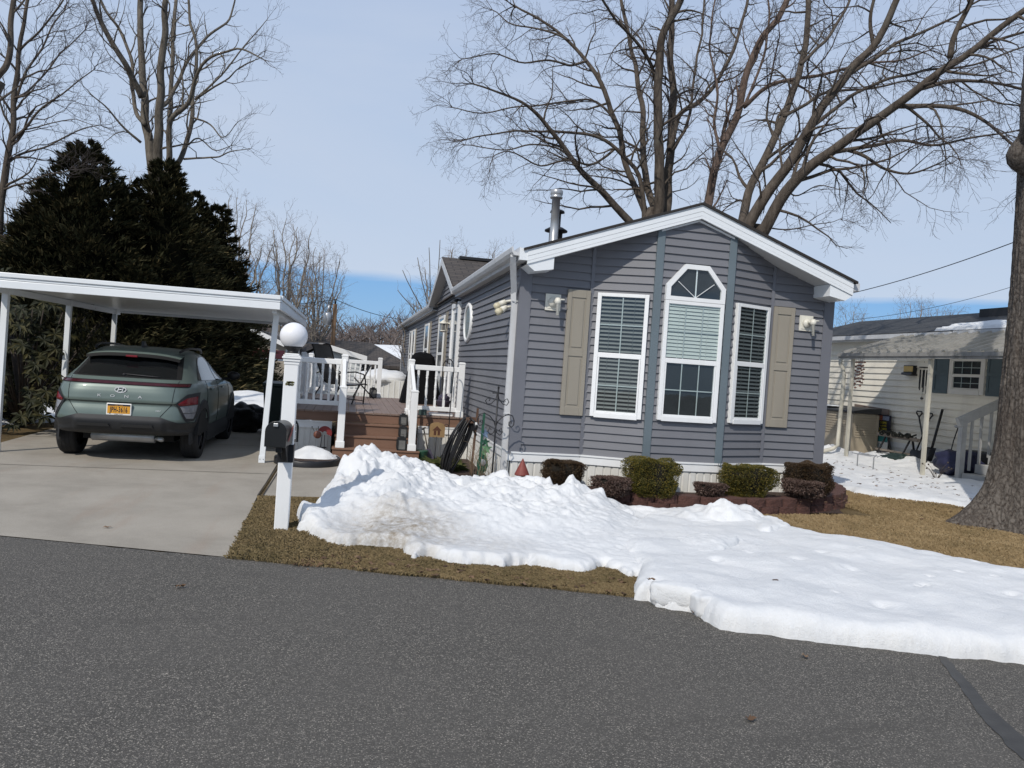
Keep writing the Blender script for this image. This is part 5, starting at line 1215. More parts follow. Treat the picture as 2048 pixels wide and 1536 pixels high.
k = snowfield(foot2, h2, .021, .03, .13)
tag(k.build('snow_sheet', M['snow'], org=(2.4, -3.6, 0), recalc=False), 'smooth flat snow sheet with animal tracks spilling over the right road edge', 'snow')
# broken slabs of snow at the lip and on the heap
def slab(label, c, sc, seed, wob=.3, m='snow', rz=0):
    k = MB(); R = Matrix.Rotation(rz, 3, 'Z'); n0 = len(k.v)
    k.ball((0, 0, 0), 1, 30, 20, wob=0)
    vs = []
    for p in k.v:
        d = Vector(p); e = .5; q_ = Vector((math.copysign(abs(d.x)**e, d.x), math.copysign(abs(d.y)**e, d.y), math.copysign(abs(d.z)**.6, d.z))); q_ /= max(1, q_.length/1.25)
        q_ *= 1+wob*.5*noise.noise(d*1.7+Vector((seed, 0, 0)))+.05*noise.noise(d*6+Vector((seed, 3, 0)))
        q_ = R @ Vector((q_.x*sc[0], q_.y*sc[1], q_.z*sc[2])); vs.append((c[0]+q_.x, c[1]+q_.y, c[2]+q_.z))
    k.v = vs; tag(k.build('snow_block', M[m], org=(c[0], c[1], 0), recalc=False), label, 'snow block', 'broken snow blocks')
p = G(1357, 1218); slab('long pale icy snow block lying on the road edge', (p.x+.02, p.y+.07, .075), (.2, .085, .085), 1, .25, 'snow', rad(-27))
if 0: slab('upright snow block at the left end of the road lip', (p.x+.02, p.y+.14, .07), (.1, .1, .1), 2)
p = G(1408, 1238); slab('rounded snow lump right of the icy block on the road lip', (p.x+.05, p.y+.13, .06), (.09, .11, .08), 3)
p = GY(1478, 1078, -2.0); slab('smooth snow block resting in front of the right snow mound', (p.x, -2.0, p.z), (.12, .1, .08), 4)
p = GY(1240, 1030, -1.45); slab('big round snow block between the two snow mounds', (p.x, -1.45, p.z-.03), (.14, .12, .11), 5)
p = GY(1302, 1047, -1.55); slab('dirty grey snow block left of the right snow mound', (p.x, -1.55, p.z-.02), (.1, .09, .09), 6, .5, 'snow_dirty')
p = GY(690, 1030, -1.95); slab('hollow icy snow block on the left flank of the heap', (p.x, -1.95, p.z-.05), (.16, .1, .08), 7)
# little heap on the mulch island
k = snowfield([(-2.5+.43*math.cos(2*PI*i/18), 2.28+.36*math.sin(2*PI*i/18)) for i in range(18)], lambda x, y, s: .05+.17*min(1, s/.3)+.03*noise.noise(Vector((x*5, y*5, 1))), .03, .03, .08)
tag(k.build('snow_mound', M['snow'], recalc=False), 'small snow mound on the round mulch bed by the deck steps', 'snow heap')
# thin cover between the homes and in the yards behind
foot3 = [P2(G(*p)) for p in ((1662, 968), (1700, 985), (1760, 995), (1830, 1003), (1880, 1008), (1935, 1018))]+[(7.3, .1), (9.5, .3), (12, 1.0), (12, 12), (4.6, 12), (4.6, 3)]
def h3(x, y, s):
    p = Vector((x, y, 0)); z = .07+.05*noise.noise(p*1.3)+.03*noise.noise(p*4)+.01*noise.noise(p*12)
    for q_, r_, hh2 in ((G(1815, 935), .7, .16), (G(1730, 905), .8, .2), (G(1660, 915), .6, .2), (G(1770, 925), .4, .14)):
        d2 = (x-q_.x)**2+(y-q_.y)**2; z += hh2*math.exp(-d2/(r_*r_))*(1+.5*noise.noise(p*5))
    return max(.01, z)
k = snowfield(foot3, h3, .07, .09, .2); tag(k.build('snow_cover', M['snow'], org=(8, 5, 0), recalc=False), kind='structure')
SB = G(500, 830)
for poly, nm in (([(-3.7, 7.6), (-3.1, 7.6), (-3.0, 9.5), (-2.8, 30), (-9, 30), (-7, 10), (-4.4, 8.8)], 0), ([(-12, 9.2), (-8.2, 5.2), (-7.5, 6.3), (-7.4, 8.5), (-8, 11), (-12, 12)], 1)):
    k = snowfield(poly, lambda x, y, s: .1+.5*math.exp(-((x-SB.x)**2+(y-SB.y)**2)/1.6)+.07*noise.noise(Vector((x*.9, y*.9, 2)))+.02*noise.noise(Vector((x*4, y*4, 2))), .11, .12, .25); tag(k.build('snow_cover', M['snow'], org=(poly[0][0], poly[0][1], 0), recalc=False), kind='structure')
# ------------------------------------------------------------------ dry turf blades where grass shows close by
rng = random.Random(21); k = MB()
heap_polys = [foot, foot2]
def verge(x, y): return y > road_y(x)-.03+.03*noise.noise(Vector((x*4, y*4, 0)))
def blades(n, gen, hmin, hmax):
    c = 0
    while c < n:
        x, y = gen()
        if inside(x, y, foot) or inside(x, y, foot2) or inside(x, y, foot3): continue
        c += 1; a = rng.uniform(0, 2*PI); h_ = rng.uniform(hmin, hmax)*(1+.5*noise.noise(Vector((x*2, y*2, 0)))); lx2, ly2 = math.cos(a), math.sin(a); w_ = .0014; b_ = rng.uniform(.4, 1.5)*h_
        k.add([(x-ly2*w_, y+lx2*w_, -.012), (x+ly2*w_, y-lx2*w_, -.012), (x+lx2*b_*.4, y+ly2*b_*.4, h_*.75), (x+lx2*b_, y+ly2*b_, h_*rng.uniform(.6, 1.0))], [(0, 1, 2), (0, 2, 3)])
def g1():
    while True:
        x = rng.uniform(-2.93, 1.2); y = rng.uniform(road_y(x)-.04, -.78 if x < -1.9 else road_y(x)+.7)
        if verge(x, y) and x > -2.86-.05*(y+3.4)/2.6-.02*rng.random(): return x, y
def g2():
    while True:
        x = rng.uniform(1.5, 8.5); y = rng.uniform(-5, 1.5)
        if x < 4.72 and y > -.85-.25*(x < 2): continue
        return x, y
blades(80000, g1, .01, .028)
def turf(name, st, hi):
    m, nt, N, L, P = new_mat(name); v = texco(nt); g = N.new('ShaderNodeNewGeometry'); c_ = ramp(nt, nz(nt, v, 1.6, 6, .65, .4), st)
    c_ = mixc(nt, maprange(nt, g.outputs['Random Per Island'], .55, 1, 0, .6), c_, hi); c_ = mixc(nt, maprange(nt, nz(nt, v, 9, 3), .5, .75, 0, .45), c_, st[0][1]); L.new(c_, P.inputs['Base Color']); P.inputs['Roughness'].default_value = .9; P.inputs['Specular IOR Level'].default_value = .1; return m
tag(k.build('grass', turf('verge_grass', [(.3, (.12, .098, .05)), (.5, (.19, .145, .077)), (.7, (.26, .195, .108))], (.33, .255, .15)), org=(0, 0, 0), recalc=False), kind='stuff')
k = MB(); blades(140000, g2, .01, .034)
tag(k.build('grass', turf('lawn_grass', [(.3, (.2, .15, .078)), (.5, (.29, .21, .112)), (.7, (.37, .275, .155))], (.44, .34, .2)), org=(0, 0, 0), recalc=False), kind='stuff')
# fallen oak leaves
rng = random.Random(31); k = MB()
def leaf(k, x, y, z, r_):
    a = rng.uniform(0, 2*PI); pts = []
    for i in range(14):
        t = 2*PI*i/14; rr = r_*(.5+.5*abs(math.cos(t)))*(1 if i % 2 == 0 else .55); pts.append((x+rr*math.cos(t+a), y+rr*.8*math.sin(t+a), z+rng.uniform(0, .018)))
    k.add(pts, [tuple(range(14))])
for _ in range(90):
    x = rng.uniform(-2.2, .3); y = road_y(x)+rng.uniform(-.06, .4); leaf(k, x, y, .012, rng.uniform(.02, .045))
for _ in range(60): p = G(622+rng.gauss(0, 14), 1128+rng.gauss(0, 4)); leaf(k, p.x, p.y, .0, rng.uniform(.01, .025))
for _ in range(200): x = rng.uniform(4.8, 8.5); y = rng.uniform(-1.5, 5); leaf(k, x, y, .02 if not inside(x, y, foot3) else .13, rng.uniform(.02, .05))
for _ in range(160): leaf(k, rng.uniform(-.1, 4.4), rng.uniform(-.85, -.4), .16, rng.uniform(.015, .04))
for px, py in ((215, 1056), (1085, 1133), (1500, 1440), (1610, 1315), (1547, 1203), (1390, 1228), (1300, 1203), (360, 1175), (1552, 1204)): p = G(px, py); leaf(k, p.x, p.y, .004 if py != 1203 else .15, .04)
tag(k.build('fallen_leaves', leafm('dead_leaf', (.06, .036, .022), (.13, .078, .045), (.21, .14, .085), .8), org=(0, 0, 0), recalc=False), kind='stuff')
# ------------------------------------------------------------------ the cream home next door
NX = 10.9
nb = thing('neighbour_home', 'cream clapboard mobile home with dark shingle roof and teal shutters behind the right tree', 'house', (NX+2.1, 7, 0))
FN = Frame((NX, 11.2), (NX, -2.0)); mcream = pm('cream_siding', (.74, .70, .6), .55, .05, .7, .1, 200, dirt=(.46, .43, .38), dscale=1.2, damt=.4)
def un(y): return 11.2-y
k = MB(); siding(k, FN, 0, FN.L, .45, 2.97, crs=.15, lap=.03); k.box(NX+.02, NX+4.2, -1.98, 11.18, .1, 2.97); k.prism([(NX+.02, -1.98, 2.97), (NX+4.2, -1.98, 2.97), (NX+2.1, -1.98, 3.68)], (0, 13.1, 0)); k.build('wall', mcream, nb)
skirting('skirt', FN, 0, FN.L, .45, prt=nb, pitch=.2)
k = MB(); k.box(NX-.03, NX+.1, 11.1, 11.22, .4, 2.95); k.build('corner_trim', mcream, nb)
k = MB(); k.prism([(NX-.28, -2.2, 3.06), (NX+2.1, -2.2, 3.74), (NX+4.5, -2.2, 3.06), (NX+4.5, -2.2, 3.02), (NX+2.1, -2.2, 3.70), (NX-.28, -2.2, 3.02)], (0, 13.6, 0)); k.build('roof', M['shingle_dark'], nb)
k = MB(); k.box(NX-.36, NX-.27, 4.9, 11.4, 2.93, 3.03); k.box(NX-.27, NX+.02, -2.1, 11.4, 2.9, 2.93); k.build('gutter', M['gutter'], nb)
k = MB(); k.box(NX-.31, NX-.285, -2.2, 4.88, 2.93, 3.05); k.build('fascia', M['gutter'], nb)
k = MB(); k.box(NX+1.35, NX+1.75, 5.1, 6.0, 3.5, 3.72); k.build('roof_vent', M['black'], nb)
window(FN, un(5.18), un(4.2), 1.70, 2.5, 3, None, None, trim=.11, fr=pm('cream_frame', (.6, .59, .56), .5, .05, 4))
nbw = [c for c in home.children if c.name.startswith('window')][-1]
nbw.parent = nb; 
for me_ in [nbw]+list(nbw.children):
    for v_ in me_.data.vertices: v_.co += Vector((XC-(NX+2.1), -7, 0))
mteal = pm('teal_shutter', (.075, .105, .12), .55, .1, 4)
for a, b in ((5.66, 5.22), (4.16, 3.72)):
    k = MB(); k.fbox(FN, un(a), un(b), .015, .035, 1.69, 2.6); k.fbox(FN, un(a), un(a)+.06, .035, .048, 1.69, 2.6); k.fbox(FN, un(b)-.06, un(b), .035, .048, 1.69, 2.6)
    for z in (1.69, 2.1, 2.52): k.fbox(FN, un(a)+.06, un(b)-.06, .035, .048, z, z+.08)
    k.build('shutter', mteal, nb)
k = MB(); y = 6.38; k.fbox(FN, un(y)-.16, un(y)+.16, .01, .12, 2.13, 2.3); k.prism([FN.p(un(y)-.17, .01, 2.13), FN.p(un(y)-.17, .16, 2.13), FN.p(un(y)-.17, .18, 2.08), FN.p(un(y)-.17, .01, 2.06)], FN.d*.34); w_ = k.build('porch_light', M['black'], nb)
k = MB(); k.fbox(FN, un(y)-.15, un(y)+.15, .121, .13, 2.15, 2.28); k.build('panel', pm('yellow_panel', (.5, .36, .13), .5, .1, 8), w_)
# snow left on the roof
k = MB()
def sn(u, v):
    y = 1.0+4.6*u; x = NX-.26+(1.25*min(1, .35+.9*(1-u)))*v; z = 3.045+.284*(x-NX+.28)
    return (x, y+.12*noise.noise(Vector((v*6, u*3, 1))), z+(.07+.05*noise.noise(Vector((u*9, v*5, 3))))*(1 if .03 < u < .97 and .05 < v < .95 else 0))
k.grid(sn, 60, 16); tag(k.build('roof_snow', M['snow'], recalc=False), 'melting snow patch lying on the dark roof above the metal awning', 'snow')
# corrugated awning on posts
aw = thing('awning', 'weathered corrugated metal porch awning on slim posts along the cream home', 'awning', (9.9, 3, 0))
AX, AY0, AY1 = 9.0, -1.0, 6.4
mt = pm('weathered_awning', (.27, .265, .25), .7, .15, 3, dirt=(.07, .07, .06), dscale=5, damt=.85)
mtp = mt.copy(); ntp = mtp.node_tree; Pp = ntp.nodes['Principled BSDF']; tl_ = ntp.nodes.new('ShaderNodeBsdfTranslucent'); tl_.inputs[0].default_value = (.75, .7, .58, 1); ms_ = ntp.nodes.new('ShaderNodeMixShader'); ms_.inputs[0].default_value = .4  # translucency added to the roof panel to brighten the wall below
ntp.links.new(Pp.outputs[0], ms_.inputs[1]); ntp.links.new(tl_.outputs[0], ms_.inputs[2]); ntp.links.new(ms_.outputs[0], ntp.nodes['Material Output'].inputs[0])
k = MB(); pr = []; n_ = 24
for i in range(n_):
    y = AY0+(AY1-AY0)*i/n_; d = (AY1-AY0)/n_; pr += [(y, 0), (y+d*.62, 0), (y+d*.7, .045), (y+d*.92, .045)]
pr.append((AY1, 0)); vs = []
for y, h in pr: vs += [(AX, y, 2.46+h), (NX-.3, y, 2.97+h)]
k.add(vs, [(2*i, 2*i+1, 2*i+3, 2*i+2) for i in range(len(pr)-1)]); k.build('roof_panel', mtp, aw)
k = MB(); k.box(AX-.05, AX-.005, AY0, AY1+.03, 2.33, 2.455); k.box(AX-.075, AX-.052, AY0, AY1+.03, 2.38, 2.45); k.prism([(AX-.003, AY1, 2.33), (AX-.003, AY1, 2.45), (NX-.3, AY1, 2.97), (NX-.3, AY1, 2.85)], (0, .04, 0)); k.build('fascia', mt, aw)
mp3 = pm('aged_cream_post', (.5, .48, .41), .5, .1, 3, dirt=(.3, .28, .22), dscale=5, damt=.5)
for y in (6.02, 3.62, 1.0):
    k = MB(); k.box(AX+.02, AX+.085, y-.032, y+.032, .0, 2.34); k.build('post', mp3, aw)
k = MB(); k.tube([(AX-.06, AY1-.08, 2.32), (AX-.06, AY1-.08, 2.22), (AX+.0, AY1-.1, 2.1), (AX-.0, AY1-.16, 1.95), (AX-.02, AY1-.18, 1.5), (AX-.04, AY1-.18, .35), (AX-.12, AY1-.14, .26), (AX-.5, AY1+.05, .1)], .045, 10); k.build('downspout', mp3, aw)
# porch steps
st_ = thing('porch_steps', 'grey wooden porch steps with sloping baluster rail half hidden by the tree trunk', 'steps', (10.0, 2.2, 0))
mgw = pm('grey_painted_wood', (.36, .36, .35), .6, .1, 4, dirt=(.2, .19, .17), dscale=5, damt=.4)
for j in range(4): k = MB(); k.box(9.5+j*.28, 10.88, 1.7, 3.12, .18*j+.01, .18*(j+1)); k.build('step', mgw, st_)
for y in (3.2, 1.65):
    k = MB(); k.box(9.46, 9.57, y-.05, y+.05, 0, 1.2); k.box(10.74, 10.85, y-.05, y+.05, 0, 1.85); k.build('post', mgw, st_)
    k = MB(); k.bar((9.4, y, 1.14), (10.85, y, 1.80), .09, .16); k.build('rail', mgw, st_)
    for i in range(5): k = MB(); x = 9.72+i*.21; z = 1.14+(x-9.4)*.455-.08; k.box(x-.02, x+.02, y-.02, y+.02, .18*(1+(x-9.5)/.28)-.1, z); k.build('baluster', mgw, st_)
# storage box
bx_ = thing('storage_box', 'tan plastic garden storage box with dark lid against the cream clapboard', 'storage box', (10.1, 7.6, 0))
mtan = pm('tan_plastic', (.36, .31, .235), .55, .06, 3); mdk = pm('dark_lid', (.035, .035, .037), .5, .2, 5)
x0, x1, y0, y1 = GY(1706, 850, 7.05).x, 10.6, 7.05, 9.7
k = MB(); k.box(x0, x1, y0, y1, .05, 1.08); k.build('body', mtan, bx_, bevel=.02)
k = MB()
for y in (y0, (y0+y1)/2-.03, y1-.06): k.box(x0-.018, x0+.0, y, y+.06, .08, 1.05)
for i in range(8): k.box(x0-.018, x0, y0+.08, y1-.08, .55+.06*i, .55+.06*i+.04)
for i in range(9): k.box(x0+.06, x1-.06, y0-.018, y0, .5+.06*i, .5+.06*i+.04)
k.box(x0, x0+.06, y0-.02, y0, .06, 1.05); k.box(x1-.06, x1, y0-.02, y0, .06, 1.05)
k.build('door_panel', mtan, bx_)
k = MB(); k.prism([(x0-.06, y0-.06, 1.085), (x1+.03, y0-.06, 1.085), (x1+.03, y0-.06, 1.22), ((x0+x1)/2, y0-.06, 1.2), (x0-.06, y0-.06, 1.13)], (0, y1-y0+.12, 0)); k.build('lid', mdk, bx_, bevel=.01)
k = MB(); k.ball((10.1, 8.2, 1.2), .2, sc=(1, 1.6, .12)); k.ball((10.0, 8.8, 1.2), .1, sc=(1, 1, .2)); tag(k.build('lid_snow', M['snow']), 'thin patch of snow left on the storage box lid', 'snow')
k = MB(); k.prism([(10.84, 7.0, .3), (10.84, 8.3, .3), (10.84, 8.3, 1.28), (10.84, 7.0, 1.22)], (-.03, 0, 0)); tag(k.build('board', pm('brown_board', (.2, .15, .12), .7, .1, 5)), 'plain brown board leaning on the cream clapboard behind the signs', 'board')
# advertising boards
F2 = Frame((10.55, 6.05), (10.55, 5.45))
sg1 = thing('yard_sign', 'black upright advertising board with yellow lettering beside the tan storage box', 'sign', (10.55, 5.75, 0))
a = GX(1755, 835, 10.55); b = GX(1779, 832, 10.55); b2 = GX(1776, 872, 10.55); y0_, y1_ = 7.3, 6.82; z0_, z1_ = .55, 1.08
F2 = Frame((10.75, y0_), (10.75, y1_)); Ls = F2.L
k = MB(); k.fbox(F2, 0, Ls, -.02, 0, z0_-.25, z1_); k.build('board', pm('black_board', (.015, .016, .03), .5, .2, 8), sg1)
k = MB(); k.fbox(F2, .02, Ls*.4, .0, .002, z1_-.14, z1_-.02); k.build('picture', pm('orange_print', (.35, .1, .05), .5, .5, 30), sg1)
k = MB(); k.fbox(F2, Ls*.42, Ls*.9, .0, .002, z1_-.13, z1_-.03); k.build('picture', pm('grey_print', (.22, .25, .33), .5, .5, 30), sg1)
yl = pm('yellow_print', (.65, .55, .03), .5, .1, 9)
k = MB()
for tx, z, s in (('OOMS', .885, .085), ('& BATHS', .81, .06), ('5.2902', .725, .1)): k.text(tx, F2.p(Ls*.5, .001, z), F2.d, (0, 0, 1), s, .002)
k.build('lettering', yl, sg1)
k = MB(); k.fbox(F2, .0, Ls*.62, .0, .003, .6, .66); k.build('stripe', pm('amber_print', (.6, .35, .06), .5, .2, 9), sg1)
F3 = Frame((10.66, 7.1), (10.66, 6.75)); sg2 = thing('yard_sign', 'small teal and white advertising board below the black board by the storage box', 'sign', (10.4, 5.8, 0))
k = MB(); k.fbox(F3, 0, F3.L, -.015, 0, .0, .58); k.build('board', pm('white_board', (.62, .63, .62), .5, .08, 8), sg2)
tl = pm('teal_print', (.03, .17, .17), .5, .15, 8)
k = MB(); k.fbox(F3, 0, F3.L, 0, .002, .43, .58); k.fbox(F3, .02, F3.L*.85, 0, .002, .06, .09); k.fbox(F3, .02, F3.L*.7, 0, .002, .12, .14); k.fbox(F3, .02, F3.L*.75, 0, .002, .0, .03); k.build('band', tl, sg2)
k = MB(); k.text('EN', F3.p(F3.L*.3, .0015, .33), F3.d, (0, 0, 1), .13, .002); k.build('lettering', tl, sg2)
# workbench clutter
t = thing('sawhorse', 'black folding sawhorse piled with rope between the signs and the awning post', 'sawhorse', (10.2, 5.0, 0))
for yy in (6.3, 5.5):
    k = MB(); k.bar((10.0, yy, .08), (10.2, yy-.08, .62), .035); k.bar((10.45, yy, .08), (10.25, yy-.08, .62), .035); k.bar((10.03, yy, .25), (10.42, yy, .25), .025); k.build('leg', M['black'], t)
k = MB(); k.bar((10.22, 6.5, .64), (10.22, 5.2, .62), .09, .07); k.bar((10.1, 6.4, .3), (10.1, 5.3, .3), .04); k.build('beam', M['wood_grey'], t)
k = MB(); rng = random.Random(4)
for i in range(5):
    y_ = 6.3-.22*i; k.tube([(10.2+.1*math.cos(a_*.7+i), y_+.07*math.sin(a_*1.3), .69+.05*math.sin(a_*1.1+i)) for a_ in range(14)], .02, 6)
tag(k.build('rope', pm('dark_rope', (.03, .03, .022), .9, .4, 30)), 'loops of dark rope lying over the black sawhorse', 'rope')
k = MB(); k.ball((10.0, 5.5, .16), .3, 24, 14, sc=(.8, 1.3, .4), wob=.5, seed=2); tag(k.build('tarp', pm('dark_green_tarp', (.015, .03, .026), .6, .3, 8)), 'crumpled dark green tarp on the snow below the sawhorse', 'tarp')
def shovel(label, top, bot, grip, r=.018):
    t = thing('snow_shovel', label, 'shovel', tuple(bot), 'shovels leaning on the cream clapboard'); k = MB(); top = Vector(top); bot = Vector(bot); k.tube([bot, top], r, 8)
    k.build('shaft', M['black'], t)
    if grip:
        k = MB(); d = Vector((0, -1, 0)); k.tube([top-d*.0, top-d*.09+Vector((0, 0, .09)), top-d*.07+Vector((0, 0, .13)), top+d*.07+Vector((0, 0, .13)), top+d*.09+Vector((0, 0, .09)), top], .017, 7); k.build('grip', M['black'], t)
    k = MB(); k.prism([bot+Vector((-.12, .17, -.2)), bot+Vector((-.12, -.17, -.2)), bot+Vector((0, -.13, .08)), bot+Vector((0, .13, .08))], (.02, 0, .01)); k.build('blade', M['black'], t)
def n_at(px, py, x): return GX(px, py, x)
shovel('black shovel with loop grip leaning leftwards of the awning post', n_at(1838, 834, 10.8), n_at(1851, 905, 10.3), True)
shovel('black shovel crossing behind the awning post, its hooked grip to the right', n_at(1859, 838, 10.8), n_at(1830, 908, 10.3), True)
shovel('thick black pole shovel leaning to the right of the awning post', n_at(1885, 819, 10.8), n_at(1862, 903, 10.5), False, .028)
t = thing('string_trimmer', 'thin black garden tool with a round grey head leaning by the porch steps', 'garden tool', tuple(n_at(1899, 910, 10.4))); k = MB()
a, b = n_at(1900, 910, 10.4), n_at(1917, 853, 10.75); k.tube([a, a.lerp(b, .5)+Vector((0, .02, 0)), b], .012, 7); k.build('shaft', M['black'], t)
k = MB(); k.ball(b, .075, 14, 8, sc=(1, 1.2, .5)); k.build('head', M['steel'], t)
k = MB(); c_ = G(1890, 935); k.ball((9.95, 3.72, .3), .5, 30, 18, sc=(.75, .95, .55), wob=.35, seed=6); tag(k.build('covered_mower', pm('navy_cover', (.016, .018, .05), .65, .25, 6, .4, 10)), 'navy blue covered lump on the snow left of the porch steps', 'cover')
k = MB(); k.box(10.5, 10.8, 3.55, 4.25, .1, .55); tag(k.build('crate', M['black'], bevel=.03), 'black plastic crate behind the navy blue cover', 'crate')
# wind chimes under the awning
c0 = GX(1849, 726, 9.35); t = thing('wind_chime', 'dark tubular wind chime hanging under the awning left of the teal shutter', 'wind chime', tuple(c0))
k = MB(); k.tube([c0+Vector((0, 0, .04)), c0], .004, 4); k.lathe(c0-Vector((0, 0, .1)), [(.09, 0), (.09, .02)], 14); k.build('ring', M['black'], t)
for i in range(6):
    a = 2*PI*i/6; k = MB(); q = c0+Vector((.07*math.cos(a), .07*math.sin(a), -.14)); k.tube([q, q-Vector((0, 0, .33+.03*i))], .011, 7); k.build('tube', M['black'], t)
k = MB(); k.tube([c0-Vector((0, 0, .1)), c0-Vector((0, 0, .72))], .004, 4); k.ball(c0-Vector((0, 0, .72)), .03, 8, 6); k.build('clapper', M['black'], t)
c0 = GX(1719, 722, 9.35); t = thing('shell_chime', 'reddish shell wind chime hanging in strands by the awning corner post', 'wind chime', tuple(c0)); rng = random.Random(8)
ms = pm('shell_red', (.25, .11, .08), .6, .4, 30)
for i in range(6):
    k = MB(); dy = -.16+.065*i; Ls_ = .5+.2*rng.random()
    k.tube([c0+Vector((0, dy, .05)), c0+Vector((0, dy, -Ls_))], .003, 3)
    for j in range(7): k.ball(c0+Vector((rng.uniform(-.02, .02), dy, -.03-Ls_*j/7)), .03, 8, 5, sc=(1, 1, .6))
    k.build('strand', ms, t)
t = thing('plant_stand', 'small wrought iron plant stand with curled feet standing in the snow by the downspout', 'plant stand', tuple(G(1718, 925)))
q = G(1705, 938); k = MB()
for dy in (0, -.5): k.tube([(q.x+.1, q.y+dy, 0), (q.x+.1, q.y+dy, .3), (q.x+.1, q.y+dy-.06, .36), (q.x+.1, q.y+dy-.1, .32)], .012, 6)
for dx in (0, .2): k.tube([(q.x+dx, q.y+.05, .33), (q.x+dx, q.y-.6, .33)], .011, 6)
for dy in (-.1, -.2, -.3): k.tube([(q.x, q.y+dy, .33), (q.x+.2, q.y+dy, .33)], .007, 5)
k.build('frame', M['steel'], t)
k = MB(); q = G(1872, 962); rng = random.Random(3)
for i in range(7):
    a = rng.uniform(0, 2*PI); e = q+Vector((.25*math.cos(a), .25*math.sin(a), rng.uniform(.15, .4))); k.tube([q+Vector((0, 0, 0)), q.lerp(e, .5)+Vector((0, 0, .06)), e], [.008, .005, .002], 4); k.ball(e, .018, 6, 4)
tag(k.build('dead_plant', M['twig'], org=tuple(q)), 'small leafless sprig poking out of the snow in front of the awning post', 'plant')
# ------------------------------------------------------------------ bare trees
def bark(name, a, b, scale=14, bmp=.9, light=None):
    m, nt, N, L, P = new_mat(name); v = texco(nt, 'Object', (1, 1, .22))
    c_ = ramp(nt, nz(nt, v, scale, 6, .7, .4), [(.3, a), (.62, b)])
    if light: c_ = mixc(nt, maprange(nt, nz(nt, texco(nt), 2.2, 5, .65), .55, .75, 0, .55), c_, light)
    L.new(c_, P.inputs['Base Color']); P.inputs['Roughness'].default_value = .95; P.inputs['Specular IOR Level'].default_value = .1
    bump(nt, P, nz(nt, v, scale*1.6, 5, .7, .6), bmp, .03); return m
M['bark'] = bark('oak_bark', (.042, .034, .028), (.12, .1, .082), 12, .9, (.13, .125, .105))
M['bark_pale'] = bark('pale_bark', (.055, .048, .04), (.16, .14, .115), 12, .9, (.18, .17, .14))
M['bark_red'] = bark('reddish_bark', (.06, .042, .034), (.16, .12, .1), 14, .9)
M['twigs'] = pm('winter_twigs', (.068, .056, .052), .9, .3, 2)
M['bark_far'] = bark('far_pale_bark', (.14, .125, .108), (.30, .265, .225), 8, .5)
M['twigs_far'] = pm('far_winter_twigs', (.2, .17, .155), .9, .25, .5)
def smooth(pts, per=4):
    P = [Vector(p) for p in pts]; P = [P[0]*2-P[1]]+P+[P[-1]*2-P[-2]]; out = []
    for i in range(1, len(P)-2):
        for j in range(per):
            t = j/per; a, b, c, d = P[i-1], P[i], P[i+1], P[i+2]
            out.append(.5*((2*b)+(c-a)*t+(2*a-5*b+4*c-d)*t*t+(3*b-a-3*c+d)*t*t*t))
    out.append(P[-2]); return out
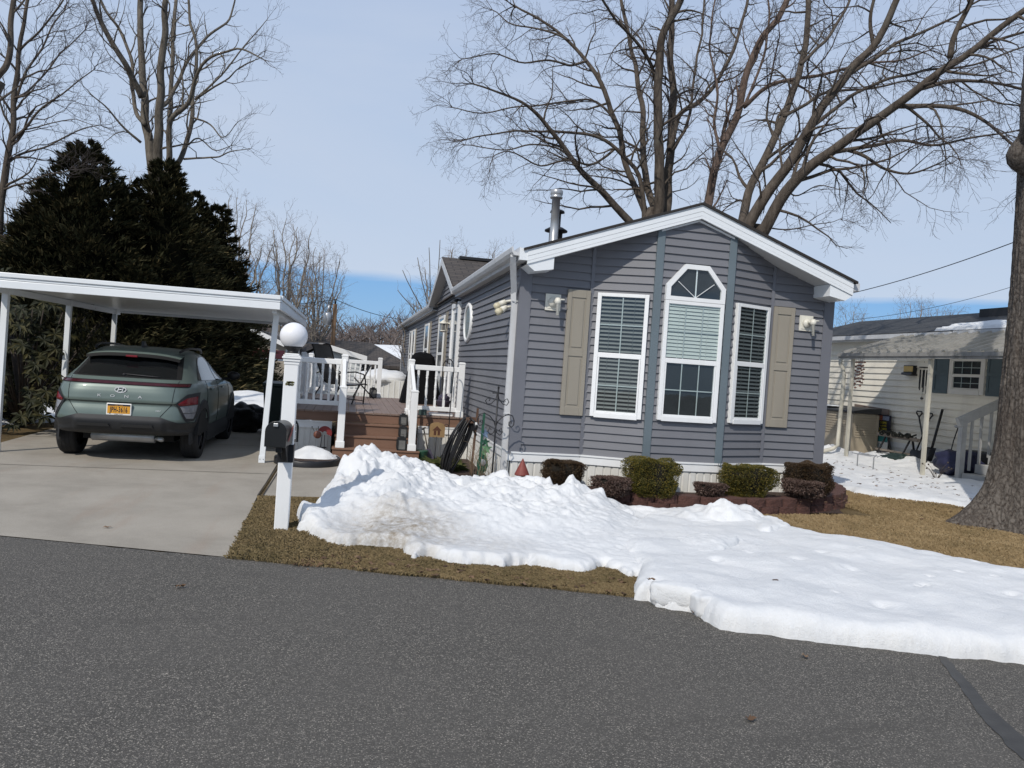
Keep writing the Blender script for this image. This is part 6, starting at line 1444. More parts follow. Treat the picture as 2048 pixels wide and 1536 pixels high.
class Tree:
    def __init__(s, seed, twig_r=.0032, up=.25, dens=1.0, levels=3, lmul=1.0, droop=0.0, spread=.95):
        s.r = random.Random(seed); s.big = MB(); s.fine = MB(); s.tr = twig_r; s.up = up; s.dens = dens; s.lv = levels; s.lmul = lmul; s.droop = droop; s.spread = spread
    def limb(s, pts, r0, r1, side=True, n=9, skip=.12, wob=.06, rmin=None):
        P = smooth(pts, 5); k = len(P); rr = [r0+(r1-r0)*(i/(k-1))**.85 for i in range(k)]
        for i in range(1, k-1):
            q_ = P[i]*1.3; P[i] = P[i]+Vector((noise.noise(q_), noise.noise(q_+Vector((9, 0, 0))), noise.noise(q_+Vector((0, 9, 0)))))*wob*min(1, i/3)
        s.big.tube(P, rr, n)
        if side: s.side(P, rr, 1, skip)
        return P, rr
    def side(s, P, rr, lev, skip=.1, length=None):
        rg = s.r; seg = [(P[i+1]-P[i]).length for i in range(len(P)-1)]; tot = sum(seg)
        if tot < .05: return
        sp = {1: .42, 2: .24, 3: .13}[lev]/s.dens*(s.lmul**.5); pos = tot*skip+rg.uniform(0, sp)
        acc = 0; i = 0
        while pos < tot:
            while i < len(seg)-1 and acc+seg[i] < pos: acc += seg[i]; i += 1
            f = (pos-acc)/max(seg[i], 1e-6); f = min(max(f, 0), 1); p = P[i].lerp(P[i+1], f); r_ = rr[i]*(1-f)+rr[min(i+1, len(rr)-1)]*f; t = (P[i+1]-P[i]).normalized()
            a = t.cross(Vector((rg.gauss(0, 1), rg.gauss(0, 1), rg.gauss(0, 1)))); a.normalize()
            d = (t*rg.uniform(.45, 1.0)+a*s.spread*rg.uniform(.6, 1.1)+Vector((0, 0, s.up-s.droop*rg.random()))).normalized()
            frac = pos/tot; L_ = {1: 2.3, 2: 1.0, 3: .42}[lev]*rg.uniform(.45, 1.2)*s.lmul*(1-.68*frac)
            cr = min(r_*.55, {1: .032, 2: .013, 3: .005}[lev]*s.lmul**.5*rg.uniform(.7, 1.3)); cr = max(cr, s.tr)
            s.branch(p, d, L_, cr, lev); pos += sp*rg.uniform(.55, 1.5)
    def branch(s, p, d, L_, r_, lev):
        rg = s.r; n_ = {1: 7, 2: 5, 3: 3}[lev]; P = [p]; cur = d.copy()
        for i in range(n_):
            cur = (cur+Vector((rg.gauss(0, 1), rg.gauss(0, 1), rg.gauss(0, 1)))*.22+Vector((0, 0, s.up*.16-s.droop*.12))).normalized(); P.append(P[-1]+cur*(L_/n_))
        rr = [max(s.tr*.8, r_*(1-.8*i/n_)) for i in range(n_+1)]
        (s.big if r_ > .016 else s.fine).tube(P, rr, 5 if lev == 1 else (4 if lev == 2 else 3), cap=False)
        if lev < s.lv: s.side(P, rr, lev+1, .12)
    def tips(s, P, rr, n=6):
        for _ in range(n):
            t = (P[-1]-P[-3]).normalized(); d = (t+Vector((s.r.gauss(0, .45), s.r.gauss(0, .45), s.r.gauss(0, .45)))).normalized(); s.branch(P[-1], d, .95*s.lmul*s.r.uniform(.6, 1.2), max(rr[-1]*.7, s.tr), 1)
    def build(s, name, label, base, mb=None, mt=None, group=None):
        t = thing(name, label, 'tree', tuple(base), group); s.big.build('trunk', mb or M['bark'], t, recalc=False); s.fine.build('crown', mt or M['twigs'], t, recalc=False); return t
def limbpx(tr, pts, D, dD, pr0, pr1, **kw):
    """limb through sighted points; D distance at its foot, dD change of distance along it; pr in pixels"""
    n_ = len(pts); P = [GD(x, y, D+dD*i/(n_-1)) for i, (x, y) in enumerate(pts)]; f = FPX
    return tr.limb(P, .62*pr0*D/f/2, .62*pr1*(D+dD)/f/2, **kw)
# --- left multi-stem oak behind the grey home
T = Tree(41, dens=1.25, twig_r=.0027, up=.16, droop=.3, lmul=.98)
D = 19.0; base = GD(1305, 520, D); base.z = 0
top = GD(1300, 440, D)
T.limb([(base.x, base.y, -.1), (base.x, base.y, 1.5), (top.x, top.y, top.z-.2)], .5, .38, side=False, n=14)
for pts, dD, a, b in (
    ([(1270, 455), (1208, 386), (1162, 342), (1115, 278), (1075, 226), (1028, 197), (947, 168)], -2, 26, 5),
    ([(1290, 452), (1278, 352), (1231, 296), (1173, 267), (1109, 264), (1028, 261), (930, 280)], -1, 17, 4),
    ([(1294, 450), (1289, 426), (1260, 348), (1237, 261), (1202, 168), (1173, 122), (1138, 81), (1092, 46), (1030, 12)], 1, 26, 6),
    ([(1300, 450), (1307, 418), (1289, 348), (1286, 244), (1275, 150), (1262, 90), (1240, -10)], 3, 30, 10),
    ([(1312, 450), (1318, 418), (1318, 325), (1315, 174), (1324, 70), (1359, 0), (1375, -80)], -1, 40, 18),
    ([(1325, 450), (1333, 406), (1341, 302), (1347, 203), (1341, 116), (1344, 0), (1340, -80)], 1, 34, 16),
    ([(1338, 300), (1362, 232), (1399, 203), (1440, 157), (1469, 87), (1492, 12), (1510, -60)], 2, 18, 8),
    ([(1173, 122), (1140, 130), (1100, 120), (1050, 128), (985, 110), (925, 118)], -1.5, 9, 3),
    ([(1237, 261), (1210, 215), (1165, 200), (1110, 205), (1040, 215), (960, 225), (905, 215)], 1.0, 9, 3),
    ([(1138, 81), (1090, 60), (1030, 50), (985, 20)], 1.0, 8, 3),
    ([(1315, 174), (1290, 110), (1250, 60), (1210, 10), (1180, -50)], -2.0, 13, 6),
    ([(1231, 296), (1190, 330), (1140, 320), (1080, 330), (1020, 305), (985, 315)], -2.0, 9, 3),
    ([(1162, 342), (1120, 300), (1060, 290), (1000, 300), (930, 290)], 1.5, 8, 3),
    ([(1341, 302), (1375, 250), (1385, 180), (1400, 90), (1410, -20)], 3.0, 12, 6)):
    P, rr = limbpx(T, pts, D, dD, a, b); T.tips(P, rr, 5)
T.big.tube([top-Vector((0, 0, .25)), top+Vector((.05, 0, .3))], [.37, .12], 12)
T.build('oak_tree', 'leafless multi-stemmed oak rising behind the left half of the grey roof', base)
# --- slender reddish tree in the middle
T = Tree(42, dens=1.3); D = 18.0; base = GD(1405, 520, D); base.z = 0
P, rr = limbpx(T, [(1405, 600), (1411, 450), (1417, 400), (1440, 302), (1475, 220), (1504, 116), (1544, 52), (1573, 6), (1600, -50)], D, 1, 34, 16); T.tips(P, rr)
T.big.tube([base, GD(1405, 595, D)], [.24, .2], 10)
for pts, dD, a, b in (([(1486, 215), (1544, 168), (1614, 157), (1701, 133), (1788, 122), (1860, 100)], -2, 15, 4), ([(1440, 302), (1428, 240), (1434, 170), (1420, 90), (1430, 0)], 2, 11, 5), ([(1475, 220), (1500, 190), (1530, 100), (1538, 20), (1530, -50)], 1, 11, 5)):
    P, rr = limbpx(T, pts, D, dD, a, b); T.tips(P, rr, 4)
T.build('slim_tree', 'slender reddish barked leafless tree directly behind the roof peak', base, M['bark_red'])
# --- right multi-stem oak
T = Tree(43, dens=1.3, twig_r=.0025, up=.12, droop=.4, lmul=1.0); D = 15.0; base = GD(1500, 560, D); base.z = 0
top = GD(1508, 480, D); T.limb([(base.x, base.y, -.1), (base.x, base.y, 1.3), (top.x, top.y, top.z-.2)], .42, .33, side=False, n=14)
for pts, dD, a, b in (
    ([(1492, 480), (1486, 435), (1515, 348), (1568, 232), (1602, 128), (1614, 35), (1622, -60)], 2.5, 34, 15),
    ([(1500, 480), (1498, 441), (1556, 360), (1620, 255), (1695, 151), (1747, 93), (1794, 0), (1815, -60)], -1, 42, 17),
    ([(1515, 485), (1527, 463), (1573, 383), (1631, 325), (1701, 278), (1788, 215), (1858, 162), (1939, 104), (2043, 23), (2130, -30)], -2.5, 44, 15),
    ([(1660, 305), (1695, 300), (1750, 292), (1800, 282), (1860, 290), (1940, 278), (2030, 262)], -1, 16, 5),
    ([(1695, 300), (1735, 312), (1775, 335), (1820, 347), (1870, 330), (1905, 312)], -2.5, 13, 3),
    ([(1795, 212), (1860, 210), (1920, 217), (1970, 245), (2020, 285), (2080, 330)], -1.5, 17, 6),
    ([(1830, 180), (1900, 165), (1960, 165), (2060, 178), (2140, 190)], .5, 15, 6),
    ([(1900, 115), (1912, 60), (1945, 0), (1960, -60)], 0, 20, 12),
    ([(1939, 104), (1990, 85), (2060, 60), (2130, 40)], -1, 12, 6),
    ([(1695, 151), (1760, 110), (1830, 70), (1900, 40), (1960, 0)], 1, 14, 6),
    ([(1620, 255), (1690, 205), (1760, 160), (1850, 140), (1950, 130), (2060, 90)], 2, 14, 5),
    ([(1568, 232), (1640, 190), (1720, 180), (1800, 165), (1880, 170)], 3, 12, 4),
    ([(1747, 93), (1742, 40), (1755, -30)], 0, 14, 9),
    ([(1602, 128), (1650, 80), (1690, 20), (1710, -40)], 2, 12, 7),
    ([(1573, 383), (1600, 390), (1640, 372), (1690, 380)], -1, 6, 2),
    ([(1535, 455), (1590, 460), (1640, 448), (1680, 438)], -1.5, 5, 2)):
    T.lmul = 1.0 if a > 7 else .5
    P, rr = limbpx(T, pts, D, dD, a, b); T.tips(P, rr, 5)
T.big.tube([top-Vector((0, 0, .25)), top+Vector((.05, 0, .3))], [.32, .1], 12)
T.build('oak_tree', 'leafless multi-stemmed oak rising behind the right slope of the grey roof', base)
# --- the great trunk in the right foreground, its crown out of frame
tb = Vector((6.42, -1.45, 0)); k = MB()
def trunk_fn(u, v):
    a = 2*PI*u; z = -.05+7.5*v**1.25; fl = .62*math.exp(-max(z, 0)/.33)+.16*math.exp(-max(z, 0)/1.4); r_ = .40-.022*z
    root = fl*(.75+.55*math.cos(a*4+1.2)+.2*math.cos(a*7)); p = Vector((math.cos(a)*1.4, math.sin(a)*1.4, z*.35))
    rdg = abs(noise.noise(Vector((math.cos(a)*6.5+z*.3, math.sin(a)*6.5, z*1.5))))*.035+abs(noise.noise(Vector((math.cos(a)*15, math.sin(a)*15, z*3.5+7))))*.017
    r_ = r_+root*.55-rdg+.05*noise.noise(p)
    lx2 = -.05*max(z, 0)
    return (tb.x+lx2+r_*math.cos(a), tb.y+r_*math.sin(a), z)
k.grid(trunk_fn, 260, 330)
gt = thing('street_tree', 'massive rough barked tree trunk at the right edge of the lawn', 'tree', tuple(tb))
mbk, nt, N, L, P = new_mat('rough_grey_bark'); v = texco(nt, 'Object', (1, 1, .45))
vo = N.new('ShaderNodeTexVoronoi'); vo.feature = 'DISTANCE_TO_EDGE'; vo.inputs['Scale'].default_value = 22; nn = N.new('ShaderNodeTexNoise'); nn.inputs['Scale'].default_value = 9; L.new(v, nn.inputs['Vector'])
L.new(mixc(nt, .12, v, nn.outputs[1]), vo.inputs['Vector'])
c_ = ramp(nt, vo.outputs['Distance'], [(.0, (.035, .028, .024)), (.12, (.09, .074, .062)), (.4, (.165, .145, .125))]); c_ = mixc(nt, maprange(nt, nz(nt, texco(nt), 30, 6, .75), .4, .72, 0, .6), c_, (.26, .24, .215)); c_ = mixc(nt, maprange(nt, nz(nt, texco(nt), 1.5, 4, .6), .4, .7, 0, .5), c_, (.075, .06, .05))
L.new(c_, P.inputs['Base Color']); P.inputs['Roughness'].default_value = .95; P.inputs['Specular IOR Level'].default_value = .1; bump(nt, P, mixc(nt, .5, vo.outputs['Distance'], nz(nt, texco(nt), 40, 6, .75)), 1., .035)
k.build('trunk', mbk, gt, recalc=False)
T = Tree(44, dens=1.0); q0 = Vector((tb.x-.25, tb.y, 4.4)); 
T.limb([q0, GD(2033, 322, 9.4), GD(2052, 285, 9.3), GD(2075, 230, 9.0), GD(2110, 100, 8.6)], .13, .09, side=False)
T.limb([(tb.x-.36, tb.y, 7.2), (tb.x+.5, tb.y+.3, 9.5), (tb.x+.4, tb.y+.2, 13)], .24, .12)
T.big.build('limb', mbk, gt, recalc=False); T.fine.build('crown', M['twigs'], gt, recalc=False)
# --- tall bare tree behind the conifers at left
T = Tree(45, dens=.8, up=.32); D = 25.0; base = GD(318, 560, D); base.z = 0
limbpx(T, [(322, 700), (318, 520), (312, 400), (312, 345)], D, 0, 52, 44, side=False); T.big.tube([base, GD(322, 690, D)], [.34, .3], 12)
for pts, dD, a, b in (
    ([(308, 360), (300, 300), (290, 230), (287, 170), (281, 90), (279, 0), (276, -70)], 1, 32, 15),
    ([(314, 360), (315, 280), (318, 220), (321, 140), (330, 60), (333, 0), (338, -70)], -1, 32, 15),
    ([(284, 195), (268, 158), (250, 125), (222, 80), (196, 32), (184, 0), (165, -60)], -2, 22, 11),
    ([(290, 250), (270, 215), (266, 160), (261, 115), (235, 55), (205, 10), (190, -50)], 2, 14, 7),
    ([(320, 215), (336, 200), (355, 172), (375, 125), (414, 74), (455, 46), (470, 0)], 2, 16, 5),
    ([(332, 375), (338, 310), (342, 240), (375, 205), (390, 156), (420, 117), (476, 98), (525, 118)], -2, 22, 4),
    ([(340, 350), (368, 305), (384, 235), (386, 180), (396, 100), (380, 40), (370, -40)], 1, 18, 7),
    ([(282, 285), (242, 250), (211, 215), (175, 180)], -1, 9, 3),
    ([(338, 300), (342, 190), (348, 60), (352, 0), (358, -60)], 3, 16, 9),
    ([(368, 318), (430, 314), (462, 305), (498, 297)], -2, 7, 2), ([(386, 235), (420, 250), (445, 275), (477, 243)], -1, 7, 2), ([(376, 290), (400, 278), (430, 300), (470, 290)], 0, 6, 2),
    ([(396, 195), (450, 160), (480, 135), (528, 112)], -2, 7, 2), ([(390, 200), (440, 150), (500, 80), (535, 38)], 0, 8, 2)):
    P, rr = limbpx(T, pts, D, dD, a, b); T.tips(P, rr, 2)
limbpx(T, [(330, 420), (332, 375), (334, 330)], D, 0, 30, 22, side=False)
T.build('tall_bare_tree', 'tall pale leafless tree rising out of the dark conifers at left', base, M['bark_pale'])
# --- leafless tree at the left frame edge
T = Tree(46, dens=1.2, up=.2, spread=.95, lmul=.95); D = 19.0; base = GD(-10, 640, D); base.z = 0
T.big.tube([base, GD(-5, 470, D)], [.24, .2], 10)
P, rr = limbpx(T, [(-4, 480), (4, 390), (16, 320), (25, 260), (28, 180), (40, 100), (52, 40), (60, -40)], D, 0, 26, 9); T.tips(P, rr)
for pts, dD, a, b in (([(22, 285), (50, 255), (78, 222), (128, 185), (187, 140)], -1, 11, 3), ([(24, 225), (47, 156), (90, 80), (130, 20)], 1, 10, 4), ([(10, 330), (50, 305), (98, 290), (156, 262), (200, 250)], 1, 9, 3), ([(27, 200), (70, 170), (120, 110), (170, 60)], 2, 8, 3), ([(26, 230), (0, 190), (-40, 150)], 0, 9, 4), ([(40, 100), (80, 60), (120, 10), (150, -40)], -1, 8, 4), ([(5, 380), (40, 370), (90, 350), (140, 340)], -1, 8, 3)):
    P, rr = limbpx(T, pts, D, dD, a, b); T.tips(P, rr, 5)
T.build('bare_tree', 'fine branched leafless tree at the left edge of the photo', base)
# --- nearer dark limb in the top left corner
T = Tree(47, dens=.5); D = 13.0; base = GD(-120, 560, D); base.z = 0
T.limb([base, GD(-110, 480, D), GD(-60, 300, D), GD(-8, 158, D)], .3, .15, side=False)
P, rr = limbpx(T, [(-8, 158), (12, 135), (20, 100), (23, 50), (29, 0), (34, -60)], D, 0, 20, 15); limbpx(T, [(-30, 225), (0, 205), (25, 185), (42, 170)], D, 0, 12, 4); limbpx(T, [(22, 30), (40, 12), (60, -20)], D, 0, 8, 5)
T.build('leaning_tree', 'dark leaning limb of a near tree in the top left corner', base)
# --- middle distance bare trees
def fartree(px, pyb, pyt, D, seed, label, wpx, mt=None, stems=8, zb=0., dens=.8):
    T = Tree(seed, twig_r=.0036*D/35, dens=.95, lmul=1.15*(D/38), levels=3, up=.2, spread=.95); b = GD(px, pyb, D); b.z = zb; tp = GD(px, pyt, D); H = tp.z-b.z; wd = wpx*D/FPX/2; rg = random.Random(seed)
    f0 = b+Vector((rg.uniform(-.2, .2), 0, H*.24)); T.limb([b, b+Vector((rg.uniform(-.15, .15), 0, H*.12)), f0], H*.021, H*.017, side=False, n=8)
    n_ = stems+2
    for i in range(n_):
        a = 2*PI*(i*.618)+rg.uniform(-.2, .2); el_ = -.25+1.25*((i+.5)/n_)**.8; ce = math.cos(el_*PI/2*.95); e = Vector((b.x+math.cos(a)*wd*ce*rg.uniform(.75, 1.05), b.y+math.sin(a)*wd*ce, b.z+H*(.60+.36*math.sin(el_*PI/2)*rg.uniform(.85, 1.05))))
        s0 = f0-Vector((0, 0, rg.uniform(0, H*.08))); m_ = s0.lerp(e, .42)+Vector((math.cos(a)*wd*.16*ce, 0, H*.01)); e2 = s0.lerp(e, .75)+Vector((math.cos(a)*wd*.05, 0, H*.02))
        P, rr = T.limb([s0, m_, e2, e], H*.0082*rg.uniform(.7, 1.3), .014, n=5, skip=.2, wob=.2)
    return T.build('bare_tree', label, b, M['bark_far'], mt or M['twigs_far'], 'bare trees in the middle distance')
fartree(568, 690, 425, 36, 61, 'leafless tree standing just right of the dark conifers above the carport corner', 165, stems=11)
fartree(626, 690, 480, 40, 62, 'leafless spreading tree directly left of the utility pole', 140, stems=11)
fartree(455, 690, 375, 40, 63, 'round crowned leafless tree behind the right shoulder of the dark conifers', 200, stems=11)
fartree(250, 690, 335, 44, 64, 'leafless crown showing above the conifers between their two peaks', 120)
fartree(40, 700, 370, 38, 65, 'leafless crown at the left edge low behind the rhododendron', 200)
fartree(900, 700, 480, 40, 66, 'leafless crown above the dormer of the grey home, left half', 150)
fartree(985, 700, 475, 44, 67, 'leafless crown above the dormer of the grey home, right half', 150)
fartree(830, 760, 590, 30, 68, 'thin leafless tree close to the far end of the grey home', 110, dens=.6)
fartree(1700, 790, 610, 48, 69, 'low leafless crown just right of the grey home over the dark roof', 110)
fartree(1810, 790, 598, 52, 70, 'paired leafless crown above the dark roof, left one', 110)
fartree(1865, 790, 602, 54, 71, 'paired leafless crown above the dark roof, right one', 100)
# thin pale saplings shooting up by the dormer
T = Tree(72, dens=.25, lmul=.8); base = GD(880, 740, 27); base.z = 0; T.big.tube([base, base+Vector((0, 0, 1.2))], [.09, .06], 6)
for tp_, b_ in (((805, 540), (850, 640)), ((835, 515), (860, 640)), ((858, 495), (865, 630)), ((795, 580), (845, 650)), ((880, 480), (872, 625))):
    P, rr = T.limb([base+Vector((0, 0, .8)), GD(*b_, 27), GD(*tp_, 27)], .04, .012, n=5, skip=.4)
T.build('sapling', 'clump of thin pale saplings left of the dormer of the grey home', base, M['bark_pale'], M['twigs_far'])
# far woods: one mass along the horizon
rng = random.Random(77); k = MB()
for i in range(1500):
    a = rng.uniform(rad(-75), rad(75)); R_ = rng.uniform(110, 190); x, y = CAM.x+R_*math.sin(a), CAM.y+R_*math.cos(a); h_ = rng.uniform(2.5, 5)*(.8+.5*noise.noise(Vector((a*9, 0, 0))))
    h_ *= .75+.004*R_; z0 = 1.5+.02*(R_-110)
    k.tube([(x, y, z0), (x+rng.gauss(0, .5), y, z0+h_*.5), (x+rng.gauss(0, 1), y, z0+h_)], [.3, .16, .04], 4, cap=False, sm=False)
    for j in range(9):
        zz = z0+h_*rng.uniform(.25, .9); b_ = rng.uniform(0, 2*PI); l_ = rng.uniform(1.2, 3.2); e = Vector((x+l_*math.cos(b_), y+l_*math.sin(b_), zz+l_*rng.uniform(.3, 1.1))); k.tube([(x, y, zz), e], [.09, .03], 3, cap=False, sm=False)
        for q_ in range(3): e2 = e+Vector((rng.gauss(0, .8), rng.gauss(0, .8), rng.uniform(0, 1.2))); k.tube([Vector((x, y, zz)).lerp(e, rng.uniform(.4, 1)), e2], [.045, .02], 3, cap=False, sm=False)
tag(k.build('far_woods', pm('far_woods', (.14, .115, .105), .95, .3, .05), org=(0, 60, 0), recalc=False), kind='stuff')
# ------------------------------------------------------------------ conifers at left
def conifer(name, label, px, pyt, D, wpx, seed, n=9000, zb=0., m=None, sharp=1.0):
    rg = random.Random(seed); b = GD(px, 640, D); b.z = zb; H = GD(px, pyt, D).z-zb; R_ = wpx*D/FPX/2; t = thing(name, label, 'conifer', tuple(b), 'dark conifers behind the carport'); k = MB()
    k.tube([b, b+Vector((0, 0, H*.9))], [.16, .02], 8); k.build('trunk', M['bark'], t, recalc=False)
    k = MB(); o3 = Vector((seed*5., 0, 0))
    def prof_(z): return (1-z)**.84*min(1, .85+1.2*z)
    nb_ = n//26
    for _ in range(nb_):
        z = rg.random()**1.2*.97+.01; a = rg.uniform(0, 2*PI); q_ = Vector((math.cos(a)*1.5, math.sin(a)*1.5, z*H*.6))
        bl = R_*prof_(z)*(1.0+.45*noise.noise(q_+o3))*rg.uniform(.8, 1.16)+.18; ax = Vector((math.cos(a), math.sin(a), rg.uniform(.0, .5)+.5*z)).normalized(); c0 = b+Vector((0, 0, z*H*.97-bl*.12))
        sd = ax.cross(Vector((0, 0, 1))).normalized(); upv = sd.cross(ax)
        for i_ in range(46):
            t_ = rg.uniform(.42, 1)**.7; sp_ = (1.08-t_)*bl*.42; p = c0+ax*bl*t_+sd*rg.gauss(0, sp_*.55)+upv*rg.gauss(0, sp_*.3)-Vector((0, 0, .18*bl*t_*t_))
            out = (ax+sd*rg.gauss(0, .45)+upv*rg.gauss(0, .3)).normalized(); L_ = rg.uniform(.09, .26)*(1-.2*z); s = out.cross(Vector((rg.gauss(0, .5), rg.gauss(0, .5), 1))).normalized(); w_ = L_*.26; tip = p+out*L_
            k.add([p-s*w_*.25, p+s*w_*.25, p+out*L_*.55+s*w_*.45, tip, p+out*L_*.55-s*w_*.45], [(0, 1, 2, 3, 4)])
            for sg in (rg.choice((-1, 1)),):
                q0 = p+out*L_*rg.uniform(.2, .5); e = q0+(out*.6+s*sg*.8)*L_*.5; k.add([q0, q0+out*L_*.1, e, q0+out*L_*.16+s*sg*w_*.3], [(0, 1, 2, 3)])
    k.build('crown', m or M['conifer'], t, recalc=False)
    k = MB(); k.lathe(b, [(R_*.6*prof_(i/14), H*(i/14)*.93) for i in range(14)]+[(.02, H*.9)], 16); k.build('dark_core', M['conifer_core'], t, recalc=False); return t  # added dark solid inside the crown, blocks light between the sprays
M['conifer'] = leafm('cedar_spray', (.016, .019, .010), (.048, .047, .024), (.105, .085, .042), .9)
M['conifer'].node_tree.nodes['Principled BSDF'].inputs['Specular IOR Level'].default_value = .05
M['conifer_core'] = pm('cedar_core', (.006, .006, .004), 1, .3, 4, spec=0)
conifer('cedar_tree', 'tallest dark cedar with a pointed top behind the left half of the carport', 152, 268, 20.5, 520, 81, 24000)
conifer('cedar_tree', 'dark cedar hugging the foot of the tall bare tree behind the carport', 312, 305, 22, 420, 82, 19000)
conifer('cedar_tree', 'rounded dark cedar at the right end of the group beside the snowy yard', 425, 400, 25.5, 310, 83, 15000)
conifer('cedar_tree', 'dark cedar in the notch between the two tallest cedars of the group', 238, 345, 21.5, 360, 87, 12000)
conifer('cedar_tree', 'dark cedar shoulder between the bare tree trunk and the rounded right cedar', 372, 372, 25, 300, 88, 12000)
conifer('cedar_tree', 'lowest dark cedar at the right foot of the group beside the bare trees', 470, 520, 29, 170, 89, 7000)
conifer('cedar_tree', 'dark cedar on the left shoulder of the tallest cedar', 82, 372, 20, 330, 90, 12000)
conifer('cedar_tree', 'low dark cedar filling the left end of the group above the rhododendron', 40, 440, 19, 300, 84, 11000)
conifer('cedar_tree', 'low dark cedar seen under the carport roof behind the car', 262, 520, 20, 300, 85, 9000)
conifer('cedar_tree', 'low dark cedar at the right end under the carport roof', 420, 555, 27, 190, 86, 6500)
# rhododendron beside the carport
rg = random.Random(91); rb = G(60, 862); t = thing('rhododendron', 'large glossy leaved rhododendron outside the left carport posts', 'shrub', (rb.x, rb.y, 0)); k = MB(); stems = MB()
def rosette(c, o_, r_):
    for i in range(9):
        a = 2*PI*i/9+rg.uniform(-.3, .3); u = o_.cross(Vector((0, 0, 1)) if abs(o_.z) < .9 else Vector((1, 0, 0))).normalized(); v_ = o_.cross(u); d = (u*math.cos(a)+v_*math.sin(a)+o_*rg.uniform(-.1, .4)+Vector((0, 0, -.35))).normalized(); L_ = r_*rg.uniform(.7, 1.2); s = d.cross(o_).normalized()*L_*.17; m_ = c+d*L_*.5+o_*.02
        k.add([c, m_+s, c+d*L_-Vector((0, 0, L_*.15)), m_-s, m_-o_*.012], [(0, 1, 4), (1, 2, 4), (2, 3, 4), (3, 0, 4)])
for _ in range(560):
    a = rg.uniform(0, 2*PI); z = rg.uniform(.15, 2.6); rr = 1.55*(1-(z/2.9)**3)*rg.uniform(.55, 1)**.6*(1+.3*noise.noise(Vector((math.cos(a)*2, math.sin(a)*2, z)))); c = Vector((rb.x-.35+math.cos(a)*rr, rb.y+.6+math.sin(a)*rr, z)); rosette(c, Vector((math.cos(a), math.sin(a), .7)).normalized(), .17)
for _ in range(26):
    a = rg.uniform(0, 2*PI); stems.tube([(rb.x-.35, rb.y+.6, 0), (rb.x-.35+.5*math.cos(a), rb.y+.6+.5*math.sin(a), .9), (rb.x-.35+1.2*math.cos(a), rb.y+.6+1.2*math.sin(a), 2.0)], [.03, .02, .008], 5)
k.build('foliage', leafm('rhododendron_leaf', (.008, .011, .004), (.02, .022, .007), (.05, .044, .012), .7), t, recalc=False); stems.build('stem', M['twig'], t, recalc=False)
# low yew in the snow beyond the bag
c = G(500, 838); c = G(495, 793); hedge('yew_bush', 'low feathery dark evergreen bush in the snow behind the carport', 'bush', (c.x-.3, c.y+.6), .9, .7, 1.2, M['conifer'], n=3500, seed=92, size=.14, base=0, boxy=2)
hedge('small_yew', 'small dark evergreen bush in the shaded snow under the rhododendron', 'bush', (G(38, 845).x, G(38, 845).y), .3, .3, .5, M['conifer'], n=1200, seed=93, size=.08, base=0, boxy=2)
# ------------------------------------------------------------------ houses and pole behind
def gable(name, label, pk, el, er, D, depth, zb, mw, mr, mf=None, over=.25, yaw=0.0):
    """gable fronted building: peak and the two eave points sighted at distance D"""
    P0 = GD(*pk, D); A = GD(*el, D); B = GD(*er, D); B = Vector((B.x, A.y, B.z)); A = Vector((A.x, A.y, A.z)); P0 = Vector((P0.x, A.y, P0.z)); t = thing(name, label, 'house', ((A.x+B.x)/2, A.y+depth/2, zb)); y = A.y
    k = MB(); wx0, wx1 = A.x+over, B.x-over
    zl = P0.z+(A.z-P0.z)*(P0.x-wx0)/(P0.x-A.x)-.1; zr_ = P0.z+(B.z-P0.z)*(wx1-P0.x)/(B.x-P0.x)-.1
    k.prism([(wx0, y+over, zb), (wx1, y+over, zb), (wx1, y+over, zr_), (P0.x, y+over, P0.z-.1), (wx0, y+over, zl)], (0, depth, 0)); k.build('wall', mw, t)
    k = MB()
    for E in (A, B): k.prism([P0+Vector((0, 0, .05)), E+Vector((0, 0, .05)), E-Vector((0, 0, .02)), P0-Vector((0, 0, .02))], (0, depth+over, 0))
    k.build('roof', mr, t)
    k = MB()
    for E in (A, B): k.prism([P0+Vector((0, -.03, .03)), E+Vector((0, -.03, .03)), E-Vector((0, .03, .16)), P0-Vector((0, .03, .16))], (0, .05, 0))
    k.build('fascia', mf or M['white'], t); return t
mwh = pm('white_clapboard', (.62, .66, .68), .6, .05, 1)
g1_ = gable('white_house', 'white gabled outbuilding with snow on its left slope behind the deck railing', (656, 690), (575, 728), (735, 714), 29, 9, -1.2, mwh, M['shingle'])
P0 = GD(656, 690, 29); A = GD(585, 722, 29)
k = MB(); k.grid(lambda u, v: (P0.x+(A.x-P0.x)*(.02+.9*u), P0.y+.1+8*v, P0.z+(A.z-P0.z)*(.02+.9*u)+.05+.09*math.sin(PI*min(1, max(0, u)))**.3+.03*noise.noise(Vector((u*5, v*5, 0)))), 14, 14); tag(k.build('roof_snow', M['snow'], recalc=False), 'snow lying on the left roof slope of the white outbuilding', 'snow')
k = MB()
for i in range(14): z = P0.z-.5-.15*i; k.box(P0.x-1.3, P0.x+1.35, P0.y+.235, P0.y+.249, z, z+.012)
k.build('clapboard_line', pm('shadow_line', (.4, .43, .45), .7, .1, 2), g1_)
R0, R1, E0, E1 = GD(560, 672, 40), GD(742, 700, 40), GD(545, 716, 36), GD(835, 744, 36)
g2_ = thing('brown_house', 'long low house with dark shingle roof behind the white outbuilding', 'house', ((E0.x+E1.x)/2, E0.y+4, -1.5))
R1 = Vector((R1.x, R0.y, R0.z)); E1 = Vector((E1.x, E0.y, E0.z)); k = MB(); k.prism([E0, E1, R1, R0], (0, 0, -.15)); k.prism([R0, R1, E1+Vector((0, 8, 0)), E0+Vector((0, 8, 0))], (0, 0, -.15)); k.build('roof', M['shingle'], g2_)
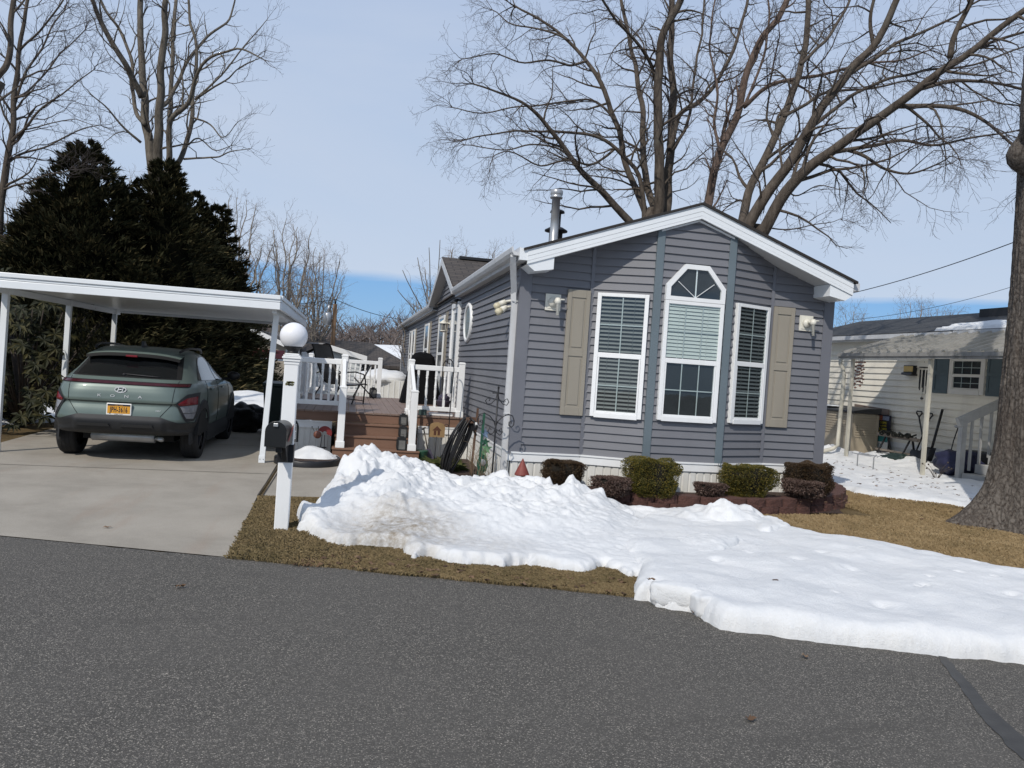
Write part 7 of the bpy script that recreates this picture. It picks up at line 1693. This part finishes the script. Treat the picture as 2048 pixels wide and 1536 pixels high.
k = MB(); k.box(E0.x+.3, E1.x-.4, E0.y+.4, E0.y+7.6, -1.5, E0.z-.1); k.build('wall', M['siding'], g2_)
gable('dormer', 'small white trimmed dormer gable on the dark roof behind', (706, 690), (692, 704), (722, 708), 41, 3, -.5, M['siding'], M['shingle'])
g3_ = gable('beige_house', 'beige house end with white fascia and red striped awning behind the carport', (500, 655), (440, 690), (585, 694), 32, 9, -.5, pm('beige_clapboard', (.36, .32, .26), .6, .06, 1), M['shingle_dark'])
a = GD(526, 705, 31.5); b = GD(568, 712, 31.5); k = MB(); k.prism([(a.x-.6, a.y, a.z+.12), (b.x, a.y, a.z+.1), (b.x, a.y-.4, a.z-.22), (a.x-.6, a.y-.4, a.z-.2)], (0, 0, .03)); k.build('awning', M['red'], g3_)
k = MB(); k.box(a.x-.6, b.x, a.y-.42, a.y-.38, a.z-.3, a.z-.22); k.build('awning_trim', M['white'], g3_)
for x in (a.x-.1, a.x+.25): k = MB(); k.box(x, x+.03, a.y-.45, a.y-.0, a.z-.24, a.z+.12); k.build('awning_stripe', M['black'], g3_)
# utility pole with transformer
pb = GD(664, 712, 34); pt = GD(667, 608, 34); t = thing('utility_pole', 'wooden utility pole with grey transformer can above the white outbuilding', 'utility pole', (pb.x, pb.y, -1))
mw_ = pm('pole_wood', (.17, .105, .06), .9, .25, 5, stretch=(1, 1, .1)); k = MB(); k.tube([(pb.x, pb.y, -1), (pb.x, pb.y, pt.z)], [.13, .09], 10); k.build('pole', mw_, t)
c = GD(655, 638, 34); k = MB(); k.lathe((c.x, pb.y, c.z-.26), [(.16, 0), (.19, .03), (.19, .46), (.16, .52), (.05, .56)], 14); k.tube([(c.x, pb.y, c.z+.3), (c.x+.05, pb.y, c.z+.62)], .06, 6); k.build('transformer', M['steel'], t)
k = MB(); k.bar((c.x, pb.y, c.z-.1), (pb.x, pb.y, c.z-.1), .08); k.tube([(pb.x, pb.y, pt.z), (pb.x, pb.y, pt.z+.22)], .05, 6); k.build('bracket', M['black'], t)
def wire(label, a, b, sag, r_):
    a = Vector(a); b = Vector(b); k = MB(); k.tube([a.lerp(b, i/20)-Vector((0, 0, sag*4*(i/20)*(1-i/20))) for i in range(21)], r_, 5); tag(k.build('power_line', M['black']), label, 'power line')
wire('power line running right from the utility pole top to the grey roof', (pb.x, pb.y, pt.z+.2), GD(880, 640, 40), .35, .014)
wire('power line running left from the utility pole behind the bare trees', (pb.x, pb.y, pt.z+.2), GD(300, 600, 60), .5, .014)
wire('black service cable rising from the grey home to the right tree', GD(1655, 597, 16), GD(2045, 478, 12), .08, .008)
wire('thin distant cable above the neighbouring dark roof', GD(1700, 640, 40), GD(2048, 566, 34), .25, .011)
# rising snowy ground beyond the far end of the home
k = MB()
def hf(u, v):
    x = -26+52*u; y = 46+60*v; return (x, y, -1.3+4.3*min(1, v*2.2)**1.3+.5*noise.noise(Vector((x*.07, y*.07, 0)))+.15*noise.noise(Vector((x*.3, y*.3, 0))))
k.grid(hf, 60, 40); tag(k.build('snowy_hill', M['snow'], org=(0, 60, 0), recalc=False), kind='structure')
k = MB()
def hf2(u, v):
    x = -240+520*u; y = 96+180*v; return (x, y, -1+5.0*min(1, v*1.4)+3*v+1.5*noise.noise(Vector((x*.015, y*.02, 0))))
k.grid(hf2, 50, 20); tag(k.build('hill', pm('leafless_hillside', (.11, .085, .07), .95, .3, .4), org=(0, 120, 0), recalc=False), kind='structure')
# snow covered shed roof and low white wall past the deck
a = G(790, 792, .0); k = MB()
t = thing('white_shed', 'low white panelled shed with snow on top beyond the deck', 'shed', (-.9, 13.5, 0))
k = MB(); k.box(-1.75, -.35, 13.0, 15, 0, 1.02); k.build('wall', M['skirt'], t)
k = MB()
for i in range(9): x = -1.72+.155*i; k.box(x, x+.02, 12.985, 13.0, 0, 1.0)
k.build('panel_rib', M['white'], t)
k = MB(); k.ball((-1.05, 14.0, 1.02), 1, 24, 14, sc=(.85, 1.1, .28), wob=.2); tag(k.build('shed_snow', M['snow']), 'rounded snow cap on the low white shed beyond the deck', 'snow')
